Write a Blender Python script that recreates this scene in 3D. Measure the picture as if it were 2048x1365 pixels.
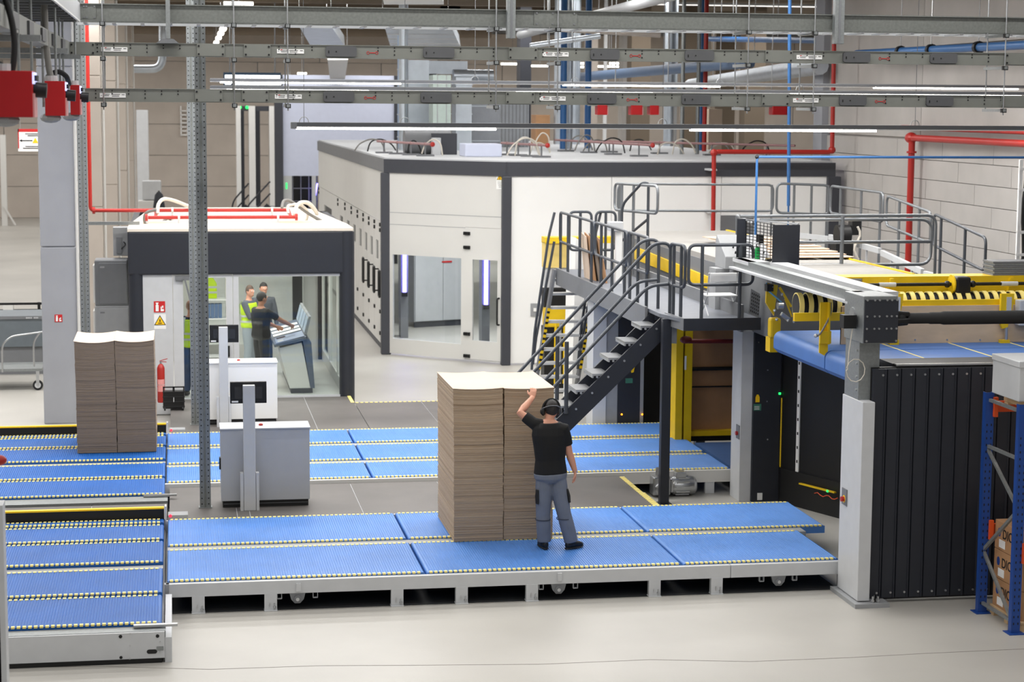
import bpy, bmesh, math, random
from mathutils import Vector, Matrix
random.seed(7)
scene = bpy.context.scene
for _o in list(bpy.data.objects): bpy.data.objects.remove(_o)
COL = scene.collection
V = Vector
# ------------------------------------------------------------------ camera
FPX, CX, CY, CAMH = 3900.0, 1024.0, 682.5, 5.65
_tilt = math.atan((CY - 205.0) / FPX)
_yaw = math.atan((CX - 345.0) * math.cos(_tilt) / FPX)
_roll = 0.007
_f = V((math.sin(_yaw) * math.cos(_tilt), math.cos(_yaw) * math.cos(_tilt), -math.sin(_tilt)))
_r = V((math.cos(_yaw), -math.sin(_yaw), 0)); _u = _r.cross(_f)
_r2 = _r * math.cos(_roll) + _u * math.sin(_roll); _u2 = _u * math.cos(_roll) - _r * math.sin(_roll)
CAM = V((0, 0, CAMH))
cd = bpy.data.cameras.new('camera'); cam = bpy.data.objects.new('camera', cd); COL.objects.link(cam)
cam.matrix_world = Matrix(((_r2.x, _u2.x, -_f.x, CAM.x), (_r2.y, _u2.y, -_f.y, CAM.y), (_r2.z, _u2.z, -_f.z, CAM.z), (0, 0, 0, 1)))
cd.sensor_width = 36; cd.sensor_fit = 'HORIZONTAL'; cd.lens = FPX / 2048 * 36; cd.clip_end = 400; cd.clip_start = .1
cd.dof.use_dof = True; cd.dof.focus_distance = 23.5; cd.dof.aperture_fstop = 2.8
scene.camera = cam
# ------------------------------------------------------------------ world, lamps, exposure
vs = scene.view_settings
vs.view_transform = 'Standard'; vs.look = 'None'; vs.gamma = 1; vs.use_curve_mapping = False; vs.exposure = -0.26
w = bpy.data.worlds.new('hall_ambient'); scene.world = w; w.use_nodes = True
w.node_tree.nodes['Background'].inputs[0].default_value = (.86, .92, 1, 1); w.node_tree.nodes['Background'].inputs[1].default_value = .3

def ceiling_row(x0, x1, y, z, power, col=(1, .985, .97)):
    l = bpy.data.lights.new('added_lamp_row', 'AREA'); l.shape = 'RECTANGLE'; l.size = x1 - x0; l.size_y = .35
    l.energy = power; l.color = col
    o = bpy.data.objects.new('added_lamp_row', l); COL.objects.link(o); o.location = ((x0 + x1) / 2, y, z)
    return o
CEIL_ROWS = [(-12, 11.5, y, 8.2, p) for y, p in ((2, 480), (8, 480), (13.5, 500), (18, 520), (22, 560), (26, 640), (30.4, 1250), (36, 1700), (41, 700), (47, 800))] + [(-24, 36, y, 9.0, 2700) for y in (56, 66, 76, 87)]
ROW_LIGHTS = [ceiling_row(*a) for a in CEIL_ROWS]     # unseen rows added to light the hall; fixtures built with the ceiling

# ------------------------------------------------------------------ helpers
def ray(x, y):
    return _r2 * ((x - CX) / FPX) + _u2 * (-(y - CY) / FPX) + _f
def G(x, y, z=0.0):            # pixel on a horizontal plane of height z
    d = ray(x, y); return CAM + d * ((z - CAM.z) / d.z)
def GY(x, y, Y):               # pixel on the plane y = Y
    d = ray(x, y); return CAM + d * (Y / d.y)
def GX(x, y, X):
    d = ray(x, y); return CAM + d * (X / d.x)
def GP(x, y, p, q):            # pixel on the vertical plane through ground points p, q
    n = V((q[1] - p[1], -(q[0] - p[0]), 0)); d = ray(x, y)
    return CAM + d * ((V((p[0], p[1], 0)) - CAM).dot(n) / d.dot(n))
def PX(p):
    d = V(p) - CAM; c = d.dot(_f); return CX + FPX * d.dot(_r2) / c, CY - FPX * d.dot(_u2) / c

def lin(c):
    return tuple(((x / 255) / 12.92 if x / 255 <= .04045 else ((x / 255 + .055) / 1.055) ** 2.4) for x in c)
MATS = {}
def mat(name, col, rough=.5, metal=0.0, var=.06, scale=6.0, bump=0.0, bscale=60.0, emit=0, stretch=None, spec=.5, coat=0):
    if name in MATS: return MATS[name]
    m = bpy.data.materials.new(name); m.use_nodes = True; nt = m.node_tree; b = nt.nodes['Principled BSDF']
    c = lin(col); b.inputs['Roughness'].default_value = rough; b.inputs['Metallic'].default_value = metal
    b.inputs['Specular IOR Level'].default_value = spec
    if coat: b.inputs['Coat Weight'].default_value = coat
    tc = nt.nodes.new('ShaderNodeTexCoord'); src = tc.outputs['Object']
    if stretch:
        mp = nt.nodes.new('ShaderNodeMapping'); mp.inputs['Scale'].default_value = stretch
        nt.links.new(src, mp.inputs[0]); src = mp.outputs[0]
    n = nt.nodes.new('ShaderNodeTexNoise'); n.inputs['Scale'].default_value = scale; n.inputs['Detail'].default_value = 5
    nt.links.new(src, n.inputs['Vector'])
    r = nt.nodes.new('ShaderNodeValToRGB'); r.color_ramp.elements[0].position = .3; r.color_ramp.elements[1].position = .7
    r.color_ramp.elements[0].color = tuple(x * (1 - var) for x in c) + (1,); r.color_ramp.elements[1].color = tuple(min(1, x * (1 + var)) for x in c) + (1,)
    nt.links.new(n.outputs['Fac'], r.inputs[0]); nt.links.new(r.outputs[0], b.inputs['Base Color'])
    if bump:
        n2 = nt.nodes.new('ShaderNodeTexNoise'); n2.inputs['Scale'].default_value = bscale; n2.inputs['Detail'].default_value = 4
        nt.links.new(src, n2.inputs['Vector'])
        bp = nt.nodes.new('ShaderNodeBump'); bp.inputs['Strength'].default_value = bump; bp.inputs['Distance'].default_value = .01
        nt.links.new(n2.outputs['Fac'], bp.inputs['Height']); nt.links.new(bp.outputs[0], b.inputs['Normal'])
    if emit:
        b.inputs['Emission Color'].default_value = c + (1,); b.inputs['Emission Strength'].default_value = emit
    MATS[name] = m; return m
def glass_mat(name, tint=(.93, .96, .95), refl=.08):
    m = bpy.data.materials.new(name); m.use_nodes = True; nt = m.node_tree; nt.nodes.clear()
    o = nt.nodes.new('ShaderNodeOutputMaterial'); t = nt.nodes.new('ShaderNodeBsdfTransparent'); g = nt.nodes.new('ShaderNodeBsdfGlossy')
    t.inputs[0].default_value = tint + (1,); g.inputs['Roughness'].default_value = .02
    lw = nt.nodes.new('ShaderNodeLayerWeight'); lw.inputs[0].default_value = .25
    mx = nt.nodes.new('ShaderNodeMath'); mx.operation = 'MULTIPLY_ADD'; mx.inputs[1].default_value = .35; mx.inputs[2].default_value = refl
    mi = nt.nodes.new('ShaderNodeMixShader')
    nt.links.new(lw.outputs['Fresnel'], mx.inputs[0]); nt.links.new(mx.outputs[0], mi.inputs[0])
    nt.links.new(t.outputs[0], mi.inputs[1]); nt.links.new(g.outputs[0], mi.inputs[2]); nt.links.new(mi.outputs[0], o.inputs[0])
    MATS[name] = m; return m

class MB:
    def __init__(s): s.v = []; s.f = []; s.m = []; s.c = 0
    def mi(s, i): s.c = i; return s
    def add(s, vs, fs):
        n = len(s.v); s.v += [tuple(x) for x in vs]
        for f in fs: s.f.append(tuple(n + i for i in f)); s.m.append(s.c)
        return s
    BF = [(0, 3, 2, 1), (4, 5, 6, 7), (0, 1, 5, 4), (1, 2, 6, 5), (2, 3, 7, 6), (3, 0, 4, 7)]
    def box(s, x0, x1, y0, y1, z0, z1):
        x0, x1 = sorted((x0, x1)); y0, y1 = sorted((y0, y1)); z0, z1 = sorted((z0, z1))
        return s.add([(x0, y0, z0), (x1, y0, z0), (x1, y1, z0), (x0, y1, z0), (x0, y0, z1), (x1, y0, z1), (x1, y1, z1), (x0, y1, z1)], MB.BF)
    def hexa(s, p): return s.add(p, MB.BF)     # four bottom, four top
    def bar(s, p, q, w, h, up=(0, 0, 1)):
        p, q = V(p), V(q); d = (q - p).normalized(); u = V(up)
        if abs(d.dot(u)) > .98: u = V((0, 1, 0))
        a = d.cross(u).normalized(); b = a.cross(d).normalized(); a = a * (w / 2); b = b * (h / 2)
        return s.add([p - a - b, p + a - b, q + a - b, q - a - b, p - a + b, p + a + b, q + a + b, q - a + b], MB.BF)
    def tube(s, pts, r, n=8, caps=True, up=None):
        pts = [V(p) for p in pts]; k = len(pts); rs = r if isinstance(r, (list, tuple)) else [r] * k
        vs = []; prev = None
        for i, p in enumerate(pts):
            d = (pts[min(i + 1, k - 1)] - pts[max(i - 1, 0)])
            if d.length < 1e-9: d = V((0, 0, 1))
            d.normalize()
            if prev is None:
                u = V(up) if up else (V((0, 0, 1)) if abs(d.z) < .9 else V((0, 1, 0)))
                a = d.cross(u).normalized()
            else:
                a = (prev - d * prev.dot(d)).normalized()
            prev = a; b = d.cross(a)
            rr = rs[i]; ra, rb = rr if isinstance(rr, (tuple, list)) else (rr, rr)
            for j in range(n):
                t = 2 * math.pi * j / n; vs.append(p + a * (ra * math.cos(t)) + b * (rb * math.sin(t)))
        fs = [(i * n + j, i * n + (j + 1) % n, (i + 1) * n + (j + 1) % n, (i + 1) * n + j) for i in range(k - 1) for j in range(n)]
        if caps: fs += [tuple(range(n - 1, -1, -1)), tuple((k - 1) * n + j for j in range(n))]
        return s.add(vs, fs)
    def cyl(s, p, q, r, n=16, r2=None): return s.tube([p, q], [r, r if r2 is None else r2], n)
    def prism(s, poly, ax, a, b):
        n = len(poly)
        def mk(u, v, w): return {'x': (w, u, v), 'y': (u, w, v), 'z': (u, v, w)}[ax]
        vs = [mk(u, v, a) for u, v in poly] + [mk(u, v, b) for u, v in poly]
        fs = [tuple(range(n - 1, -1, -1)), tuple(range(n, 2 * n))] + [(i, (i + 1) % n, n + (i + 1) % n, n + i) for i in range(n)]
        return s.add(vs, fs)
    def ell(s, c, r, n=12, m=8):
        c = V(c); rx, ry, rz = r if isinstance(r, (tuple, list)) else (r, r, r)
        vs = [c + V((0, 0, rz))]
        for i in range(1, m):
            t = math.pi * i / m
            for j in range(n):
                a = 2 * math.pi * j / n; vs.append(c + V((rx * math.sin(t) * math.cos(a), ry * math.sin(t) * math.sin(a), rz * math.cos(t))))
        vs.append(c - V((0, 0, rz)))
        fs = [(0, 1 + j, 1 + (j + 1) % n) for j in range(n)]
        for i in range(m - 2):
            b = 1 + i * n; fs += [(b + j, b + n + j, b + n + (j + 1) % n, b + (j + 1) % n) for j in range(n)]
        b = 1 + (m - 2) * n; L = len(vs) - 1; fs += [(b + j, L, b + (j + 1) % n) for j in range(n)]
        return s.add(vs, fs)
    def quad(s, a, b, c, d): return s.add([a, b, c, d], [(0, 1, 2, 3)])
    def plate(s, a, b, c, d, t):        # quad thickened towards its back by vector t
        t = V(t); p = [V(x) for x in (a, b, c, d)]
        return s.add([x + t for x in p] + p, MB.BF)

WL = {}
def _link(o, parent, wl):
    COL.objects.link(o)
    if parent is not None: o.parent = parent
    WL[o.name] = wl
TINY = {'bolts', 'joint_bolts', 'splice_bolts', 'anchor_bolts', 'holes', 'rivets', 'mast_bolts', 'label_print', 'notice_lines', 'small_print', 'cooling_fins'}
def build(mb, name, mats, parent=None, label=None, cat=None, group=None, kind=None, bevel=0, smooth=None, local=False, origin=None):
    if name in TINY: kind = 'stuff'
    if not isinstance(mats, (list, tuple)): mats = [mats]
    if parent is not None: org = V((0, 0, 0)) if local else WL[parent.name]
    elif origin is not None: org = V(origin)
    else:
        xs = [v[0] for v in mb.v]; ys = [v[1] for v in mb.v]; zs = [v[2] for v in mb.v]
        org = V(((min(xs) + max(xs)) / 2, (min(ys) + max(ys)) / 2, min(zs)))
    me = bpy.data.meshes.new(name); me.from_pydata([(v[0] - org.x, v[1] - org.y, v[2] - org.z) for v in mb.v], [], mb.f)
    for m in mats: me.materials.append(m)
    if len(mats) > 1: me.polygons.foreach_set('material_index', mb.m)
    if smooth:
        me.polygons.foreach_set('use_smooth', [True] * len(me.polygons)); me.set_sharp_from_angle(angle=math.radians(smooth))
    me.update()
    bm = bmesh.new(); bm.from_mesh(me); bmesh.ops.recalc_face_normals(bm, faces=bm.faces); bm.to_mesh(me); bm.free()
    o = bpy.data.objects.new(name, me)
    if parent is None: o.location = org
    _link(o, parent, org if not local else V((0, 0, 0)))
    if bevel:
        b = o.modifiers.new('bevel', 'BEVEL'); b.width = bevel; b.segments = 2; b.limit_method = 'ANGLE'
    tag(o, label, cat, group, kind); return o
def tag(o, label=None, cat=None, group=None, kind=None):
    if label: o['label'] = label
    if cat: o['category'] = cat
    if group: o['group'] = group
    if kind: o['kind'] = kind
    return o
def thing(name, label, cat, loc, group=None, kind=None, rz=0):
    o = bpy.data.objects.new(name, None); o.location = V(loc); o.rotation_euler = (0, 0, rz); o.empty_display_size = .2
    _link(o, None, V(loc)); tag(o, label, cat, group, kind); return o
def piece(me, name, parent, loc, rot=None, wl=None):   # shared-mesh child placed at a world position
    o = bpy.data.objects.new(name, me); COL.objects.link(o); o.parent = parent; o.location = V(loc) - WL[parent.name]
    if rot is not None: o.rotation_euler = rot
    WL[o.name] = WL[parent.name]; return o
def mesh_of(mb, name, mats, smooth=None):
    if not isinstance(mats, (list, tuple)): mats = [mats]
    me = bpy.data.meshes.new(name); me.from_pydata(mb.v, [], mb.f)
    for m in mats: me.materials.append(m)
    if len(mats) > 1: me.polygons.foreach_set('material_index', mb.m)
    if smooth:
        me.polygons.foreach_set('use_smooth', [True] * len(me.polygons)); me.set_sharp_from_angle(angle=math.radians(smooth))
    bm = bmesh.new(); bm.from_mesh(me); bmesh.ops.recalc_face_normals(bm, faces=bm.faces); bm.to_mesh(me); bm.free()
    return me
def fil(pts, r, n=5):                     # round the corners of a polyline
    pts = [V(p) for p in pts]; out = [pts[0]]
    for i in range(1, len(pts) - 1):
        p, a, b = pts[i], pts[i - 1], pts[i + 1]
        da, db = (a - p), (b - p); rr = min(r, da.length * .49, db.length * .49)
        A = p + da.normalized() * rr; B = p + db.normalized() * rr
        for k in range(n + 1):
            t = k / n; out.append(A * (1 - t) ** 2 + p * 2 * t * (1 - t) + B * t * t)
    return out + [pts[-1]]
def loop(pts, r, n=5):
    pts = [V(p) for p in pts]; m = (pts[0] + pts[-1]) / 2
    return fil([m] + pts + [m], r, n)

# ------------------------------------------------------------------ materials
M_floor = mat('floor_concrete', (180, 177, 170), .42, var=.10, scale=.45, bump=.05, bscale=30)
M_deck = mat('deck_concrete', (94, 90, 87), .55, var=.16, scale=1.1, bump=.05)
M_conc = mat('wall_concrete', (176, 172, 168), .85, var=.10, scale=.8, bump=.1, bscale=12)
M_conc2 = mat('column_concrete', (154, 156, 162), .8, var=.05, scale=1.5, bump=.06, bscale=25)
M_concb = mat('beige_concrete', (190, 180, 170), .85, var=.07, scale=.9)
M_ceil = mat('ceiling_concrete', (112, 100, 86), .9, var=.10, scale=.4)
M_white = mat('white_panel', (240, 240, 238), .45, var=.015, scale=1)
M_white2 = mat('warm_white_panel', (212, 211, 207), .45, var=.02, scale=1)
M_lgrey = mat('light_grey_paint', (196, 198, 200), .45, var=.03)
M_grey = mat('grey_paint', (150, 152, 154), .5, var=.04)
M_mgrey = mat('mid_grey_paint', (112, 114, 117), .5, var=.04)
M_band = mat('graphite_band', (60, 62, 69), .5, var=.03)
M_navy = mat('dark_navy_paint', (36, 39, 47), .5, var=.05)
M_black = mat('black_paint', (9, 9, 10), .5, var=.1)
M_rubber = mat('black_rubber', (26, 26, 27), .75, var=.1)
M_rail = mat('railing_paint', (70, 74, 80), .38, var=.04, metal=.2)
M_rail_lit = mat('railing_paint_lit', (126, 130, 134), .32, var=.04, metal=.5)  # paler copy for the upper rails; light from above put into the colour
M_galv = mat('galvanised_steel', (142, 146, 146), .45, metal=.55, var=.10, scale=35)
M_galvd = mat('weathered_galvanised_beam', (116, 119, 115), .5, metal=.35, var=.13, scale=30)
M_bus = mat('busbar_grey', (122, 124, 118), .5, metal=.1, var=.04)
M_cover = mat('busbar_cover', (84, 85, 87), .5, var=.05)
M_steel = mat('bright_steel', (190, 192, 194), .28, metal=.85, var=.05, scale=12)
M_duct = mat('duct_sheet', (188, 196, 204), .35, metal=.6, var=.08, scale=3)
M_yellow = mat('yellow_paint', (228, 190, 14), .45, var=.06, scale=5)
M_red = mat('red_paint', (168, 34, 26), .4, var=.04)
M_redbox = mat('red_box_paint', (176, 8, 16), .4, var=.03)
M_orange = mat('orange_paint', (222, 82, 28), .5, var=.05)
M_blue = mat('rack_blue', (24, 66, 140), .45, var=.06)
M_bluepipe = mat('blue_pipe', (52, 102, 158), .4, var=.04)
M_belt = mat('belt_blue', (78, 130, 200), .42, var=.08, scale=2.2, bump=.1, bscale=90)
M_belt2 = mat('lift_belt_blue', (8, 90, 168), .5, var=.08, scale=2.2, bump=.1, bscale=90)
M_belt3 = mat('stacker_belt_blue', (66, 110, 176), .5, var=.08, scale=3)
M_tab = mat('belt_tab_yellow', (254, 232, 140), .5, var=.05)
M_card = mat('cardboard_liner', (208, 187, 166), .8, var=.03, scale=2)
M_cardEl = mat('cardboard_edge_light', (184, 162, 135), .9, var=.12, scale=9, stretch=(1, 1, 60), bump=.25, bscale=40)
M_cardEd = mat('cardboard_edge_dark', (164, 141, 115), .9, var=.14, scale=9, stretch=(1, 1, 60), bump=.25, bscale=40)
M_cardE = mat('cardboard_edge', (176, 154, 128), .9, var=.14, scale=9, stretch=(1, 1, 60), bump=.25, bscale=40)
M_cardE2 = mat('shaded_brown_cardboard_edge', (134, 119, 104), .9, var=.18, scale=9, stretch=(1, 1, 60), bump=.25, bscale=40)  # shade on the viewer-facing pile sides is put into this brown
M_box = mat('carton', (172, 130, 92), .8, var=.06)
M_ply = mat('plywood', (204, 180, 150), .7, var=.10, scale=3, stretch=(1, 1, 3))
M_wood = mat('pallet_wood', (200, 170, 130), .8, var=.12, scale=6)
M_skin = mat('skin', (206, 148, 122), .55, var=.05, scale=8)
M_hair = mat('dark_hair', (30, 25, 22), .6, var=.25, scale=40, bump=.6, bscale=80)
M_shirt = mat('black_cotton', (9, 9, 10), .85, var=.15, bump=.2, bscale=25)
M_trous = mat('grey_work_cloth', (104, 110, 122), .85, var=.10, bump=.2, bscale=25)
M_hiviz = mat('hi_vis_yellow', (196, 230, 20), .6, var=.04)
M_reflex = mat('reflective_tape', (190, 196, 190), .4, var=.05)
M_denim = mat('denim', (38, 58, 92), .85, var=.12)
M_screen = mat('dark_screen', (16, 17, 20), .2, var=.05)
M_sign = mat('sign_white', (240, 240, 238), .5, var=.01)
M_signred = mat('sign_red', (198, 28, 28), .5, var=.01)
M_signyel = mat('sign_yellow', (250, 200, 10), .5, var=.01)
M_ink = mat('sign_ink', (20, 20, 20), .6, var=.01)
M_led = mat('led_tube', (255, 250, 244), .4, var=0, emit=14)
M_violet = mat('violet_lamp', (120, 110, 255), .4, var=0, emit=9)
M_green = mat('green_led', (40, 255, 110), .4, var=0, emit=2)
M_redled = mat('red_led', (255, 30, 50), .4, var=0, emit=4)
M_hose = mat('pale_hose', (206, 200, 188), .5, var=.05)
M_hosed = mat('grey_hose', (120, 118, 114), .5, var=.05)
M_pink = mat('faded_red_pipe', (150, 112, 112), .5, var=.06)
M_glass = glass_mat('clear_glass', refl=.025)
M_roof = mat('roof_sheet', (196, 198, 200), .5, var=.05, scale=1)
M_cream = mat('cream_roof', (232, 222, 206), .55, var=.03, scale=1)
# ================================================================== THE SETTING
ST = 'structure'
build(MB().box(-26, 40, -8, 98, -.3, 0), 'floor', M_floor, kind=ST, label='pale polished concrete floor of the production hall', cat='floor')
build(MB().box(-26, 40, -8, 98, 9.2, 9.5), 'ceiling', M_ceil, kind=ST, label='dark concrete ceiling high above the hall', cat='ceiling')
mb = MB(); cpx = [(0, 1338), (200, 1335), (420, 1339), (640, 1334), (860, 1331), (1080, 1330), (1300, 1322), (1500, 1324), (1700, 1318), (1850, 1308), (2060, 1300)]
pts = [G(px + 20 * j / 3, py + random.uniform(-2, 2), .001) for (px, py) in cpx for j in (0,)]
for a, b in zip(pts[:-1], pts[1:]): mb.bar(a, b, .008, .002)
build(mb, 'floor_crack', mat('crack_grey', (120, 114, 106), .8), label='fine dark crack running across the front floor', cat='crack')
for k, (a, lo) in enumerate(zip(CEIL_ROWS, ROW_LIGHTS)):
    od_ = ('first second third fourth fifth sixth seventh eighth ninth tenth eleventh twelfth thirteenth fourteenth'.split())[k]
    t = thing('added_strip_light', '%s unseen ceiling light row added to light the hall, counted from the front' % od_, 'lamp', ((a[0] + a[1]) / 2, a[2], a[3]), group='unseen ceiling rows added for light')
    build(MB().box(a[0], a[1], a[2] - .2, a[2] + .2, a[3] + .03, a[3] + .1), 'housing', M_lgrey, t)
    build(MB().box(a[0], a[1], a[2] - .17, a[2] + .17, a[3] + .015, a[3] + .03), 'diffuser', mat('added_diffuser', (255, 252, 246), .4, emit=1.5), t)
    for f in (.1, .5, .9): x = a[0] + (a[1] - a[0]) * f; build(MB().cyl((x, a[2], a[3] + .1), (x, a[2], 9.2), .012, 6), 'hanger_rod', M_steel, t)
    lo.parent = t; lo.location = (0, 0, 0)
# raised service deck between the conveyors, laid in plates
deck = thing('floor', 'raised dark grey service deck between the blue conveyors', 'floor', (0, 24.8, 0), kind=ST)
DZ = .30
def deck_plates(x0, x1, y0, y1, xs):
    xs = [x0] + sorted(x for x in xs if x0 < x < x1) + [x1]
    for a, b in zip(xs[:-1], xs[1:]):
        build(MB().box(a + .005, b - .005, y0, y1, DZ - .005, DZ), 'floor_plate', M_deck, deck)
    build(MB().box(x0 + .03, x1 - .03, y0 + .02, y1 - .02, 0, DZ - .006), 'plinth', M_lgrey, deck)
xs_near = [G(x, 1000, DZ).x for x in (470, 715)] + [3.6, 5.1]
deck_plates(-.14, 6.32, 24.8, 27.05, [.9] + xs_near)
deck_plates(-7, -.16, 24.98, 25.98, [-1.15, -3.5])
deck_plates(-.14, 3.1, 31.4, 35.2, [1.2, 2.25])
deck_plates(3.1, 6.4, 31.4, 34.45, [4.3])
# hazard edging of the deck
def dashes(p, q, w, t, pitch=.085):
    mb = MB(); p, q = V(p), V(q); n = int((q - p).length / pitch); d = (q - p) / n
    for i in range(n): mb.bar(p + d * i, p + d * (i + .58), w, t)
    return mb
build(dashes((6.28, 24.85, DZ + .004), (6.28, 27.0, DZ + .004), .07, .008), 'edge_tape', M_tab, deck, kind='stuff')
build(MB().box(6.32, 6.52, 24.8, 26.6, 0, .15), 'step', M_mgrey, deck)
build(dashes((6.48, 24.85, .154), (6.48, 26.55, .154), .07, .008), 'edge_tape', M_tab, deck, kind='stuff')
build(dashes((3.12, 34.42, DZ + .004), (6.3, 34.42, DZ + .004), .05, .008), 'edge_tape', M_tab, deck, kind='stuff')
build(MB().box(3.04, 3.1, 34.45, 35.5, DZ, DZ + .006), 'edge_line', M_tab, deck)
build(MB().box(3.3, 3.36, 34.45, 35.0, 0, .006), 'floor_line', M_tab, label='short yellow tape line on the pale floor beside cab corner post', cat='tape')

# far end wall of precast panels
wb = thing('wall_back', 'pale beige panel wall at the far end of the hall', 'wall', (-6, 96, 0), kind=ST)
build(MB().box(-26, 40, 96.06, 96.3, 0, 9.2), 'wall_core', M_grey, wb)
me = mesh_of(MB().box(-2.98, 2.98, 0, .08, .012, 1.488), 'wall_panel', M_concb)
for i in range(11):
    for k in range(6): piece(me, 'wall_panel', wb, (-23 + 6 * i + (3 if k % 2 else 0), 95.98, 1.5 * k))
# right hand wall: aerated concrete blocks low, large panels above
WX = 14.6
wr = thing('wall_right', 'pale concrete block wall along the right side of the hall', 'wall', (WX, 40, 0), kind=ST)
build(MB().box(WX + .06, WX + .3, -8, 43, 0, 9.2), 'wall_core', M_conc, wr)
build(MB().box(40, 40.3, -8, 96, 0, 9.2), 'wall_right', M_ceil, kind=ST, label='dim brown wall closing the far right bay of the hall', cat='wall')
me = mesh_of(MB().box(0, .08, .008, 2.392, .006, .379), 'wall_block', M_conc)
for k in range(12):
    for i in range(6):
        piece(me, 'wall_block', wr, (WX - .02, 27 + 2.4 * i + (k % 3) * .8, .35 + k * .385))
me = mesh_of(MB().box(0, .06, .01, 5.99, .01, 1.79), 'wall_panel', M_conc)
for k in range(2):
    for i in range(3): piece(me, 'wall_panel', wr, (WX, 25 + 6 * i, 5.0 + 1.8 * k))
build(MB().box(WX - .25, WX + .02, 27.9, 28.5, 0, 9.2), 'pilaster', M_conc2, wr)
build(MB().box(WX - .15, WX + .3, 42.6, 43.2, 0, 9.2), 'pilaster', M_conc2, wr)
build(MB().bar((WX + .3, 43, 6.8), (WX + .3, 43, 6.81), .01, .01), 'wall_end', M_conc, wr)
build(MB().box(-26.3, -26, -8, 96, 0, 9.2), 'wall_left', M_concb, kind=ST, label='plain beige wall on the far left of the hall', cat='wall')
# row of concrete columns
CXa, CXb = -2.32, -1.72
colnames = ['grey concrete column nearest the left cardboard pile', 'second concrete column behind the grey freezer cabinets', 'third column of the left row, pale beige', 'fourth column of the left row, deep in the hall', 'farthest column of the left row near the end wall']
for i, y in enumerate((34.6, 47.5, 60, 72, 84)):
    c = thing('concrete_column', colnames[i], 'column', ((CXa + CXb) / 2, y, 0), group='left row of concrete columns')
    m_ = M_conc2 if i == 0 else M_concb
    for z0, z1 in ((0, 3.1), (3.115, 6.2), (6.215, 9.2)):
        build(MB().box(CXa, CXb, y, y + .75, z0, z1), 'column_segment', m_, c, bevel=.015)
    build(MB().box(CXa + .03, CXb - .03, y + .03, y + .7, 0, 9.2), 'core', m_, c)
    if i == 0:
        build(MB().cyl((CXb + .03, y - .03, .0), (CXb + .03, y - .03, 9.2), .025, 8), 'cable_conduit', M_white2, c)
    else:
        build(MB().cyl((CXb + .05, y + .2, 0), (CXb + .05, y + .2, 9.2), .035, 8), 'cable_conduit', M_white2, c)

def wallgrid(mb, p, q, z0, z1, t, ops):
    p, q = V((p[0], p[1], 0)), V((q[0], q[1], 0)); d = (q - p); L = d.length; d.normalize(); n = V((-d.y, d.x, 0)) * t
    us = sorted({0, L} | {u for o in ops for u in o[:2]}); zs = sorted({z0, z1} | {z for o in ops for z in o[2:]})
    for a, b in zip(us[:-1], us[1:]):
        for c, e in zip(zs[:-1], zs[1:]):
            um, zm = (a + b) / 2, (c + e) / 2
            if any(o[0] < um < o[1] and o[2] < zm < o[3] for o in ops): continue
            A, B = p + d * a, p + d * b
            mb.hexa([A + V((0, 0, c)), B + V((0, 0, c)), B + n + V((0, 0, c)), A + n + V((0, 0, c)), A + V((0, 0, e)), B + V((0, 0, e)), B + n + V((0, 0, e)), A + n + V((0, 0, e))])
    return mb
def on(p, q, u, z, off=0):      # point on the wall p-q; off = towards the outside
    p, q = V((p[0], p[1], 0)), V((q[0], q[1], 0)); d = (q - p).normalized(); n = V((d.y, -d.x, 0))
    return p + d * u + n * off + V((0, 0, z))
def uz(x, y, p, q):
    g = GP(x, y, p, q); return (V((g.x, g.y, 0)) - V((p[0], p[1], 0))).dot((V((q[0], q[1], 0)) - V((p[0], p[1], 0))).normalized()), g.z
def wbox(mb, p, q, u0, u1, z0, z1, o0, o1):
    A = [on(p, q, u, z, o) for z in (z0, z1) for u, o in ((u0, o1), (u1, o1), (u1, o0), (u0, o0))]
    return mb.hexa(A)

# ================================================================== PRESS ENCLOSURE
c1 = G(772, 709); c2 = G(1011, 731); ZT = 4.38
c0 = V((c1.x - .06, GX(637, 287, c1.x - .06).y, 0)); c3 = V((GY(1668, 320, c2.y).x, c2.y, 0))
c1 = V((c1.x, c1.y, 0)); c2 = V((c2.x, c2.y, 0))
pe = thing('press_enclosure', 'long white press enclosure with graphite roof band behind the stairs', 'enclosure', (c2.x, c2.y, 0))
BZ = ZT - .30
ops1 = []
u0, za = uz(785, 509, c1, c2); u1, zb = uz(922, 600, c1, c2); _, zc = uz(853, 683, c1, c2)
WIN = (u0, u1, zc, za)
d0, dz1 = uz(945, 519, c1, c2); d1, _ = uz(994.5, 600, c1, c2); _, dz0 = uz(970, 683, c1, c2)
DWIN = (d0, d1, dz0, dz1)
D0, D1 = uz(930, 600, c1, c2)[0], uz(1007, 600, c1, c2)[0]
Lf = (c2 - c1).length
_, dtop = uz(970, 456, c1, c2)
DOOR = (D0, D1 + .05, .06, dtop)
build(wallgrid(MB(), c1, c2, .04, BZ, .06, [WIN, DOOR]), 'wall_panel', M_white2, pe)
dr = build(wallgrid(MB(), on(c1, c2, D0 + .008, 0, .012), on(c1, c2, D1, 0, .012), .07, dtop - .01, .05, [(d0 - D0, d1 - D0, dz0, dz1)]), 'door', M_white2, pe)
for px, py in ((935, 467), (935, 495), (935, 668), (935, 712)):
    u, z = uz(px, py, c1, c2); mb = MB(); wbox(mb, c1, c2, u - .08, u + .08, z - .035, z + .035, .01, .05)
    mb.cyl(on(c1, c2, u - .045, z, .05), on(c1, c2, u - .045, z, .065), .03, 10); mb.cyl(on(c1, c2, u + .045, z, .05), on(c1, c2, u + .045, z, .065), .03, 10)
    build(mb, 'hinge', M_black, dr)
u, z0 = uz(999, 650, c1, c2); _, z1 = uz(999, 597, c1, c2)
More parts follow.
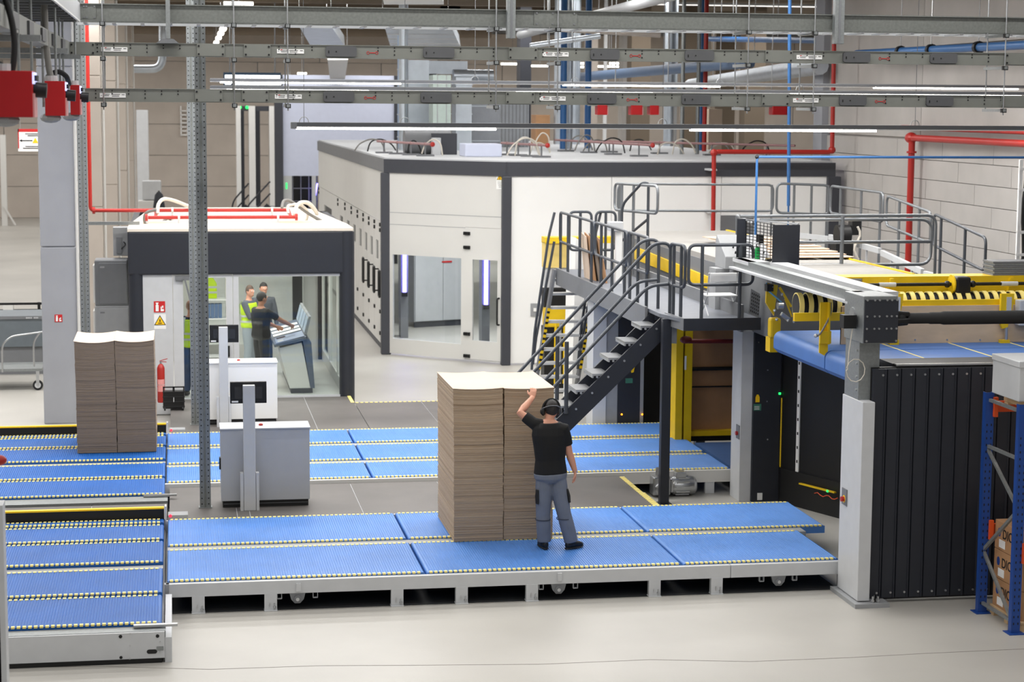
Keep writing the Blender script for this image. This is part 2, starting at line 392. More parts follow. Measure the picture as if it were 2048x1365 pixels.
build(MB().tube(fil([on(c1, c2, u, z0, .02), on(c1, c2, u, z0, .1), on(c1, c2, u, z1, .1), on(c1, c2, u, z1, .02)], .04), .02, 8), 'door_handle', M_black, dr)
mb = MB(); wbox(mb, c1, c2, WIN[0], WIN[1], WIN[2], WIN[3], -.035, -.025); build(mb, 'window_pane', M_glass, pe)
mb = MB(); wbox(mb, c1, c2, DWIN[0], DWIN[1], DWIN[2], DWIN[3], -.02, -.01); build(mb, 'door_pane', M_glass, dr)
for z in (uz(850, 428, c1, c2)[1], uz(850, 452, c1, c2)[1]):
    mb = MB(); wbox(mb, c1, c2, .08, Lf - .1, z - .006, z + .006, -.005, .003); build(mb, 'panel_joint', M_grey, pe)
# right hand front
def seam_panels(p, q, us, z0, z1, m_, t=.06):
    for a, b in zip(us[:-1], us[1:]): build(wallgrid(MB(), on(p, q, a + .006, 0), on(p, q, b - .006, 0), z0, z1, t, []), 'wall_panel', m_, pe)
L3 = (c3 - c2).length
seam_panels(c2, c3, [0, 2.3, 4.75, L3], .04, BZ, M_white)
u, z = uz(1070, 620, c2, c3); mb = MB(); wbox(mb, c2, c3, u - .1, u + .12, z - .14, z + .14, 0, .03); sp_ = build(mb, 'switch_plate', M_grey, pe)
mb = MB(); wbox(mb, c2, c3, u - .04, u + .02, z - .03, z + .04, .03, .06); build(mb, 'switch_knob', M_white, sp_)
u0, z1 = uz(1441, 431, c2, c3); u1, z0 = uz(1506, 474, c2, c3); mb = MB(); wbox(mb, c2, c3, u0, u1, z0 - .4, z1, 0, .02); build(mb, 'service_hatch', M_mgrey, pe)
# left flank with hatches, windows and handles
L0 = (c1 - c0).length
hatch = [L0 - .08, L0 - 1.25, L0 - 2.5, L0 - 3.8, L0 - 5.2, L0 - 6.7, L0 - 8.4, L0 - 10.3, L0 - 12.6]
hatch = [h for h in hatch if h > .3] + [0.02]
flank = hatch[::-1]
_, zh = uz(768, 447, c0, c1)
build(wallgrid(MB(), c0, c1, zh + .01, BZ, .06, []), 'wall_panel', M_white2, pe)
for i, (a, b) in enumerate(zip(flank[:-1], flank[1:])):
    wz = (2.0, 2.45)
    w0, w1 = a + (b - a) * .3, a + (b - a) * .7
    h = build(wallgrid(MB(), on(c0, c1, a + .012, 0), on(c0, c1, b - .012, 0), .12, zh - .01, .05, [(w0 - a - .012, w1 - a - .012, wz[0], wz[1])]), 'hatch', M_white2, pe)
    mb = MB(); wbox(mb, c0, c1, w0, w1, wz[0], wz[1], -.04, -.03); build(mb, 'hatch_window', M_screen, h)
    mb = MB()
    for zz in (.35, .85, zh - .2, 2.85):
        mb = MB(); uu = a + .12; wbox(mb, c0, c1, uu - .07, uu + .07, zz - .04, zz + .04, 0, .03); build(mb, 'hatch_latch', M_black, h)
    if i >= len(flank) - 5:
        uu = b - .28; mb = MB(); mb.tube(loop([on(c0, c1, uu - .0, 1.25, .10), on(c0, c1, uu, 1.85, .10), on(c0, c1, uu - .25, 1.85, .10), on(c0, c1, uu - .25, 1.25, .10)], .06), .022, 8)
        mb.bar(on(c0, c1, uu, 1.3, .1), on(c0, c1, uu, 1.3, 0), .03, .03); mb.bar(on(c0, c1, uu, 1.8, .1), on(c0, c1, uu, 1.8, 0), .03, .03)
        build(mb, 'hatch_handle', M_black, h)
build(wallgrid(MB(), c0, c1, 0, .12, .06, []), 'skirting', M_band, pe)
# posts and roof band
for p, w_ in ((c1, .11), (c2, .10), (c3, .16)):
    build(MB().box(p.x - w_, p.x + w_, p.y - .07, p.y + .13, 0, BZ), 'corner_post', M_band, pe, bevel=.02)
for p, q in ((c1, c2), (c2, c3)):
    build(wallgrid(MB(), on(p, q, -.03, 0, .04), on(p, q, (q - p).length + .03, 0, .04), BZ, ZT, .12, []), 'roof_band', M_band, pe)
build(wallgrid(MB(), on(c0, c1, 0, 0, .04), on(c0, c1, L0, 0, .04), BZ, ZT, .12, []), 'roof_band', M_mgrey, pe)
CB = V((c3.x, c0.y, 0))
roof = build(MB().prism([(c0.x, c0.y), (c1.x, c1.y + .1), (c2.x, c2.y + .1), (c3.x, c3.y + .1), (c3.x, CB.y)], 'z', ZT - .06, ZT + .03), 'roof', M_roof, pe)
# inner cabinets seen through the windows
ia = G(828, 656); ib = G(936, 650)
inner = thing('control_cabinet', 'grey double cabinet inside the press enclosure behind the large window', 'cabinet', (ia.x, ia.y, 0))
build(wallgrid(MB(), ia, ib, .14, 2.6, .9, []), 'cabinet_body', M_grey, inner)
um = (ib - ia).length
mb = MB(); wbox(mb, ia, ib, .03, um * .52, .16, 2.55, 0, .025); build(mb, 'cabinet_door', M_lgrey, inner)
mb = MB(); wbox(mb, ia, ib, um * .53, um - .03, .16, 2.55, 0, .025); build(mb, 'cabinet_door', M_lgrey, inner)
mb = MB(); wbox(mb, ia, ib, .02, um, 0, .14, -.06, -.02); build(mb, 'cabinet_plinth', M_band, inner)
mb = MB(); wbox(mb, ia, ib, um * .5, um * .68, 1.62, 1.66, .02, .05); build(mb, 'latch_bar', M_signred, inner)
def violet(px0, px1, pyt, pyb, back, lab, h):
    s0, s1 = on(c1, c2, 0, 0, -back), on(c1, c2, 3, 0, -back); A = GP(px0, pyt, s0, s1); B = GP(px1, pyt, s0, s1); zl_ = GP(px0, pyb, s0, s1).z; A.z = B.z = 0
    t = thing('violet_lamp', lab, 'lamp', (A.x, A.y, 0), group='violet lamps inside the press enclosure')
    z0 = zl_; z1 = 2.75
    build(MB().box(A.x - .03, B.x + .05, A.y + .08, A.y + .5, 0, 2.7), 'printer_column', M_mgrey, t)
    build(MB().cyl(((A.x + B.x) / 2, A.y, z0), ((A.x + B.x) / 2, A.y, z1), (B.x - A.x) / 2, 10), 'lamp_tube', M_violet, t, smooth=40)
    build(MB().box(A.x - .02, B.x + .02, A.y - .04, A.y + .06, z0 - .1, z0), 'lamp_socket', M_black, t)
    l = bpy.data.lights.new('violet_glow', 'POINT'); l.energy = 14; l.color = (.35, .3, 1); l.shadow_soft_size = .2
    o = bpy.data.objects.new('violet_glow', l); COL.objects.link(o); o.parent = t; o.location = (.1, -.35, (z0 + z1) / 2)
violet(805, 814, 512, 585, 2.6, 'violet lamp column left of the grey cabinet behind glass', .8)
violet(968, 978, 520, 610, 1.2, 'violet lamp column behind the narrow door window', .95)
mb = MB(); A = on(c1, c2, DWIN[0] + .1, 0, -2.6); B = on(c1, c2, DWIN[1] + .9, 0, -2.6)
rk = thing('reel_rack', 'dark slatted rack behind the narrow door window', 'rack', (A.x, A.y, 0))
build(MB().box(A.x, B.x, A.y, A.y + .3, 0, 2.9), 'rack_back', M_black, rk)
for k in range(9): build(MB().bar((A.x, A.y - .02, .3 + .3 * k), (B.x, B.y - .1, .2 + .3 * k), .04, .02), 'rack_slat', M_mgrey, rk)
l = bpy.data.lights.new('enclosure_fill', 'AREA'); l.energy = 330; l.size = 3; l.shape = 'RECTANGLE'; l.size_y = .3  # added light, since the roof shuts out the hall lamps
lt = thing('fill_strip', 'unseen strip added to light the inside of the press enclosure', 'lamp', (7, 45.2, 4.15)); build(MB().box(5.5, 8.5, 45.05, 45.35, 4.12, 4.2), 'housing', M_white, lt)
o = bpy.data.objects.new('enclosure_fill', l); COL.objects.link(o); o.parent = lt; o.location = (0, 0, -.08)
# warning sign on the enclosure
def tri_sign(name, lab, centre, w_, right, up, nrm, plate=None, parent=None):
    c, R, U, N = V(centre), V(right), V(up), V(nrm)
    t = thing(name, lab, 'sign', c - U * w_ * .6)
    if plate:
        pw, pz0, pz1 = plate
        build(MB().plate(c - R * pw + U * pz0 + N * .004, c + R * pw + U * pz0 + N * .004, c + R * pw + U * pz1 + N * .004, c - R * pw + U * pz1 + N * .004, N * -.004), 'sign_plate', M_sign, t)
    def tr(s, n0, n1, m_, nm):
        P = [c + R * (-.5 * s) + U * (-.29 * s), c + R * (.5 * s) + U * (-.29 * s), c + U * (.577 * s)]
        mb = MB().add([x + N * n0 for x in P] + [x + N * n1 for x in P], [(0, 1, 2), (3, 5, 4), (0, 3, 4, 1), (1, 4, 5, 2), (2, 5, 3, 0)]); build(mb, nm, m_, t)
    tr(w_, .004, .007, M_ink, 'triangle_border'); tr(w_ * .8, .007, .009, M_signyel, 'triangle')
    mb = MB().bar(c + N * .011 + U * (w_ * .22), c + N * .011 - U * (w_ * .02), w_ * .09, .002, N); mb.bar(c + N * .011 - R * (w_ * .16) - U * (w_ * .12), c + N * .011 + R * (w_ * .16) - U * (w_ * .12), .002, w_ * .07, U); build(mb, 'pictogram', M_ink, t)
    return t
dd = (c2 - c1).normalized(); nn = V((dd.y, -dd.x, 0))
u, z = uz(1000, 356, c1, c2)
sg = tri_sign('warning_sign', 'yellow warning triangle over small print, high on the white press enclosure', on(c1, c2, u, z), .16, dd, (0, 0, 1), nn, plate=(.09, -.24, .12))
mb = MB()
for k in range(4): mb.bar(on(c1, c2, u - .06 + .01 * k, z - .09 - .035 * k, .006), on(c1, c2, u + .06, z - .09 - .035 * k, .006), .002, .008)
build(mb, 'small_print', M_ink, sg)

# ================================================================== CONTROL CAB
KA = V((-.86, 35.25, 0)); KB = V((3.14, 35.25, 0)); KD = 6.4
g = G(705, 824); KB.x = g.x + .02; KA.x = G(263, 812, .05).x
KY = 35.25
zt = GY(480, 463, KY).z; zb_ = GY(480, 549, KY).z
cab = thing('control_cab', 'glazed control cab with dark graphite frame and cream roof', 'cabin', ((KA.x + KB.x) / 2, KY, 0))
build(MB().box(KA.x, KB.x, KY, KY + .12, zb_, zt), 'fascia', M_navy, cab, bevel=.03)
build(MB().box(KA.x, KA.x + .12, KY + .12, KY + KD, zb_, zt), 'fascia', M_navy, cab)
build(MB().box(KB.x - .12, KB.x, KY + .12, KY + KD, zb_, zt), 'fascia', M_navy, cab)
build(MB().box(KA.x, KB.x, KY + KD - .12, KY + KD, zb_, zt), 'fascia', M_navy, cab)
rr = .14
for x_, y_ in ((KA.x + rr, KY + rr), (KB.x - rr * .8, KY + rr * .8)):
    build(MB().cyl((x_, y_, 0), (x_, y_, zt - .02), rr, 20), 'corner_post', M_navy, cab, smooth=40)
build(MB().box(KA.x, KA.x + .2, KY + KD - .2, KY + KD, 0, zt), 'corner_post', M_navy, cab)
build(MB().box(KB.x - .2, KB.x, KY + KD - .2, KY + KD, 0, zt), 'corner_post', M_navy, cab)
build(MB().prism([(KA.x, KY), (KB.x, KY), (KB.x, KY + 1.2), (KB.x - .3, KY + KD), (KA.x + .3, KY + KD), (KA.x, KY + 1.2)], 'z', zt, zt + .05), 'roof', M_cream, cab)
build(MB().prism([(KA.x + .25, KY + 1.5), (KB.x - .25, KY + 1.5), (KB.x - .45, KY + KD - .1), (KA.x + .45, KY + KD - .1)], 'z', zt + .05, zt + .09), 'roof_deck', M_cream, cab)
build(MB().box(KA.x + .1, KB.x - .1, KY + .1, KY + KD - .1, 0, .16), 'cab_floor', M_white2, cab)
build(MB().box(KA.x + .1, KB.x - .1, KY + .15, KY + KD - .15, zb_ + .12, zb_ + .16), 'inner_ceiling', M_white, cab)
P_, Q_ = V((KA.x, KY + .06, 0)), V((KB.x, KY + .06, 0))
def ku(x, y=650): return uz(x, y, P_, Q_)[0]
def kz(x, y): return uz(x, y, P_, Q_)[1]
ux = [ku(286), ku(346), ku(366), ku(452), ku(467), ku(478), ku(688)]
build(wallgrid(MB(), on(P_, Q_, ux[0], 0), on(P_, Q_, ux[1], 0), .02, zb_, .06, []), 'wall_panel', M_lgrey, cab)
zd1 = kz(400, 556)
door = build(wallgrid(MB(), on(P_, Q_, ux[1] + .01, 0), on(P_, Q_, ux[4] - .01, 0), .05, zb_ - .01, .05, [(ux[2] - ux[1], ux[3] - ux[1], .3, zd1)]), 'door', M_lgrey, cab)
mb = MB(); wbox(mb, P_, Q_, ux[2], ux[3], .3, zd1, -.03, -.02); build(mb, 'door_pane', M_glass, door)
mb = MB(); wbox(mb, P_, Q_, ku(352), ku(410), zb_ - .1, zb_ - .03, 0, .07); mb.bar(on(P_, Q_, ku(370), zb_ - .05, .1), on(P_, Q_, ku(381), kz(381, 600), .1), .02, .03); build(mb, 'door_closer', M_mgrey, door)
mb = MB(); wbox(mb, P_, Q_, ku(454), ku(459), 1.05, 1.25, 0, .05); build(mb, 'door_handle', M_black, door)
W_ = (ux[5], ux[6], .32, zb_ - .05)
build(wallgrid(MB(), on(P_, Q_, ux[4], 0), on(P_, Q_, (Q_ - P_).length - .1, 0), .02, zb_, .06, [(W_[0] - ux[4], W_[1] - ux[4], W_[2], W_[3])]), 'window_frame', M_lgrey, cab)
mb = MB(); wbox(mb, P_, Q_, *W_, -.035, -.025); build(mb, 'window_pane', M_glass, cab)
# right and back walls are glazed too
RA, RB = V((KB.x - .06, KY + .2, 0)), V((KB.x - .06, KY + KD - .2, 0)); RL = (RB - RA).length
build(wallgrid(MB(), RA, RB, .05, zb_, .06, [(.1 + k * RL / 3, RL / 3 * (k + 1) - .08, .4, zb_ - .1) for k in range(3)]), 'window_frame', M_white2, cab)
for k in range(3):
    mb = MB(); wbox(mb, RA, RB, .1 + k * RL / 3, RL / 3 * (k + 1) - .08, .4, zb_ - .1, -.04, -.03); build(mb, 'window_pane', M_glass, cab)
BA, BB = V((KB.x - .2, KY + KD - .06, 0)), V((KA.x + .2, KY + KD - .06, 0)); BL = (BB - BA).length
build(wallgrid(MB(), BA, BB, .05, zb_, .06, [(.3, 2.5, .5, zb_ - .1)]), 'window_frame', M_white2, cab)
mb = MB(); wbox(mb, BA, BB, .3, 2.5, .5, zb_ - .1, -.04, -.03); build(mb, 'window_pane', M_glass, cab)
build(MB().box(KA.x + .02, KA.x + .08, KY + .25, KY + KD - .2, .05, zb_), 'wall_panel', M_white2, cab)
build(MB().box(KB.x - .75, KB.x - .55, KY + KD - .5, KY + KD - .3, .16, zb_), 'inner_post', M_black, cab)
l = bpy.data.lights.new('cab_fill', 'AREA'); l.energy = 130; l.shape = 'RECTANGLE'; l.size = 2.6; l.size_y = 3.5; l.color = (1, .97, .93)  # added light above the window line, brightens the cab interior
lt = thing('cab_fill_panel', 'unseen flat panel added to light the control cab interior', 'lamp', ((KA.x + KB.x) / 2, KY + 3, zb_ + .02)); build(MB().box(KA.x + .8, KB.x - .8, KY + 1.2, KY + 4.8, zb_ + .02, zb_ + .1), 'light_housing', M_white, lt)
o = bpy.data.objects.new('cab_fill', l); COL.objects.link(o); o.parent = lt; o.location = (0, 0, -.03)
# signs on the cab door
def ext_sign(lab, centre, s, R, N):
    c, R, N = V(centre), V(R), V(N); U = V((0, 0, 1)); t = thing('fire_extinguisher_sign', lab, 'sign', c - U * s / 2, group='red fire extinguisher signs')
    build(MB().plate(c - R * s / 2 - U * s / 2, c + R * s / 2 - U * s / 2, c + R * s / 2 + U * s / 2, c - R * s / 2 + U * s / 2, N * .005), 'sign_plate', M_signred, t)
    mb = MB(); n_ = N * .008
    def q(a, b, e, f): mb.plate(c + R * a * s + U * e * s + n_, c + R * b * s + U * e * s + n_, c + R * b * s + U * f * s + n_, c + R * a * s + U * f * s + n_, N * -.002)
    q(-.34, -.08, -.40, .18); q(-.28, -.14, .18, .3); q(-.34, -.08, .3, .38)
    build(mb, 'extinguisher_symbol', M_sign, t)
    mb = MB(); q(.1, .2, -.4, .02); q(.2, .38, -.4, -.2); q(.22, .34, -.1, .1); build(mb, 'flame_symbol', M_sign, t)
u, z = uz(319, 614, P_, Q_); ext_sign('red fire extinguisher sign on the pale control cab wall', on(P_, Q_, u, z, .001), .2, (1, 0, 0), (0, -1, 0))
g = GY(117, 637, 34.6); ext_sign('small red fire extinguisher sign on the near concrete column', (g.x, 34.598, g.z), .13, (1, 0, 0), (0, -1, 0))
u, z = uz(320, 644, P_, Q_); tri_sign('warning_sign', 'yellow warning triangle below the red sign on the control cab', on(P_, Q_, u, z), .21, (1, 0, 0), (0, 0, 1), (0, -1, 0), plate=(.105, -.13, .14))
# ================================================================== CONVEYORS
BZt = .36
def belt_mesh(x0, x1, y0, y1, zt=BZt, r=.028, pitch=.028):
    prof = []
    prof += [(x0, zt - .1)]
    for k in range(5):
        a = math.pi - math.pi / 2 * k / 4; prof.append((x0 + r + r * math.cos(a), zt - r + r * math.sin(a)))
    n = max(1, int((x1 - x0 - 2 * r) / pitch)); p = (x1 - x0 - 2 * r) / n
    for i in range(n):
        b = x0 + r + p * i; prof += [(b + p * .12, zt), (b + p * .3, zt - .006), (b + p * .52, zt - .006), (b + p * .7, zt)]
    for k in range(5):
        a = math.pi / 2 - math.pi / 2 * k / 4; prof.append((x1 - r + r * math.cos(a), zt - r + r * math.sin(a)))
    prof += [(x1, zt - .1)]
    m = len(prof); mb = MB()
    vs = [(x, y0, z) for x, z in prof] + [(x, y1, z) for x, z in prof]
    fs = [(i, i + 1, m + i + 1, m + i) for i in range(m - 1)]
    mb.add(vs, fs)
    # side skirts and underside
    mb.add([(x0, y0, zt - .1), (x1, y0, zt - .1), (x1, y0, zt - .007), (x0, y0, zt - .007), (x0, y1, zt - .1), (x1, y1, zt - .1), (x1, y1, zt - .007), (x0, y1, zt - .007)], [(0, 1, 2, 3), (4, 7, 6, 5), (0, 4, 5, 1)])
    return mb
def tabs(x0, x1, ys, zt=BZt, pitch=.0563):
    mb = MB()
    for y in ys:
        n = int((x1 - x0 - .04) / pitch)
        for i in range(n):
            x = x0 + .03 + i * pitch; mb.box(x, x + .034, y - .024, y + .024, zt - .014, zt + .005)
    return mb
def belt(parent, x0, x1, y0, y1, m_, tb=True):
    b = build(belt_mesh(x0, x1, y0, y1), 'belt', m_, parent)
    if tb: build(tabs(x0, x1, (y0 + .02, y1 - .02)), 'edge_tabs', M_tab, b, kind='stuff')
    return b
def bolt_plate(mb, x, y):
    mb.cyl((x - .012, y - .004, .075), (x - .012, y - .012, .075), .009, 6); mb.bar((x - .012, y - .006, .05), (x - .012, y - .006, .1), .008, .006)
# ---- front conveyor
def yz(x, y, z=BZt): return G(x, y, z).y
FY = [yz(332, 1163), yz(332, 1101), yz(332, 1092), yz(332, 1040)]
X0 = -.15
fc = thing('conveyor', 'blue two row belt conveyor in the foreground carrying the man', 'conveyor', (3.7, (FY[0] + FY[3]) / 2, 0))
S1, S2 = 2.735, 5.73
xe_f, xe_b = 7.62, G(1648, 1050, BZt).x
for (ya, yb, xe) in ((FY[0], FY[1], xe_f), (FY[2], FY[3], xe_b)):
    belt(fc, X0, S1 - .012, ya, yb, M_belt); belt(fc, S1 + .012, S2 - .012, ya, yb, M_belt); belt(fc, S2 + .012, xe, ya, yb, M_belt)
build(MB().box(X0, xe_f + .1, FY[1] + .005, FY[2] - .005, BZt - .13, BZt - .02), 'centre_channel', M_grey, fc)
ry = FY[0] - .035
build(MB().box(X0 - .02, S2 + .55, ry - .05, ry + .02, .19, BZt - .018), 'side_rail', M_lgrey, fc, bevel=.006)
build(MB().box(S2 + .555, 7.64, ry - .05, ry + .02, .19, BZt - .018), 'side_rail', M_lgrey, fc, bevel=.006)
build(MB().box(X0 - .02, xe_b, FY[3] + .005, FY[3] + .06, .16, BZt - .02), 'side_rail', M_lgrey, fc)
build(MB().box(X0 - .02, X0, ry, FY[3], .0, BZt - .16), 'end_plate', M_grey, fc)
build(MB().box(X0 - .03, X0 + .02, ry - .06, ry + .03, 0, BZt - .018), 'end_post', M_grey, fc)
build(MB().box(7.6, 7.64, ry - .06, ry + .03, 0, BZt - .018), 'end_post', M_grey, fc)
lw = .14
for px in (396.5, 541.5, 794.5, 923.5, 1064, 1309, 1433):
    x = GY(px, 1200, ry - .05).x; mb = MB().box(x - lw / 2, x + lw / 2, ry - .055, ry + .02, .012, .20).box(x - lw / 2 - .005, x + lw / 2 + .005, ry - .08, ry + .03, 0, .014)
    lg = build(mb, 'leg', M_lgrey, fc, bevel=.004)
    mb = MB(); bolt_plate(mb, x, ry - .055); mb.cyl((x + .04, ry - .062, .01), (x + .04, ry - .062, .09), .008, 6); mb.cyl((x + .04, ry - .062, .04), (x + .04, ry - .062, .055), .017, 6)
    build(mb, 'anchor_bolts', M_steel, lg)
    build(MB().box(x - lw / 2, x + lw / 2, FY[3] - .02, FY[3] + .05, 0, .18), 'leg', M_lgrey, fc)
    build(MB().box(x - .04, x + .04, ry, FY[3], .17, .22), 'cross_member', M_mgrey, fc)
def bearing(px, py):
    x = GY(px, py, ry - .04).x; mb = MB()
    mb.prism([(x - .09, .2), (x + .09, .2), (x + .07, .12), (x + .03, .075), (x - .03, .075), (x - .07, .12)], 'y', ry - .045, ry)
    mb.cyl((x, ry - .06, .125), (x, ry - .02, .125), .042, 16); b = build(mb, 'bearing_block', M_mgrey, fc)
    mb = MB().cyl((x, ry - .075, .125), (x, ry - .05, .125), .02, 12); build(mb, 'shaft_end', M_steel, b)
    for dx in (-.2, .2):
        mb = MB()
        for a in (((-.025, .19), (-.025, .13)), ((.025, .19), (.025, .13)), ((-.028, .13), (.028, .13))):
            mb.bar((x + dx + a[0][0], ry - .01, a[0][1]), (x + dx + a[1][0], ry - .01, a[1][1]), .008, .05, (0, 1, 0))
        build(mb, 'channel_bracket', M_grey, fc)
bearing(595, 1198); bearing(1117, 1180); bearing(1557, 1160)
for px, py in ((597, 1176), (1119, 1155)):
    g = GY(px, py, ry - .05); build(MB().box(g.x - .025, g.x + .025, ry - .075, ry - .045, g.z - .04, g.z + .05), 'sensor_clip', M_lgrey, fc)
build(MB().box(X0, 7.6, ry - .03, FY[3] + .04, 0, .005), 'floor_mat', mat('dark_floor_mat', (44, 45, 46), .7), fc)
# ---- back conveyor
RY = [yz(331, 965), yz(335, 934), yz(335, 928), yz(335, 898), yz(335, 893), yz(331, 867)]
bc = thing('conveyor', 'blue three row belt conveyor behind the raised deck, running under the stairs', 'conveyor', (3.9, (RY[0] + RY[5]) / 2, 0))
T1 = 2.70; T2 = 6.35
for k, (ya, yb) in enumerate(((RY[0], RY[1]), (RY[2], RY[3]), (RY[4], RY[5]))):
    belt(bc, -.18, T1 - .014, ya, yb, M_belt); belt(bc, T1 + .014, 7.95, ya, yb, M_belt)
    if k < 2: build(MB().box(-.18, 7.9, yb + .005, (RY[2] if k == 0 else RY[4]) - .005, BZt - .12, BZt - .02), 'centre_channel', M_grey, bc)
build(MB().box(-.2, 7.98, RY[0] - .08, RY[0] - .01, .17, BZt - .015), 'side_rail', M_white2, bc)
build(MB().box(-.2, 7.98, RY[5] + .01, RY[5] + .08, .17, BZt - .015), 'side_rail', M_lgrey, bc)
build(MB().box(-.2, 6.3, RY[0], RY[5], 0.0, .19), 'pedestal', M_mgrey, bc)
for px in (1417,):
    x = GY(px, 970, RY[0]).x; build(MB().box(x - .07, x + .07, RY[0] - .07, RY[0], 0, .18), 'leg', M_lgrey, bc, bevel=.005)
for px in (1250,): build(MB().box(GY(px, 960, RY[0]).x - .04, GY(px, 960, RY[0]).x + .04, RY[0] - .05, RY[0], .08, .18), 'channel_bracket', M_grey, bc)
# gear motor under the back conveyor
gm = G(1340, 985, 0); my = RY[0] - .16
gx = GY(1320, 965, my).x
mo = thing('gear_motor', 'silver gear motor hanging below the back conveyor near the dark post', 'motor', (gx + .3, my, .02))
build(MB().box(gx - .13, gx + .13, my - .12, my + .12, .03, .3).cyl((gx - .02, my - .16, .13), (gx - .02, my - .12, .13), .09, 16).box(gx + .13, gx + .27, my - .1, my + .1, .06, .27), 'gearbox', M_steel, mo, bevel=.02)
mcx = GY(1362, 968, my).x
build(MB().tube([(mcx - .14, my, .15), (mcx - .12, my, .15), (mcx + .16, my, .15), (mcx + .2, my, .15), (mcx + .22, my, .15)], [.12, .135, .135, .12, .09], 18), 'motor_body', M_steel, mo, smooth=40)
mb = MB()
for k in range(10):
    a = -2.6 + k * .5; mb.bar((mcx - .1, my + .14 * math.sin(a), .15 + .14 * math.cos(a)), (mcx + .1, my + .14 * math.sin(a), .15 + .14 * math.cos(a)), .01, .02)
build(mb, 'cooling_fins', M_steel, mo)
build(MB().box(mcx - .1, mcx + .06, my - .08, my + .08, .27, .36), 'terminal_box', M_steel, mo, bevel=.015)
build(MB().cyl((gx - .04, my, .3), (gx - .04, my, .42), .03, 10), 'breather', M_steel, mo)

# ---- transfer cars on the left
def transfer_car(lab, ys, xl, ylip, floor_pix, belts_m, front_plate):
    xr = -.2; t = thing('transfer_car', lab, 'conveyor', ((xl + xr) / 2, (ys[0][0] + ys[-1][1]) / 2, 0), group='belt transfer cars on the left')
    y0 = min(a for a, b in ys); y1 = max(b for a, b in ys)
    for a, b in ys: belt(t, xl, xr, min(a, b) + .012, max(a, b) - .012, belts_m)
    build(MB().box(xl, xr + .02, y0 - .05, y1 + .02, .1, BZt - .15), 'car_frame', M_grey, t)
    ss = sorted(ys)
    for (a, b), (c, d) in zip(ss[:-1], ss[1:]):
        if c - b > .1: build(MB().box(xl, xr, b + .002, c - .002, BZt - .15, BZt - .04), 'centre_channel', M_grey, t)
    build(MB().box(xl, xr + .04, ylip, y0 - .005, .1, BZt - .03), 'front_lip', M_galv, t)
    mb = MB().box(xr - .28, xr + .16, y0 - .09, y0 - .03, BZt - .02, BZt + .004); build(mb, 'stop_bracket', M_steel, t); 
    if front_plate:
        f = build(MB().box(xl, xr + .03, ylip - .03, ylip, .055, BZt - .035), 'front_plate', M_lgrey, t)
        mb = MB()
        for px, py, r in ((241, 1274, .018), (315, 1273, .018), (242, 1316, .016)):
            g = GY(px, py, ylip - .03); mb.cyl((g.x, ylip - .034, g.z), (g.x, ylip - .029, g.z), r, 12)
        g = GY(304, 1304, ylip - .03); mb.prism([(g.x + s_ * .03 + .022 * math.cos(a), g.z + .022 * math.sin(a)) for s_, a0 in ((1, -math.pi / 2), (-1, math.pi / 2)) for a in [a0 + math.pi * k / 6 for k in range(7)]], 'y', ylip - .034, ylip - .029)
        build(mb, 'holes', M_black, f)
        mb = MB()
        for px, py in ((260, 1268), (260, 1293), (260, 1318), (320, 1285), (320, 1305)): g = GY(px, py, ylip - .03); mb.cyl((g.x, ylip - .036, g.z), (g.x, ylip - .029, g.z), .01, 8)
        build(mb, 'rivets', M_steel, f)
        build(MB().box(-1.0 + .55, -.205, ylip - .034, ylip - .03, .2, .24) if False else MB().box(GY(313, 1295, ylip).x, GY(327, 1295, ylip).x, ylip - .036, ylip - .03, GY(320, 1300, ylip).z, GY(320, 1292, ylip).z), 'type_plate', M_galv, f)
        build(MB().box(xl, xr, ylip - .01, ylip + .1, 0.0, .05), 'running_rail', M_black, t)
        build(MB().box(xr + .032, xr + .1, ylip - .01, 21.25, 0, BZt - .1), 'side_cover', M_lgrey, t)
    # rear guard with yellow top and a red beacon
    zg = BZt + .12
    gd = build(MB().box(xl, xr - .0, y1 + .03, y1 + .09, .1, zg), 'rear_guard', M_black, t)
    build(MB().box(xl, xr, y1 + .02, y1 + .1, zg, zg + .02), 'guard_edge', M_signyel, gd)
    build(MB().box(xr + .01, xr + .03, y1 - .02, y1 + .12, .1, zg + .04), 'guard_end', M_lgrey, gd)
    build(MB().box(xr + .05, xr + .3, y1 + .0, y1 + .22, BZt - .1, BZt + .04), 'sensor_housing', M_grey, t)
    build(MB().cyl((xr + .08, y1 - .012, BZt + .035), (xr + .08, y1 + .0, BZt + .035), .018, 10), 'beacon', M_redled, t)
    return t
L1 = [(yz(325, b), yz(325, a)) for a, b in ((1038, 1045.5), (1049.5, 1078.5), (1082, 1124), (1136, 1185), (1189.5, 1246))]
transfer_car('near blue belt transfer car at the lower left with a grey front plate', L1, -4.2, 19.5, None, M_belt2, True)
L2 = [(yz(325, b), yz(325, a)) for a, b in ((865.5, 869.5), (871.5, 890.3), (893, 918), (925.5, 953), (956, 988))]
transfer_car('farther blue belt transfer car under the brown cardboard piles', L2, -6.5, L2[-1][0] - .35, None, M_belt2, False)
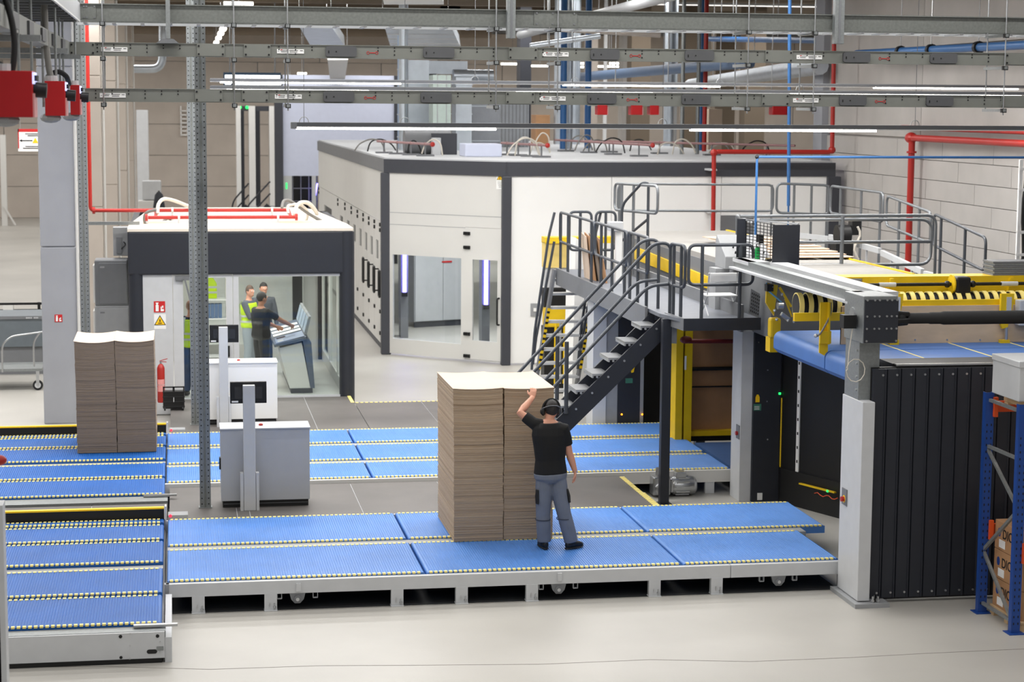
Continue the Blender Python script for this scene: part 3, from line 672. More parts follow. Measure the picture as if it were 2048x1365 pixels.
# ---- bits at the extreme left edge
xgp = GY(13, 1320, 14.3).x; build(MB().box(xgp - .25, xgp, 14.3, 14.5, 0, GY(5, 1012, 14.3).z), 'guard_post', M_lgrey, label='out of focus pale grey post at the lower left edge', cat='post')
g = GY(4, 921, 14.1)
t = thing('emergency_stop', 'red mushroom button at the left picture edge', 'button', (g.x - .02, 14.1, g.z - .03))
build(MB().cyl((g.x - .1, 14.15, g.z), (g.x - .1, 14.05, g.z), .03, 10), 'stem', M_black, t)
build(MB().ell((g.x - .02, 14.1, g.z), (.055, .04, .038), 12, 8), 'mushroom_head', M_red, t, smooth=60)
build(MB().box(g.x - .22, g.x - .05, 14.12, 14.3, g.z - .06, g.z + .06), 'housing', M_signyel, t)
build(MB().box(g.x - .2, g.x - .06, 14.3, 14.38, 0, g.z + .06), 'bracket_post', M_lgrey, t)

# ================================================================== CARDBOARD PILES
def pile(lab, x0, x1, y0, y1, z0, z1, mE, n, sag=.02, jit=.0022, grp=None, topm=None, skew=(0, 0)):
    t = thing('cardboard_pile', lab, 'cardboard pile', ((x0 + x1) / 2, (y0 + y1) / 2, z0), group=grp)
    mb = MB(); h = (z1 - z0) / n; xo = yo = 0
    for i in range(n - 1):
        if random.random() < .12: xo, yo = random.uniform(-jit * 1.6, jit * 1.6), random.uniform(-jit * 1.6, jit * 1.6)
        a, b = xo + random.uniform(-jit, jit), yo + random.uniform(-jit, jit)
        f = i / n; a += skew[0] * f * f; b += skew[1] * f * f
        nx = 4; zz = z0 + i * h
        def sg(u): return sag * f ** 2 * (u - .5) ** 2 * 4
        vs = []; g_ = (.4 if random.random() < .03 else .1) * h; mb.mi(random.choice((0, 0, 0, 1, 2)))
        for u in [k / nx for k in range(nx + 1)]:
            x = x0 + (x1 - x0) * u + a; zo = sg(u)
            vs += [(x, y0 + b, zz + g_ + zo), (x, y1 + b, zz + g_ + zo), (x, y1 + b, zz + h + zo), (x, y0 + b, zz + h + zo)]
        fs = []
        for k in range(nx):
            o_ = 4 * k; fs += [(o_ + j, o_ + (j + 1) % 4, o_ + 4 + (j + 1) % 4, o_ + 4 + j) for j in range(4)]
        fs += [(3, 2, 1, 0), (4 * nx, 4 * nx + 1, 4 * nx + 2, 4 * nx + 3)]
        mb.add(vs, fs)
    build(mb, 'sheets', [mE, M_cardEl if mE is M_cardE else mE, M_cardEd if mE is M_cardE else M_cardE2], t, kind='stuff'); mb = MB()
    mb = MB(); nx, ny = 8, 6; vs = []
    for dz in (0, h * .8):
        for j in range(ny + 1):
            for i in range(nx + 1):
                u, v = i / nx, j / ny
                vs.append((x0 + (x1 - x0) * u + skew[0] + (u - .5) * .012, y0 + (y1 - y0) * v + skew[1] - .006, z1 - h * .8 + dz + sag * ((u - .5) ** 2 * 4) + .004))
    K = (nx + 1) * (ny + 1); fs = []
    for j in range(ny):
        for i in range(nx):
            a = j * (nx + 1) + i; fs += [(a + nx + 1, a + nx + 2, a + 1, a), (K + a, K + a + 1, K + a + nx + 2, K + a + nx + 1)]
    for i in range(nx): fs += [(i, i + 1, K + i + 1, K + i), (K + ny * (nx + 1) + i, K + ny * (nx + 1) + i + 1, ny * (nx + 1) + i + 1, ny * (nx + 1) + i)]
    for j in range(ny): a = j * (nx + 1); b = a + nx; fs += [(a + nx + 1, a, K + a, K + a + nx + 1), (b, b + nx + 1, K + b + nx + 1, K + b)]
    mb.add(vs, fs); build(mb, 'top_sheet', topm or M_card, t, smooth=50)
    return t
A = G(908, 1085, BZt); B = G(1107, 1081, BZt); yb_ = 24.36
A = V((A.x, A.y, 0)); PYF = A.y
xm = GY(1008, 900, PYF).x; xr_ = GY(1107, 900, PYF).x
zt1 = GY(908, 781, PYF).z
pile('pale cardboard pile, left half of the stack beside the man', A.x, xm - .004, PYF, yb_, BZt + .006, zt1, M_cardE, 240, sag=.015, grp='cardboard piles on the front conveyor', skew=(-.012, .02))
pile('pale cardboard pile, right half of the stack under the hand of the man', xm + .004, xr_, PYF + .02, yb_, BZt + .006, zt1 - .005, M_cardE, 240, sag=.012, grp='cardboard piles on the front conveyor')
A2 = G(155, 908, BZt); B2 = G(313, 906, BZt); xm2 = GY(233, 800, A2.y).x
zt2 = GY(235, 686, A2.y).z; ybk = A2.y + 1.25
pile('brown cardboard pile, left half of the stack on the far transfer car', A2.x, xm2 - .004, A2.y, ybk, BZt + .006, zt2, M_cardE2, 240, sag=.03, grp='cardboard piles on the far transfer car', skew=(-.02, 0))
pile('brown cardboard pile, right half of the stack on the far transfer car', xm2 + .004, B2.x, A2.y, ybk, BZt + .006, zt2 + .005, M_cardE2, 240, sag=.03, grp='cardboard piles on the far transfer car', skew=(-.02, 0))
# ================================================================== STAIRS, WALKWAY, RAILINGS
PZ = 2.7
wk = thing('walkway', 'raised grey metal walkway with landing at the top of the stairs', 'platform', (7.2, 29, 0))
build(MB().prism([(6.72, 26.66), (6.88, 25.92), (7.96, 25.92), (7.96, 27.2), (7.75, 27.3), (7.75, 34.0), (6.72, 34.0)], 'z', PZ - .05, PZ), 'deck_plate', mat('walkway_plate', (108, 112, 120), .45, var=.06), wk)
build(MB().box(6.66, 6.70, 27.28, 34.0, PZ - .27, PZ + .03), 'fascia', M_mgrey, wk)
build(MB().plate((6.8, 26.68, PZ - .16), (6.87, 25.9, PZ - .16), (6.87, 25.9, PZ + .01), (6.8, 26.68, PZ + .01), (.03, .01, 0)), 'fascia', M_mgrey, wk)
build(MB().box(6.87, 7.97, 25.88, 25.91, PZ - .16, PZ + .01), 'fascia', M_navy, wk)
build(MB().box(7.72, 7.76, 26.0, 34.0, PZ - .2, PZ + .18), 'kick_plate', M_mgrey, wk)
build(MB().box(6.70, 7.7, 33.97, 34.0, PZ - .27, PZ), 'fascia', M_mgrey, wk)
for y in (27.6, 29.8, 32): build(MB().box(6.72, 7.72, y, y + .08, PZ - .2, PZ - .05), 'cross_beam', M_mgrey, wk)
build(MB().plate((6.78, 26.66, PZ - .42), (6.95, 26.55, PZ - .42), (6.95, 26.55, PZ - .16), (6.78, 26.66, PZ - .16), (0, .02, 0)), 'gusset', M_grey, wk)
g = G(1327, 1008)
post = thing('support_post', 'slim dark post standing on the floor under the landing', 'post', (g.x, g.y, 0))
build(MB().box(g.x - .065, g.x + .065, g.y - .06, g.y + .06, .012, PZ - .05), 'shaft', M_navy, post, bevel=.006)
build(MB().box(g.x - .1, g.x + .1, g.y - .1, g.y + .1, 0, .012), 'base_plate', M_navy, post)
build(MB().box(7.3, 7.42, 33.6, 33.72, 0, PZ - .27), 'support_post', M_navy, wk)
# stair flight down to the left
sf = thing('stair_flight', 'dark steel stair flight with bright open treads leading up to the landing', 'stairs', (5.6, 26.95, DZ))
YN, YF = 26.66, 27.28
def stringer(y, zb0):
    def xx(z): return 6.78 - (PZ - z) * 1.02
    mb = MB(); poly = [(6.80, PZ), (6.80, PZ - .34), (xx(zb0) + .34, zb0), (xx(zb0) - .04, zb0)]
    return mb.prism(poly, 'y', y - .02, y + .02)
build(stringer(YN, DZ), 'stringer', M_navy, sf); build(stringer(YF, .37), 'stringer', M_navy, sf)
for k in range(9):
    z = 2.525 - .225 * k; x = 6.575 - .23 * k
    tr = build(MB().box(x - .12, x + .13, YN + .022, YF - .022, z - .03, z), 'tread', M_steel, sf)
    build(MB().box(x - .12, x - .1, YN + .022, YF - .022, z - .06, z - .03), 'nosing', M_grey, tr)
    mb = MB()
    for dx in (-.06, .1): mb.cyl((x + dx, YN - .02, z - .04), (x + dx, YN - .035, z - .04), .016, 8)
    build(mb, 'bolts', M_steel, sf)
def railing(name, lab, tubes, r=.024, parent=None, m_=None, posts=(), grp='tubular guard rails'):
    pts0 = tubes[0][1][0]
    t = thing(name, lab, 'railing', (pts0[0], pts0[1], min(min(p[2] for p in tb[1]) for tb in tubes)), group=grp)
    for nm, pts, *rest in tubes:
        build(MB().tube(pts, rest[0] if rest else r, 8), nm, M_rail_lit if tubes[0][1][0][2] > 3.85 else M_rail, t, smooth=50)
    return t
def off(z): return 6.78 - (PZ - z) * 1.02
def stair_rail(lab, y, bend):
    top = [(off(.5) , y, .5 + 1.0), (6.62, y, 3.70), (6.86, y, 3.70), (6.86, y, PZ)]
    mid = [(off(.5) - .0, y, .5 + .48), (6.55, y, 3.10), (6.84, y, 3.12)]
    lowx = off(1.35) - .02
    tubes = [('handrail', fil(top, .16)), ('mid_rail', fil(mid, .16)), ('rail_post', [(lowx, y, 1.3), (lowx, y, 2.32)], .03), ('rail_post', [(off(.75), y, .7), (off(.75), y, 1.74)], .03)]
    return railing('stair_handrail', lab, tubes)
stair_rail('near handrail of the dark stair flight, closest to the camera', YN - .03, 0)
stair_rail('far handrail of the dark stair flight, on the wall side', YF + .03, 0)
# guard rails of the walkway
XW = 6.73
def gpt(px, py): g = GX(px, py, XW); return g
def panel_rail(lab, A, B, ztop, zmid, posts, zbase, grp='tubular guard rails', r=.024, loopy=True):
    A, B = V(A), V(B)
    def at(t, z): p = A.lerp(B, t); return V((p.x, p.y, p.z + z))
    if loopy: tubes = [('rail_loop', loop([at(0, ztop), at(1, ztop), at(1, zmid), at(0, zmid)], .1))]
    else: tubes = [('top_rail', [at(0, ztop), at(1, ztop)]), ('mid_rail', [at(0, zmid), at(1, zmid)])]
    for t in posts: tubes.append(('rail_post', [at(t, zbase), at(t, ztop)], r * 1.05))
    return railing('guard_rail', lab, tubes, r)
yA, yB, yC = 34.0, GX(1190, 446, XW).y, 27.35
panel_rail('far guard rail panel along the open edge of the walkway', (XW, yA, PZ), (XW, yB + .04, PZ), 1.02, .5, (.02, .25, .6, .93), 0)
panel_rail('middle guard rail panel along the open edge of the walkway', (XW, yB - .04, PZ), (XW, 28.75, PZ), 1.02, .5, (.2, .55, .93), 0)
panel_rail('near guard rail panel of the walkway above the stair head', (XW, 28.68, PZ), (XW, 27.4, PZ), 1.02, .5, (.1, .5, .93), 0)
panel_rail('short guard rail on the landing side between stairs and front rail', (6.85, 26.6, PZ), (6.92, 26.05, PZ), 1.0, .42, (.25, .75), 0)
a, b = GY(1378, 492, 25.95), GY(1507, 492, 25.95)
panel_rail('front guard rail of the landing facing the conveyors', (a.x, 25.95, PZ), (b.x, 25.95, PZ), 1.02, .47, (.21, .8), 0)
panel_rail('guard rail across the far end of the walkway, left panel', (6.88, 33.92, PZ), (7.28, 33.92, PZ), 1.03, .35, (.5,), 0)
panel_rail('guard rail across the far end of the walkway, right panel', (7.36, 33.92, PZ), (7.72, 33.92, PZ), 1.03, .35, (.5,), 0)
# steep ladder stair behind
ls = thing('ladder_stair', 'steep grey ladder stair with yellow and black edge tape below the walkway end', 'stairs', (6.9, 34.6, 0))
ytop, ybot = 34.02, 35.1
for x0_, px in ((6.66, 0), (7.42, 0)):
    build(MB().bar((x0_ - .02, ytop, PZ), (x0_ - .42, ytop + .1, 0.05), .05, .16, (0, 1, 0)), 'stringer', M_mgrey, ls)
    b0 = V((x0_ - .02, ytop, PZ)); b1 = V((x0_ - .42, ytop + .1, .05))
    for k in range(12):
        p, q = b0.lerp(b1, .26 + k * .036), b0.lerp(b1, .26 + (k + .55) * .036)
        build(MB().bar(p + V((0, -.09, 0)), q + V((0, -.09, 0)), .055, .012, (0, 1, 0)), 'tape_stripe', M_yellow, ls)
    build(MB().bar(b0.lerp(b1, .26) + V((0, -.086, 0)), b0.lerp(b1, .68) + V((0, -.086, 0)), .05, .008, (0, 1, 0)), 'tape_base', M_black, ls)
for k in range(10):
    f = (k + .7) / 10.6; z = PZ - f * 2.65; x = 6.64 - .4 * f
    build(MB().box(x + .03, x + .76, ytop - .02, ytop + .2, z - .04, z), 'rung', M_lgrey, ls)
for x0_, nm in ((6.62, 'left'), (7.46, 'right')):
    build(MB().tube(fil([(x0_, ytop - .05, 3.72), (x0_ - .1, ytop - .05, 3.3), (x0_ - .33, ytop, 1.6), (x0_ - .38, ytop, .9)], .1), .024, 8), 'handrail', M_rail, ls, smooth=50)
    build(MB().tube([(x0_, ytop - .05, 3.2), (x0_ - .3, ytop, 1.5), (x0_ - .36, ytop, 1.0)], .024, 8), 'mid_rail', M_rail, ls, smooth=50)
# upper guard rails
def seg_rail(lab, P, Q, drop, posts, zb, r=.024):
    P, Q = V(P), V(Q); dn = V((0, 0, -drop))
    tubes = [('rail_loop', loop([P, Q, Q + dn, P + dn], .12))]
    for t in posts:
        p = P.lerp(Q, t); tubes.append(('rail_post', [(p.x, p.y, zb), (p.x, p.y, p.z)], r * 1.05))
    return railing('guard_rail', lab, tubes, r)
P = GY(1230, 367, 32.5); Q = GY(1316, 372, 30.8)
seg_rail('high guard rail loop in front of the white press enclosure', P, Q, .45, (.17, .45), 2.8)
a, b, c, d = GY(1243, 500, 31.9), GY(1244, 410, 31.9), GY(1284, 366, 31.4), GY(1295, 500, 31.4)
railing('guard_rail', 'slanted stair handrail rising beside the high guard loop', [('handrail', fil([(b.x, b.y, 2.72), b, c, (d.x, d.y, c.z), (d.x, d.y, 2.72)], .15)), ('mid_rail', [(d.x, d.y, 3.75), (b.x, b.y, 3.35), (b.x, b.y, 2.9)])])
YR = 35.2
P = GY(1236, 368, YR); Q = GY(1547, 370, YR)
seg_rail('long bare guard rail loop across the white enclosure front', P, Q, P.z - GY(1400, 421, YR).z, (.01, .99), 2.32, r=.022)
XR = 12.0
e0 = GY(1554, 367, YR); e1 = GY(1659, 371, YR)
seg_rail('guard rail panel left of the wall corner behind the shingled sheets', e0, e1, .55, (.33, .66, .98), 2.32)
R2, R3, R4, R5 = GX(1662, 372, XR), GX(1767, 386, XR), GX(1862, 425, XR), GX(1972, 476, XR)
R3b, R4b = GX(1774, 392, XR), GX(1868, 428, XR)
seg_rail('guard rail panel beside the right wall, farthest of three', R2, R3, .5, (.2, .6, .95), 2.32)
seg_rail('guard rail panel beside the right wall, middle of three', R3b, R4, .5, (.3, .75), 2.32)
seg_rail('guard rail panel beside the right wall, nearest of three', R4b, R5, .5, (.15, .62), 2.32)
YG = 27.2
a, b = GY(1480, 433, YG), GY(1872, 433, YG)
t_, m_, l_ = GY(1600, 440, YG).z, GY(1600, 485, YG).z, GY(1600, 531, YG).z
xx_ = GY(1864, 440, YG).x; xp = GY(1684, 480, YG).x
railing('guard_rail', 'long double guard rail with rounded end in front of the shingled sheets', [
    ('top_rail', fil([a, (b.x + .05, YG + .12, a.z), (b.x + .06, YG + .12, 2.95)], .15)),
    ('rail_loop', fil([(a.x + .3, YG, t_), (xx_, YG, t_), (xx_, YG, l_), (a.x + .5, YG, l_)], .18)),
    ('mid_rail', [(a.x + .5, YG, m_), (xx_, YG, m_)]), ('rail_post', [(xp, YG, l_), (xp, YG, a.z)], .03)])
railing('guard_rail', 'grey diagonal guard rail beside the control desk', [('handrail', fil([(GY(1474, 430, 28.6).x, 28.6, GY(1474, 430, 28.6).z), GY(1475, 432, 28.6), GY(1506, 448, 27.4)], .05)), ('rail_post', [GY(1474, 432, 28.6), GY(1474, 478, 28.6)]), ('rail_post', [GY(1488, 440, 28), GY(1488, 478, 28)])])

sp = thing('service_platform', 'grey service platform around the feed conveyor, mostly hidden behind the yellow bridge', 'platform', (11.4, 31, 0))
build(MB().box(10.5, 13.2, 26.7, 35.38, 2.24, 2.32).box(7.9, 10.5, 34.9, 35.38, 2.24, 2.32), 'grating', M_mgrey, sp)
for x_, y_ in ((10.6, 26.8), (12.9, 26.8), (12.9, 31), (12.9, 35.2), (10.6, 35.2)): build(MB().box(x_, x_ + .15, y_, y_ + .15, 0, 2.24), 'leg', M_mgrey, sp)

# ================================================================== STACKER ON THE RIGHT
# near lift column
NX = GY(1722, 900, 20.62).x
lc = thing('lift_column', 'white lift column at the end of the front conveyor with red stop switch', 'column', (NX, 20.95, 0))
build(MB().box(NX, NX + .145, 20.6, 21.28, .06, 2.34), 'cover', M_lgrey, lc, bevel=.006)
build(MB().box(NX - .06, NX + .35, 20.5, 21.36, 0, .05), 'base_plate', M_grey, lc)
build(MB().box(NX + .01, NX + .25, 20.79, 21.25, .05, 3.02), 'steel_mast', M_galv, lc)
mb = MB()
for k, z in enumerate((2.45, 2.6, 2.75, 2.9)): mb.cyl((NX + .012, 20.85, z), (NX - .005, 20.85, z), .014, 8)
build(mb, 'mast_bolts', M_steel, lc)
g = GX(1690, 995, NX)
sw = build(MB().box(NX - .012, NX, g.y - .08, g.y + .08, g.z - .09, g.z + .1), 'switch_plate', M_mgrey, lc)
build(MB().cyl((NX - .05, g.y, g.z - .02), (NX - .01, g.y, g.z - .02), .03, 12), 'stop_button', M_red, sw)
build(MB().cyl((NX - .015, g.y, g.z - .02), (NX - .011, g.y, g.z - .02), .045, 12), 'button_ring', M_signyel, sw)
mb = MB()
for dy in (-.04, .02): mb.cyl((NX + .2, 20.58, .05), (NX + .2, 20.58, .13), .012, 6)
for x_ in (NX + .17, NX + .23): mb.cyl((x_, 20.56, .05), (x_, 20.56, .12), .012, 6); mb.cyl((x_, 20.56, .06), (x_, 20.56, .08), .022, 6)
build(mb, 'anchor_bolts', M_steel, lc)
# gear head with cardan shaft
gx0, gx1 = GY(1728, 640, 20.6).x, GY(1796, 640, 20.6).x
gz1, gz0 = GY(1760, 593, 20.6).z, GY(1760, 688, 20.6).z
gh = thing('drive_gearbox', 'grey gear head with studded black face above the lift column', 'gearbox', ((gx0 + gx1) / 2, 20.9, gz0))
build(MB().box(gx0, gx1, 20.62, 21.25, gz0, gz1), 'casing', M_galv, gh, bevel=.008)
fp = build(MB().box(gx0 + .005, gx1 - .0, 20.595, 20.62, gz0 + .01, gz1 - .04), 'face_plate', M_navy, gh)
for fx in (.08, .30, .44, .66, .80, .95):
    for fz in (.06, .32, .58, .92):
        if fx in (.08, .95) or (fz > .3 and fx not in (.08, .95)):
            x_ = gx0 + (gx1 - gx0) * fx; z_ = gz0 + (gz1 - gz0) * fz
            build(MB().cyl((x_, 20.583, z_), (x_, 20.596, z_), .012, 8), 'stud', M_steel, fp)
g = GX(1712, 640, gx0)
build(MB().cyl((gx0 - .02, 20.95, g.z + .05), (gx0, 20.95, g.z + .05), .085, 18), 'flange', M_steel, gh, smooth=40)
eb = build(MB().box(gx0 - .17, gx0 - .02, 20.78, 20.92, g.z - .09, g.z + .06), 'encoder_box', M_black, gh)
build(MB().tube([V((gx0 - .06, 20.8, g.z - .09)), V((gx0 - .1, 20.78, g.z - .35)), V((gx0 - .12, 20.76, g.z - .55))] + [V((gx0 - .03 + .11 * math.cos(a), 20.74, g.z - .56 + .13 * math.sin(a))) for a in [math.pi + k * .55 for k in range(12)]], .006, 6), 'cable_loop', M_hose, gh)
cx_, cz_ = gx1, (gz0 + gz1) / 2 - .02
cs = thing('cardan_shaft', 'thick black cardan shaft running right from the gear head', 'shaft', (cx_ + 1, 20.9, cz_ - .1))
uj = build(MB().cyl((cx_ + .0, 20.9, cz_), (cx_ + .04, 20.9, cz_), .085, 16), 'flange', M_steel, cs)
for k in range(4):
    a = k * math.pi / 2 + .4; dy, dz = .07 * math.cos(a), .07 * math.sin(a)
    build(MB().bar((cx_ + .04, 20.9 + dy, cz_ + dz), (cx_ + .24, 20.9 + dy * .75, cz_ + dz * .75), .06, .06), 'yoke', M_black, cs, bevel=.015)
build(MB().ell((cx_ + .14, 20.9, cz_), .075, 12, 8), 'cross_joint', M_rubber, cs, smooth=60)
build(MB().tube([(cx_ + .22, 20.9, cz_), (cx_ + .24, 20.9, cz_), (cx_ + .48, 20.9, cz_), (cx_ + .5, 20.9, cz_), (cx_ + .62, 20.9, cz_), (cx_ + .66, 20.9, cz_), (cx_ + 5, 20.9, cz_)], [.05, .062, .062, .068, .068, .077, .077], 20), 'tube', M_rubber, cs, smooth=40)
# long beam from the gear head to the far column
lb = thing('lift_beam', 'long grey double beam running back from the gear head to the dark far column', 'beam', (7.75, 23.7, gz1 - .1))
for xa, xb, m_ in ((7.60, 7.72, M_galv), (7.90, 8.12, M_lgrey)):
    build(MB().box(xa, xb, 21.1, 26.0, gz1 - .13, gz1 + .0), 'beam_profile', m_, lb)
build(MB().box(7.72, 7.90, 21.15, 26.0, gz1 - .13, gz1 - .06), 'beam_channel', M_black, lb)
build(MB().box(7.53, 7.6, 21.15, 26.0, gz1 - .14, gz1 - .115), 'beam_flange', M_lgrey, lb)
# far column
fcx0, fcx1 = G(1500, 1003).x, G(1557, 1003).x; fy = 26.42
fl = thing('lift_column', 'dark navy lift column with white side cover beside the landing', 'column', ((fcx0 + fcx1) / 2, fy + .2, 0))
build(MB().box(fcx0, fcx1, fy, fy + .45, 0, 2.72), 'mast', M_navy, fl, bevel=.006)
build(MB().box(fcx0 - .17, fcx0, fy + .04, fy + .5, 0, 2.46), 'side_cover', M_lgrey, fl, bevel=.005)
build(MB().box(fcx0 + .05, fcx0 + .35, fy + .05, fy + .35, 2.72, 3.4), 'mast_head', M_navy, fl)
mb = MB()
for fx, z in ((.15, 2.3), (.75, 2.2), (.5, 1.45), (.55, .9), (.5, 1.9), (.2, 2.55), (.85, 2.5)): mb.cyl((fcx0 + (fcx1 - fcx0) * fx, fy - .006, z), (fcx0 + (fcx1 - fcx0) * fx, fy, z), .011, 8)
build(mb, 'bolts', M_steel, fl)
g = GY(1515, 798, fy)
build(MB().prism([(g.x - .03, g.z - .05), (g.x + .03, g.z - .05), (g.x + .03, g.z + .02), (g.x + .012, g.z + .06), (g.x - .012, g.z + .06), (g.x - .03, g.z + .02)], 'y', fy - .006, fy), 'yellow_tag', M_signyel, fl)
mb = MB().box(g.x - .055, g.x + .055, fy - .006, fy, g.z - .17, g.z - .075); nt_ = build(mb, 'notice', mat('notice_green', (60, 120, 100), .5), fl)
mb = MB()
for k in range(3): mb.box(g.x - .045, g.x + .03, fy - .009, fy - .006, g.z - .155 + .02 * k, g.z - .147 + .02 * k)
build(mb, 'notice_lines', M_sign, nt_)
g = GX(1478, 865, fcx0 - .17)
sw = build(MB().box(fcx0 - .18, fcx0 - .17, fy + .06, fy + .22, g.z - .1, g.z + .1), 'switch_plate', M_mgrey, fl)
build(MB().cyl((fcx0 - .21, fy + .14, g.z - .02), (fcx0 - .17, fy + .14, g.z - .02), .03, 12), 'stop_button', M_red, sw)
g = GY(1520, 994, fy - .02); build(MB().box(g.x - .035, g.x + .035, fy - .02, fy - .0, g.z - .05, g.z + .05), 'white_box', M_white, fl)
build(MB().box(fcx1, fcx1 + .06, fy, fy + .06, .2, 2.5), 'guide_rail', M_black, fl)
build(MB().cyl((fcx1 + .01, fy - .02, .3), (fcx1 + .01, fy - .02, 1.5), .012, 8), 'yellow_cable', M_yellow, fl)
g = GY(1560, 788, fy - .02); build(MB().box(g.x - .015, g.x + .015, fy - .02, fy - .0, g.z - .015, g.z + .015), 'status_light', M_green, fl)
# perforated guard beside it
gp0, gp1 = GY(1503, 600, 26.0), GY(1522, 650, 26.0)
pg = thing('vent_guard', 'tilted perforated dark guard on the side of the landing', 'guard', (8.05, 26.0, 2.75))
build(MB().plate(GY(1497, 626, 26.0), GY(1518, 637, 25.9), GY(1520, 588, 25.9), GY(1502, 578, 26.0), (.0, .02, 0)), 'plate', M_mgrey, pg)
P0, P1, P2 = GY(1499, 624, 25.97), GY(1517, 633, 25.87), GY(1503, 583, 25.97)
for i in range(5):
    for k in range(6):
        p = P0 + (P1 - P0) * ((i + .25) / 5) + (P2 - P0) * ((k + .2) / 6)
        build(MB().plate(p, p + (P1 - P0) * .11, p + (P1 - P0) * .11 + (P2 - P0) * .1, p + (P2 - P0) * .1, (0, -.004, 0)), 'slot', M_black, pg)
# stacker body: black interior, belt on top, ribbed panels
XB0 = 7.7
sk = thing('stacker', 'large stacker machine with blue top belt and dark ribbed side panels', 'machine', (9.8, 23, 0))
HP, HQ = V((8.47, 26.36, 0)), V((9.0, 25.05, 0))
build(MB().prism([(HP.x, HP.y), (HQ.x, HQ.y), (9.5, 23.8), (13, 23.8), (13, 26.6), (HP.x, 26.6)], 'z', .5, 2.4), 'black_housing', M_black, sk)
build(MB().prism([(HP.x - .02, HP.y - .03), (HQ.x - .02, HQ.y - .03), (9.48, 23.75), (13, 23.75), (13, 26.6), (HP.x - .02, 26.6)], 'z', 0, .5), 'black_skirt', M_black, sk)
build(MB().box(9.45, 9.5, 20.84, 23.8, 0, 2.4), 'light_block_wall', M_black, sk)  # added panel, stops light leaking in under the belt
yb0, yb1, zbt = 21.3, 24.42, 2.70
for a, b in ((yb0, 22.35), (22.38, yb1)):
    prof = [(13.0, zbt)] + [(XB0 + .1 - .1 * math.sin(t), zbt - .1 + .1 * math.cos(t)) for t in [k * math.pi / 12 for k in range(7)]] + [(XB0, zbt - .22), (XB0 + .06, zbt - .28), (13.0, zbt - .28)]
    build(MB().prism(prof, 'y', a, b), 'top_belt', M_belt3, sk, smooth=35)
for px in (1775, 1915, 2040):
    g = G(px, 692, zbt); build(MB().box(g.x - .012, g.x + .012, yb0, yb1, zbt, zbt + .003), 'belt_seam', M_tab, sk)
build(MB().box(7.98, 13.0, 20.85, 21.28, 2.5, 2.74), 'edge_beam', M_black, sk)
build(MB().box(8.0, 13.0, 20.78, 20.84, 2.72, 2.74), 'edge_trim', M_steel, sk)
px0 = NX + .15
w_ = .166
for k in range(21):
    x = px0 + k * w_
    mb = MB().prism([(x + .004, 20.725), (x + .012, 20.71), (x + w_ - .03, 20.71), (x + w_ - .022, 20.695), (x + w_ - .01, 20.695), (x + w_ - .004, 20.725), (x + w_ - .004, 20.76), (x + .004, 20.76)], 'z', .06, 2.7)
    pn = build(mb, 'ribbed_panel', M_navy, sk)
    if k < 12:
        for z in (.12, 2.63): build(MB().cyl((x + w_ * .7, 20.70, z), (x + w_ * .7, 20.71, z), .013, 8), 'panel_bolt', M_steel, pn)
build(MB().box(px0, 12.2, 20.76, 20.84, .03, 2.71), 'panel_backing', M_black, sk)
A, B = GP(1597, 712, HP, HQ), GP(1595, 965, HP, HQ); dh = (HQ - HP).normalized(); nh = V((-dh.y, dh.x, 0)) * -1
if nh.x > 0: nh = -nh
st = thing('scale_strip', 'long white vertical scale strip inside the dark stacker', 'strip', (B.x, B.y, B.z))
def hb(nm, p, u0, u1, z0, z1, o0, o1, m_, par):
    a = p + dh * u0; b = p + dh * u1
    build(MB().hexa([V((q.x, q.y, z)) + nh * o for z in (z0, z1) for q, o in ((a, o1), (b, o1), (b, o0), (a, o0))]), nm, m_, par)
hb('strip', B, -.03, .03, B.z, A.z, .002, .02, M_white, st)
for k in range(9): zk = B.z + (A.z - B.z) * (k + .5) / 9; hb('strip_mark', B, -.012, .012, zk - .02, zk + .02, .02, .024, M_ink, st)
g = GP(1640, 975, HP, HQ)
hb('yellow_cable_tray', g, -.35, .4, g.z - .01, g.z + .01, .05, .09, M_yellow, sk)
hb('status_light', g, .25, .28, g.z - .015, g.z + .015, .09, .1, M_green, sk)
q0 = GP(1650, 990, HP, HQ); build(MB().tube([q0 + dh * (-.15 + .06 * k) + nh * .06 + V((0, 0, .02 * math.sin(k * 1.7))) for k in range(9)], .007, 6), 'orange_cable', M_orange, sk)
# plywood guard and yellow bridge
YP = 22.95
ZPT = GY(1830, 612, YP).z
pw = thing('plywood_guard', 'pale plywood guard board standing on the back of the blue stacker belt', 'board', (10.3, YP, zbt))
xl = GY(1703, 650, YP - .4).x
build(MB().box(xl, 12.6, YP - .03, YP, zbt + .002, ZPT), 'board', M_ply, pw)
build(MB().plate(GY(1690, 684, YP), (xl, YP - .03, zbt + .002), (xl, YP - .03, ZPT), GY(1690, 612, YP), (0, .03, 0)), 'side_board', M_ply, pw)
for px in (1830, 1894, 1960): g = GY(px, 680, YP - .03); build(MB().cyl((g.x, YP - .04, g.z), (g.x, YP - .03, g.z), .012, 8), 'screw', M_steel, pw)
yb = thing('yellow_bridge', 'yellow steel bridge with rollers and drive rods above the plywood guard', 'machine frame', (10, YP + .3, 3.0))
z0, z1 = GY(1830, 613, YP).z, GY(1830, 601, YP).z
xr0 = GY(1806, 606, YP).x
build(MB().box(xr0, 12.6, YP, YP + .06, z0, z1), 'lower_beam', M_yellow, yb)
xw0 = GY(1588, 640, YP - .1).x; zw = GY(1588, 641, YP).z
build(MB().box(xw0, GY(1690, 640, YP).x, YP - .12, YP - .06, zw, zw + .1), 'lower_beam', M_yellow, yb)
zu0, zu1 = GY(1880, 587, YP + .5).z, GY(1880, 556, YP + .5).z
xu = GY(1725, 580, YP + .5).x
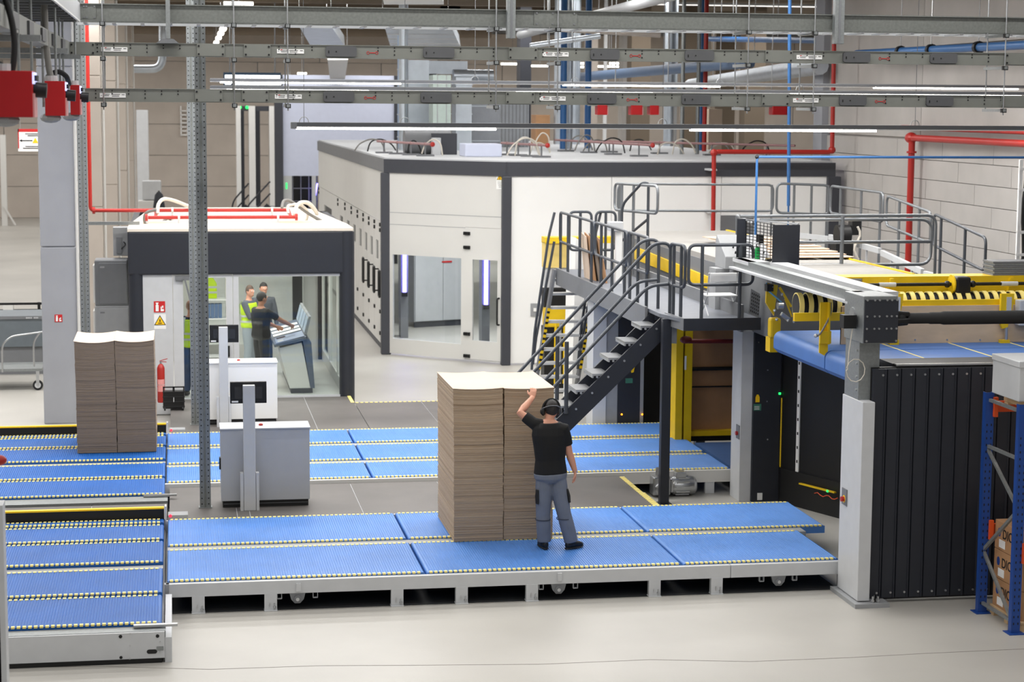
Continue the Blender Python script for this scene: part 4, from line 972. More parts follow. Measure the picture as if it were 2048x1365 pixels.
build(MB().box(xu, 12.8, YP + .5, YP + .54, zu0, zu1), 'upper_beam', M_yellow, yb)
build(MB().box(xu - .4, 12.8, YP + .5, YP + .85, zu1, zu1 + .02), 'upper_flange', M_yellow, yb)
for px in (1780, 1915, 2020):
    x = GY(px, 570, YP + .5).x; build(MB().prism([(x - .05, zu0), (x + .05, zu0), (x + .03, zu1), (x - .02, zu1)], 'y', YP + .44, YP + .5), 'web_plate', M_yellow, yb)
zr = GY(1640, 611, YP + .3).z; yr = YP + .3; rw = GY(1590, 584, yr).z - GY(1590, 636, yr).z
rw = rw / 2
build(MB().cyl((7.95, yr, zr), (12.4, yr, zr), .035, 10), 'roller_axle', M_black, yb)
me1 = mesh_of(MB().cyl((0, 0, 0), (.06, 0, 0), rw, 24), 'roller_wheel', M_tab, smooth=40)
me2 = mesh_of(MB().cyl((.061, 0, 0), (.118, 0, 0), rw * .78, 24), 'roller_core', M_black, smooth=40)
me3 = mesh_of(MB().cyl((-.004, 0, 0), (0, 0, 0), rw * .9, 24), 'wheel_face', M_rubber)
x = GY(1592, 610, yr).x
for k in range(27):
    p = piece(me1, 'roller_wheel', yb, (x + .122 * k, yr, zr)); piece(me2, 'roller_core', yb, (x + .122 * k, yr, zr)); piece(me3, 'wheel_face', yb, (x + .122 * k, yr, zr))
build(MB().box(8.0, 12.5, yr + .2, yr + .24, zr - .1, zr + .12), 'roller_backing', M_lgrey, yb)
zd = GY(1880, 569, YP + .35).z
xd = GY(1920, 569, YP + .35).x
for a, b in ((GY(1700, 569, YP + .35).x, xd - .12), (xd + .12, 12.6)):
    build(MB().cyl((a, YP + .35, zd), (b, YP + .35, zd), .022, 10), 'drive_rod', M_black, yb, smooth=40)
for px in (1776, 2020):
    x = GY(px, 569, YP + .35).x; build(MB().cyl((x - .12, YP + .35, zd), (x + .1, YP + .35, zd), .03, 10), 'rod_coupling', M_lgrey, yb, smooth=40)
for dx in (-.17, .17): build(MB().ell((xd + dx, YP + .35, zd), .045, 10, 6), 'universal_joint', M_black, yb, smooth=60)
md = build(MB().box(xd - .1, xd + .1, YP + .22, YP + .44, zd - .26, zd + .1), 'motor_gearbox', M_black, yb, bevel=.03)
build(MB().tube([(xd + .06, YP + .3, zd - .2), (xd + .1, YP + .3, zd - .2), (xd + .36, YP + .3, zd - .2), (xd + .4, YP + .3, zd - .2)], [.07, .085, .085, .06], 18), 'motor', M_black, md, smooth=40)
build(MB().cyl((xd - .12, YP + .35, zd), (xd - .1, YP + .35, zd), .12, 20), 'motor_flange', M_yellow, md)
build(MB().tube([(xd - .05 + .05 * k, YP + .16, zd - .34 + .03 * math.sin(k * 2)) for k in range(9)], .012, 6), 'hose', mat('pale_green_hose', (150, 200, 180), .5), yb)
for px in (1790, 2012):
    yy = YP - .12; x = GY(px, 630, yy).x; zt_, zb2 = GY(px, 588, yy).z, GY(px, 655, yy).z
    ar = build(MB().prism([(x - .07, zt_), (x + .1, zt_), (x + .1, zt_ - .1), (x + .03, zb2), (x - .04, zb2 - .02), (x - .07, zb2 + .05)], 'y', yy, yy + .05), 'arm_plate', M_yellow, yb)
    build(MB().box(x - .0, x + .06, yy - .02, yy, zt_ - .3, zt_ - .04), 'scale_plate', M_lgrey, ar)
    build(MB().cyl((x + .02, yy + .02, zb2 - .2), (x + .02, yy + .02, zb2), .02, 8), 'spindle', M_steel, ar)
    build(MB().box(x - .06, x + .06, yy - .01, yy + .06, zb2 - .22, zb2 - .16), 'spindle_foot', M_yellow, ar)
x = GY(2040, 625, YP - .1).x; build(MB().box(x - .05, x + .4, YP - .2, YP - .05, GY(2040, 648, YP).z, GY(2040, 598, YP).z), 'junction_box', M_lgrey, yb, bevel=.01)
# yellow sword and the cluster at the roller end
y_ = YP - .55; x = GY(1648, 640, y_).x
sd = thing('pusher_arm', 'yellow pusher blade with cable hanging over the blue belt edge', 'arm', (x, y_, 2.55))
zt_, zmid, zb2 = GY(1648, 605, y_).z, GY(1648, 672, y_).z, GY(1655, 714, y_).z
build(MB().prism([(x - .05, zt_), (x + .055, zt_), (x + .055, zmid), (x + .06, zb2 + .06), (x + .045, zb2), (x - .05, zb2 + .05)], 'y', y_, y_ + .02), 'blade', M_yellow, sd)
build(MB().box(x + .04, x + .06, y_ - .06, y_, zmid - .1, zt_), 'rib', M_yellow, sd)
build(MB().box(x - .06, x + .08, y_ - .05, y_ - .01, zmid - .09, zmid + .06), 'clamp', M_yellow, sd)
build(MB().tube(fil([(x + .07, y_ - .03, zt_), (x + .07, y_ - .04, zmid + .25), (x - .05, y_ - .06, zmid + .05), (x - .1, y_ - .06, zmid)], .1), .012, 8), 'cable', M_hosed, sd)
build(MB().ell((x - .12, y_ - .06, zmid + .01), .025, 8, 6), 'cable_end', M_steel, sd)
yc = 25.1
cl = thing('roller_bearing_bracket', 'yellow bearing bracket with hoses at the left end of the striped rollers', 'bracket', (8.0, yc, 2.4))
def cp(px, py): return GY(px, py, yc)
build(MB().plate(cp(1532, 606), cp(1548, 632), cp(1556, 571), cp(1534, 566), (0, .04, 0)), 'side_plate', M_yellow, cl)
build(MB().bar(cp(1559, 575), cp(1582, 614), .03, .03), 'link_bar', M_yellow, cl); build(MB().bar(cp(1570, 598), cp(1584, 634), .02, .02), 'link_bar', M_yellow, cl)
build(MB().cyl(cp(1555, 612), cp(1566, 612), .05, 12), 'roller_hub', M_steel, cl, smooth=40)
build(MB().bar(cp(1562, 628), cp(1578, 640), .05, .06), 'pneumatic_cylinder', M_steel, cl, bevel=.01)
build(MB().tube([cp(1533, 566), cp(1535, 580), cp(1546, 590), cp(1556, 598), cp(1564, 606)], .012, 8), 'air_hose', mat('light_blue_hose', (120, 180, 214), .5), cl)
build(MB().box(cp(1554, 0).x, cp(1576, 0).x, yc - .05, yc + .1, cp(1560, 676).z, cp(1560, 636).z), 'bearing_block', M_yellow, cl, bevel=.03)
build(MB().box(cp(1556, 0).x, cp(1580, 0).x, yc, yc + .2, cp(1560, 705).z, cp(1560, 676).z), 'lower_block', M_yellow, cl)
for px, py in ((1541, 573), (1560, 588), (1546, 620), (1572, 640), (1584, 642), (1550, 638)): build(MB().ell(cp(px, py) + V((0, -.08, 0)), .022, 8, 6), 'fitting', M_steel, cl)
build(MB().box(cp(1543, 0).x, cp(1556, 0).x, yc - .1, yc + .02, cp(1550, 582).z, cp(1550, 568).z), 'valve', M_black, cl)
# feeder conveyor behind the yellow bridge
ZF = 3.34
fd = thing('feed_conveyor', 'wide grey feed conveyor carrying shingled sheets behind the yellow bridge', 'conveyor', (9.2, 29, 0))
fx0, fx1 = 8.05, G(1825, 550, ZF).x
build(MB().box(fx0, fx1, 25.35, 34.6, ZF - .08, ZF), 'belt', mat('pale_feed_belt', (150, 147, 142), .6, var=.05), fd)
build(MB().box(fx1, fx1 + .04, 25.35, 34.6, ZF - .2, ZF + .02), 'edge_strip', M_yellow, fd)
y0, y1 = GX(1444, 568, 8.0).y, GX(1253, 487, 8.0).y
build(MB().plate(GX(1444, 590, 8.0), GX(1253, 512, 8.0), GX(1253, 487, 8.0), GX(1444, 566, 8.0), (.05, 0, 0)), 'side_plate', M_yellow, fd)
build(MB().box(8.03, fx1, 25.6, 34.4, 2.45, ZF - .08), 'under_frame', M_mgrey, fd)
for x_, y_ in ((8.2, 30), (8.2, 33), (fx1 - .2, 26.75), (fx1 - .2, 33)): build(MB().box(x_, x_ + .15, y_, y_ + .15, 0, 2.45), 'leg', M_mgrey, fd)
# shingled sheets
ya, yb2 = G(1650, 520, ZF).y, G(1650, 489, ZF).y
xa, xb_ = G(1588, 522, ZF).x, G(1716, 521, ZF).x; xmid = (xa + xb_) / 2 - .02
ns = 8
for col_, (u0, u1) in enumerate(((xa - .35, xmid - .01), (xmid + .01, xb_))):
    for k in range(ns):
        y = ya + (yb2 - ya) * k / ns
        t = MB().hexa([(u0, y, ZF + .03), (u1, y, ZF + .03), (u1, y + 1.0, ZF + .002), (u0, y + 1.0, ZF + .002), (u0, y, ZF + .045), (u1, y, ZF + .045), (u1, y + 1.0, ZF + .017), (u0, y + 1.0, ZF + .017)])
        for i, v in enumerate(t.v): t.v[i] = (v[0], v[1], v[2] + .012 * k)
        ords = ['front', 'second', 'third', 'fourth', 'fifth', 'sixth', 'seventh', 'rearmost']
        build(t, 'cardboard_sheet', M_card, label='%s shingled cardboard sheet of the %s row on the feed conveyor' % (ords[k], ('left', 'right')[col_]), cat='cardboard sheet', group='shingled sheets on the feed conveyor')
for k, (p, q) in enumerate((((1590, 468), (1612, 480)),)): pass
for k, (pa, pb) in enumerate((((1560, 466), (1658, 478)), ((1660, 474), (1760, 502)), ((1764, 506), (1845, 544)), ((1850, 548), (1880, 556)))):
    A, B = GX(*pa, 11.4), GX(*pb, 11.4); mb = MB().bar(A, B, .06, .09)
    for f in (.25, .75): p = A.lerp(B, f); mb.bar((p.x, p.y, 2.32), (p.x, p.y, p.z - .03), .03, .03)
    build(mb, 'guard_channel', M_lgrey, label='%s pale steel channel beside the feed conveyor, along the right guard rails' % ('farthest', 'second', 'third', 'nearest')[k], cat='steel channel', group='steel channels beside the feed conveyor')
# black motor behind the rail
g = GY(1684, 470, 31.5)
bm_ = thing('feed_motor', 'black motor and hoses behind the double guard rail', 'motor', (g.x, 31.5, ZF))
build(MB().cyl((g.x - .1, 31.5, g.z), (g.x + .12, 31.5, g.z), .17, 16), 'motor_body', M_black, bm_, smooth=40)
build(MB().box(g.x - .15, g.x + .15, 31.35, 31.65, 2.32, g.z - .1), 'motor_foot', M_black, bm_)
build(MB().box(g.x + .14, g.x + .3, 31.4, 31.6, g.z, g.z + .25), 'terminal_box', M_black, bm_)
build(MB().tube([(g.x + .2 + .05 * math.sin(k), 31.3, g.z + .15 - .08 * k) for k in range(8)], .02, 6), 'hose', M_hose, bm_)
# far press outlet parts near the walkway
t = thing('yellow_press_frame', 'yellow press frame with pale panel seen behind the walkway rails', 'machine frame', (7.4, 37.0, 0))
YY = 37.0
def q(px, py, Y=YY): return GY(px, py, Y)
build(MB().box(q(1094, 0).x, q(1150, 0).x, YY, YY + .3, q(1100, 536).z, q(1100, 486).z), 'pale_panel', mat('pale_yellow_panel', (226, 200, 120), .5), t)
build(MB().box(q(1094, 0).x, q(1240, 0).x, YY - .05, YY + .35, q(1100, 487).z, q(1100, 475).z), 'top_beam', M_yellow, t)
build(MB().box(q(1150, 0).x, q(1160, 0).x, YY - .03, YY + .3, 0, q(1100, 487).z), 'side_post', M_lgrey, t)
build(MB().box(q(1096, 0).x, q(1150, 0).x, YY + .05, YY + .3, q(1100, 575).z, q(1100, 536).z), 'lower_panel', M_lgrey, t)
build(MB().box(q(1094, 0).x, q(1150, 0).x, YY, YY + .3, q(1100, 615).z, q(1100, 578).z), 'black_gap', M_black, t)
build(MB().box(q(1096, 0).x, q(1150, 0).x, YY - .02, YY + .3, q(1100, 655).z, q(1100, 613).z), 'drum_cover', M_yellow, t, bevel=.03)
build(MB().box(q(1096, 0).x, q(1152, 0).x, YY + .05, YY + .4, 0, q(1100, 655).z), 'base', M_black, t)
for k in range(3): build(MB().cyl((q(1118 + 9 * k, 0).x, YY + .0, .2), (q(1118 + 9 * k, 0).x, YY + .0, 1.4), .03, 8), 'hose', (M_yellow, M_grey, M_yellow)[k], t)
t = thing('press_outlet', 'white sloping outlet housing beyond the walkway', 'machine', (8.6, 35.5, 0))
yo = 35.4
build(MB().prism([(GY(1152, 0, yo).x, .02), (GY(1240, 0, yo).x + 1.1, .02), (GY(1240, 0, yo).x + 1.1, 2.9), (GY(1240, 0, yo).x, GY(1235, 530, yo).z), (GY(1157, 0, yo).x, GY(1157, 476, yo).z)], 'y', yo, yo + .8), 'housing', M_white, t)
build(MB().box(GY(1268, 0, 34.6).x, GY(1302, 0, 34.6).x, 34.6, 34.8, GY(1280, 545, 34.6).z, GY(1280, 505, 34.6).z), 'black_box', M_navy, t)
# roof edge / cardboard beyond
g0 = GY(1330, 480, 36); g1 = GY(1470, 480, 36)
t = thing('waste_chute', 'brown cardboard lined chute lying behind the feed conveyor', 'chute', (g0.x, 36, 0))
build(MB().prism([(g0.x, 3.0), (g1.x, 3.0), (GY(1450, 482, 36).x, GY(1450, 482, 36).z), (GY(1400, 474, 36).x, GY(1400, 474, 36).z), (GY(1345, 478, 36).x, GY(1345, 478, 36).z), (g0.x, GY(1330, 486, 36).z)], 'y', 36, 36.6), 'lining', M_box, t)
build(MB().box(GY(1315, 0, 36.7).x, GY(1382, 0, 36.7).x, 36.7, 37.2, 0, GY(1340, 474, 36.7).z), 'dark_casing', M_black, t)
build(MB().box(g0.x + .1, g1.x, 36.05, 36.55, 0, 3.0), 'support_frame', M_mgrey, t)
# leaning offcut sheets on the walkway
nms = ['front pale offcut sheet leaning on the walkway rail', 'second brown offcut sheet leaning on the walkway rail', 'third dark offcut sheet leaning on the walkway rail', 'rear offcut sheet leaning on the walkway rail']
for k in range(4):
    yk = 31.9 - .22 * k
    build(MB().plate((6.84 + .045 * k, yk + .5, PZ + .002), (6.84 + .045 * k, yk, PZ + .002), (6.775 + .03 * k, yk + .1, PZ + .72), (6.775 + .03 * k, yk + .6, PZ + .78), (.012, 0, 0)) , 'offcut_sheet', (M_card, M_box, M_cardE2, M_box)[k], label=nms[k], cat='cardboard sheet', group='offcut sheets on the walkway')
# white posts and switch box on the walkway
g = GY(1238, 455, 31.2)
t = thing('operator_post', 'slim white operator post with pale switch box beside the walkway', 'post', (g.x, 31.2, PZ))
build(MB().box(g.x - .04, g.x + .06, 31.2, 31.3, PZ, GY(1238, 460, 31.2).z), 'post', M_white, t)
build(MB().box(GY(1224, 0, 31.15).x, GY(1252, 0, 31.15).x, 31.1, 31.3, GY(1238, 462, 31.15).z, GY(1238, 444, 31.15).z), 'switch_box', M_lgrey, t, bevel=.01)
# control desk, bottle, screens
YD = 27.0
t = thing('control_desk', 'pale grey sloping control desk with buttons on a white pedestal', 'control desk', (GY(1470, 560, YD).x, YD, PZ))
xa, xb_ = GY(1442, 560, YD).x, GY(1506, 560, YD).x
zl, zh_ = GY(1455, 514, YD).z, GY(1500, 470, YD + .4).z
build(MB().prism([(YD, zl - .18), (YD, zl), (YD + .5, zh_), (YD + .55, zh_ - .1), (YD + .55, zl - .18)], 'x', xa + .06, xb_ + .25), 'console', M_grey, t, bevel=.01)
for i in range(7):
    u = .12 + .1 * (i % 4); v = .15 + .25 * (i // 4)
    p = V((xa + .06 + u * 1.4, YD + .5 * v, zl + (zh_ - zl) * v)); build(MB().cyl(p, p + V((0, -.02, .03)), .013, 8), 'button', (M_black, M_red, M_black, M_black)[i % 4], t)
build(MB().box(GY(1446, 0, YD).x, GY(1474, 0, YD).x, YD + .1, YD + .45, PZ, zl - .18), 'pedestal', M_grey, t)
YS = 25.55
def s(px, py, Y=YS): return GY(px, py, Y)
t = thing('desk_screen', 'dark sheet metal screen with wire mesh standing on the beam above the landing', 'screen', (s(1560, 0).x, YS, gz1))
build(MB().box(s(1541, 0).x, s(1595, 0).x, YS - .35, YS - .33, GY(1560, 543, YS - .34).z, GY(1560, 450, YS - .34).z), 'front_panel', M_navy, t)
build(MB().box(s(1505, 0).x, s(1525, 0).x, YS + .5, YS + .52, gz1, GY(1515, 438, YS + .5).z), 'rear_panel', M_navy, t)
A = V((s(1524, 0).x, YS + .5, 0)); B = V((s(1545, 0).x, YS - .33, 0)); zA0, zA1 = gz1, GY(1530, 440, YS + .5).z; zB0, zB1 = gz1, GY(1543, 450, YS - .33).z
for k in range(9):
    f = k / 8; p = A.lerp(B, f); build(MB().bar((p.x, p.y, gz1), (p.x, p.y, zA1 + (zB1 - zA1) * f), .008, .008), 'mesh_wire', M_black, t)
for k in range(13):
    f = k / 12; build(MB().bar((A.x, A.y, gz1 + (zA1 - gz1) * f), (B.x, B.y, gz1 + (zB1 - gz1) * f), .008, .008), 'mesh_wire', M_black, t)
build(MB().bar((A.x, A.y, zA1), (s(1593, 0).x, YS - .33, zB1 + .01), .03, .02), 'top_edge', M_grey, t)
build(MB().box(s(1497, 0).x, s(1545, 0).x, YS - .25, YS + .5, gz1 - .05, gz1 + .0), 'desk_plate', M_lgrey, t)
g = GY(1515, 508, YS + .2)
t = thing('bottle', 'green metal bottle standing on the desk plate by the mesh screen', 'bottle', (g.x, YS + .2, gz1))
hb = GY(1515, 493, YS + .2).z - gz1
build(MB().tube([(g.x, YS + .2, gz1 + z) for z in (0.001, .01, hb * .78, hb * .92, hb)], [.03, .036, .036, .026, .014], 16), 'body', mat('bottle_green', (10, 150, 70), .35), t, smooth=40)
build(MB().tube(loop([(g.x - .014, YS + .2, gz1 + hb), (g.x - .014, YS + .2, gz1 + hb + .03), (g.x + .014, YS + .2, gz1 + hb + .03), (g.x + .014, YS + .2, gz1 + hb)], .01), .004, 6), 'cap_loop', M_black, t)
for nm, lab, px, py, col_ in (('paper_sheet', 'white paper sheet lying on the desk plate by the green bottle', 1509, 527, M_sign),):
    g = s(px, py); build(MB().box(g.x - .05, g.x + .12, YS - .1, YS + .1, gz1 + .001, gz1 + .004), nm, col_, label=lab, cat='paper')
g = GY(1537, 528, YS - .1); t = thing('tape_dispenser', 'small black and yellow tool on the desk plate beside the paper', 'tool', (g.x, YS - .1, gz1)); build(MB().box(g.x - .04, g.x + .04, YS - .14, YS - .06, gz1 + .001, gz1 + .03), 'body', M_black, t, bevel=.008); build(MB().box(g.x - .035, g.x + .03, YS - .13, YS - .07, gz1 + .03, gz1 + .04), 'yellow_top', M_yellow, t)
# white folding chair on the landing
ch = thing('folding_chair', 'white folding chair standing on the landing behind the front rail', 'chair', (GY(1442, 600, 26.35).x, 26.35, PZ))
cx0, cx1 = GY(1412, 600, 26.35).x, GY(1473, 600, 26.35).x; yc = 26.35; zs = GY(1440, 590, yc).z
zb0, zb1 = GY(1440, 563, yc).z, GY(1440, 545, yc).z
build(MB().box(cx0 + .0, cx1 - .0, yc - .05, yc + .3, zs - .02, zs), 'seat', M_white, ch, bevel=.006)
build(MB().box(cx0 + .03, cx1 - .03, yc - .1, yc - .08, zb0, zb1), 'backrest', M_white, ch, bevel=.005)
for x_ in (cx0 + .01, cx1 - .01):
    build(MB().tube([(x_, yc - .1, zb1), (x_, yc - .03, zs), (x_, yc + .25, PZ)], .01, 8), 'leg', M_lgrey, ch)
    build(MB().tube([(x_, yc + .27, zs - .02), (x_, yc - .12, PZ)], .01, 8), 'leg', M_lgrey, ch)
# structures under the walkway, behind the back conveyor
ya = RY[5] + .15
t = thing('lift_column', 'light grey and black lift column under the walkway behind the stairs', 'column', (GY(1250, 800, ya).x, ya, 0))
def s2(px, py, Y=ya): return GY(px, py, Y)
build(MB().box(s2(1195, 0).x, s2(1222, 0).x, ya, ya + .5, 0, 2.4), 'side_cover', M_lgrey, t)
build(MB().box(s2(1222, 0).x, s2(1246, 0).x, ya + .02, ya + .5, 0, 2.4), 'side_cover', M_grey, t)
build(MB().box(s2(1246, 0).x, s2(1292, 0).x, ya, ya + .5, 0, 2.4), 'mast', M_navy, t)
build(MB().box(s2(1292, 0).x, s2(1299, 0).x, ya, ya + .1, 0, 2.4), 'guide_strip', M_grey, t)
g = s2(1265, 739); build(MB().prism([(g.x - .04, g.z + .06), (g.x + .04, g.z + .06), (g.x + .02, g.z - .05), (g.x - .02, g.z - .06)], 'y', ya - .01, ya), 'yellow_tag', M_signyel, t)
g = s2(1258, 762); build(MB().box(g.x - .06, g.x + .06, ya - .01, ya, g.z - .04, g.z + .04), 'notice', MATS['notice_green'], t)
for px in (1243, 1284): g = s2(px, 829); build(MB().ell((g.x, ya - .02, g.z), .016, 8, 6), 'status_light', mat('amber_led', (255, 150, 30), .4, emit=4), t)
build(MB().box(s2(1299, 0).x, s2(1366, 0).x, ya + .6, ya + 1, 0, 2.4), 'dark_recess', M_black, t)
yk = 29.6
def s3(px, py, Y=yk): return GY(px, py, Y)
t = thing('yellow_column', 'yellow steel column at the end of the back conveyor under the landing', 'column', (s3(1380, 800).x, yk, 0))
build(MB().box(s3(1365, 0).x, s3(1379, 0).x, yk, yk + .35, .0, 2.35), 'flange_plate', M_yellow, t)
build(MB().box(s3(1383, 0).x, s3(1398, 0).x, yk, yk + .35, .0, 2.35), 'flange_plate', M_yellow, t)
build(MB().box(s3(1379, 0).x, s3(1383, 0).x, yk + .1, yk + .3, .0, 2.35), 'web', M_black, t)
g = s3(1371, 725); build(MB().box(g.x - .015, g.x + .015, yk - .006, yk, g.z - .12, g.z + .1), 'label_strip', M_sign, t)
t = thing('cardboard_backstop', 'brown board backstop right of the yellow column, in shade under the landing', 'board', (s3(1440, 800).x, yk + .3, 0))
build(MB().box(s3(1398, 0).x, s3(1500, 0).x, yk + .25, yk + .3, .45, 2.35), 'board', M_box, t)
for py in (738, 774): g = s3(1430, py, yk + .2); build(MB().cyl((s3(1390, 0).x, yk + .22, g.z), (s3(1500, 0).x, yk + .22, g.z), .03 if py == 738 else .012, 8), 'cross_bar', M_black, t)
g = s3(1430, 868); build(MB().box(s3(1395, 0).x, s3(1500, 0).x, yk + .1, yk + .3, g.z - .05, g.z + .03), 'yellow_sill', M_yellow, t)
build(MB().box(s3(1395, 0).x, s3(1500, 0).x, yk + .15, yk + .3, .3, g.z - .05), 'sill_foot', M_black, t)
build(MB().box(8.02, 11.5, RY[0], 29.4, .1, .34), 'outfeed_belt', mat('shaded_blue_belt', (52, 84, 130), .6), label='blue outfeed belt darkened for the shade beyond the back conveyor', cat='conveyor')  # darker belt blue, its shade is put into the colour
g = GY(1330, 672, 28.8)
t = thing('fire_pipe', 'red fire pipe with grooved coupling, darkened for the shade under the landing', 'pipe', (g.x, 28.8, 2.3))
build(MB().cyl(GY(1372, 683, 28.8), GY(1476, 683, 28.8), .035, 10), 'pipe', mat('shaded_red_paint', (110, 22, 20), .5), t, smooth=40)  # pipe red darkened; shade below the landing is in the colour
build(MB().ell(GY(1372, 680, 28.8), (.1, .06, .06), 10, 6), 'coupling', MATS['shaded_red_paint'], t)
# ================================================================== OVERHEAD SERVICES
YO = 23.0
def ox(px, py=110, Y=None): return GY(px, py, Y or YO).x
def bz(py, px=1000, Y=None): return GY(px, py, Y or YO).z
XL = ox(150, 110); XRt = 13.4
def rrect(mb, x0, x1, z0, z1, r, y0, y1):
    pts = []
    for cx_, cz_, a0 in ((x1 - r, z1 - r, 0), (x0 + r, z1 - r, 90), (x0 + r, z0 + r, 180), (x1 - r, z0 + r, 270)):
        for k in range(5): a = math.radians(a0 + 22.5 * k); pts.append((cx_ + r * math.cos(a), cz_ + r * math.sin(a)))
    return mb.prism(pts, 'y', y0, y1)
def busbar(lab, py0, py1, shift, xl_px):
    z1, z0 = bz(py0), bz(py1); xl = ox(xl_px, py0)
    t = thing('busbar_trunking', lab, 'busbar', (5, YO, z0), group='grey busbar runs under the cable ladder')
    build(MB().box(xl, XRt, YO, YO + .12, z0 + .006, z1 - .006), 'housing', M_bus, t)
    build(MB().box(xl, XRt, YO - .012, YO + .13, z0, z0 + .008), 'bottom_flange', M_bus, t)
    build(MB().box(xl, XRt, YO - .012, YO + .13, z1 - .008, z1), 'top_flange', M_bus, t)
    for a, b in ((140, 190), (394, 449), (488, 541), (1017, 1074), (1530, 1584), (2010, 2064)):
        x0, x1 = ox(a + shift), ox(b + shift)
        if x0 < xl: continue
        j = build(MB().box(x0, x1, YO - .022, YO - .002, z0 + .008, z1 - .008), 'joint_plate', M_bus, t)
        mb = MB()
        for x in (x0 + .02, x1 - .02):
            for z in (z0 + .03, z1 - .03): mb.cyl((x, YO - .03, z), (x, YO - .02, z), .012, 6)
        build(mb, 'joint_bolts', M_black, j)
    for a, b in ((651, 713), (846, 908), (1180, 1238), (1369, 1427), (1685, 1739), (1859, 1913)):
        mb = MB(); rrect(mb, ox(a + shift), ox(b + shift), z0 + .016, z1 - .012, .03, YO - .035, YO); c = build(mb, 'tap_off_cover', M_cover, t)
        xm_ = ox(a + shift + 21); zm = (z0 + z1) / 2; build(MB().cyl((xm_, YO - .04, zm), (xm_, YO - .034, zm), .008, 6).box(ox(a + shift + 5), ox(a + shift + 7), YO - .038, YO - .034, zm - .02, zm + .01), 'cover_lock', M_black, c)
    for a, b in ((203, 255), (554, 608), (1085, 1137), (1593, 1644)):
        zm = (z0 + z1) / 2; lb_ = build(MB().box(ox(a + shift), ox(b + shift), YO - .006, YO, zm - .028, zm + .022), 'type_label', M_sign, t)
        mb = MB(); x0, x1 = ox(a + shift), ox(b + shift)
        for f0, f1, zz in ((.05, .08, -.005), (.12, .38, .01), (.14, .36, -.008), (.45, .78, .008), (.47, .75, -.01), (.85, .96, .006)): mb.box(x0 + (x1 - x0) * f0, x0 + (x1 - x0) * f1, YO - .008, YO - .006, zm + zz - .003, zm + zz + .003)
        build(mb, 'label_print', M_ink, lb_)
        build(MB().box(x0 + (x1 - x0) * .13, x0 + (x1 - x0) * .2, YO - .009, YO - .006, zm + .012, zm + .018), 'label_mark', M_signred, lb_)
    for a in (738, 1264, 1762):
        x = ox(a + shift); zm = (z0 + z1) / 2 - .01
        mb = MB().bar((x, YO - .003, zm), (x + .07, YO - .003, zm), .004, .008); mb.tube([(x + .09 + .016 * math.cos(q_), YO - .003, zm + .016 * math.sin(q_)) for q_ in [k * math.pi / 4 for k in range(9)]], .003, 5); mb.tube([(x - .01 + .016 * math.cos(q_), YO - .003, zm + .016 * math.sin(q_)) for q_ in [.8 + k * math.pi / 4 for k in range(7)]], .003, 5)
        build(mb, 'polarity_mark', M_signred, t)
    mb = MB(); k = 0; px = 195
    while px < 2040:
        skip = any(a - 12 < px < b + 12 for a, b in ((394, 449), (488, 541), (1017, 1074), (1530, 1584), (651, 713), (846, 908), (1180, 1238), (1369, 1427), (1685, 1739), (1859, 1913)))
        x = ox(px + shift)
        if not skip and x > xl:
            for f in ((.82, .6, .3) if k % 3 == 0 else (.82, .6)): mb.cyl((x, YO - .006, z0 + (z1 - z0) * f), (x, YO, z0 + (z1 - z0) * f), .009, 6)
        px += 33; k += 1
    build(mb, 'cover_screws', M_black, t, kind='stuff')
    return z0, z1
B1 = busbar('upper grey busbar run with dark tap off covers', 94, 120, 0, 138)
B2 = busbar('lower grey busbar run with dark tap off covers', 183, 209, -5, 170)
# cable ladder
z1, z0 = bz(13, 600), bz(47, 600)
cl = thing('cable_ladder', 'galvanised cable ladder crossing the top of the picture', 'cable ladder', (5, YO, z0))
build(MB().box(ox(150, 30), XRt, YO, YO + .012, z0, z1), 'side_rail', M_galvd, cl)
build(MB().box(ox(150, 30), XRt, YO - .03, YO, z0, z0 + .012), 'rail_lip', M_galvd, cl)
build(MB().box(ox(150, 30), XRt, YO - .03, YO, z1 - .012, z1), 'rail_lip', M_galvd, cl)
build(MB().box(ox(150, 30), XRt, YO + .55, YO + .562, z0, z1), 'side_rail', M_galvd, cl)
build(MB().box(ox(150, 30), XRt, YO + .52, YO + .55, z0 - .03, z0), 'rail_lip', M_lgrey, cl)
me = mesh_of(MB().box(-.02, .02, 0, .55, 0, .02), 'rung', M_lgrey)
x = ox(170, 40)
while x < XRt: piece(me, 'rung', cl, (x, YO, z0 - .034)); x += .32
for px in (168, 1090,): 
    x0, x1 = (ox(150, 30), ox(192, 30)) if px == 168 else (ox(1068, 30), ox(1154, 30))
    j = build(MB().box(x0, x1, YO - .012, YO, z0 + .014, z1 - .014), 'splice_plate', M_galvd, cl)
    mb = MB()
    for f in (.06, .43, .56, .93):
        for z in (z0 + .035, z1 - .035): mb.cyl((x0 + (x1 - x0) * f, YO - .022, z), (x0 + (x1 - x0) * f, YO - .01, z), .011, 6)
    build(mb, 'splice_bolts', M_mgrey, j)
CZ = 9.19
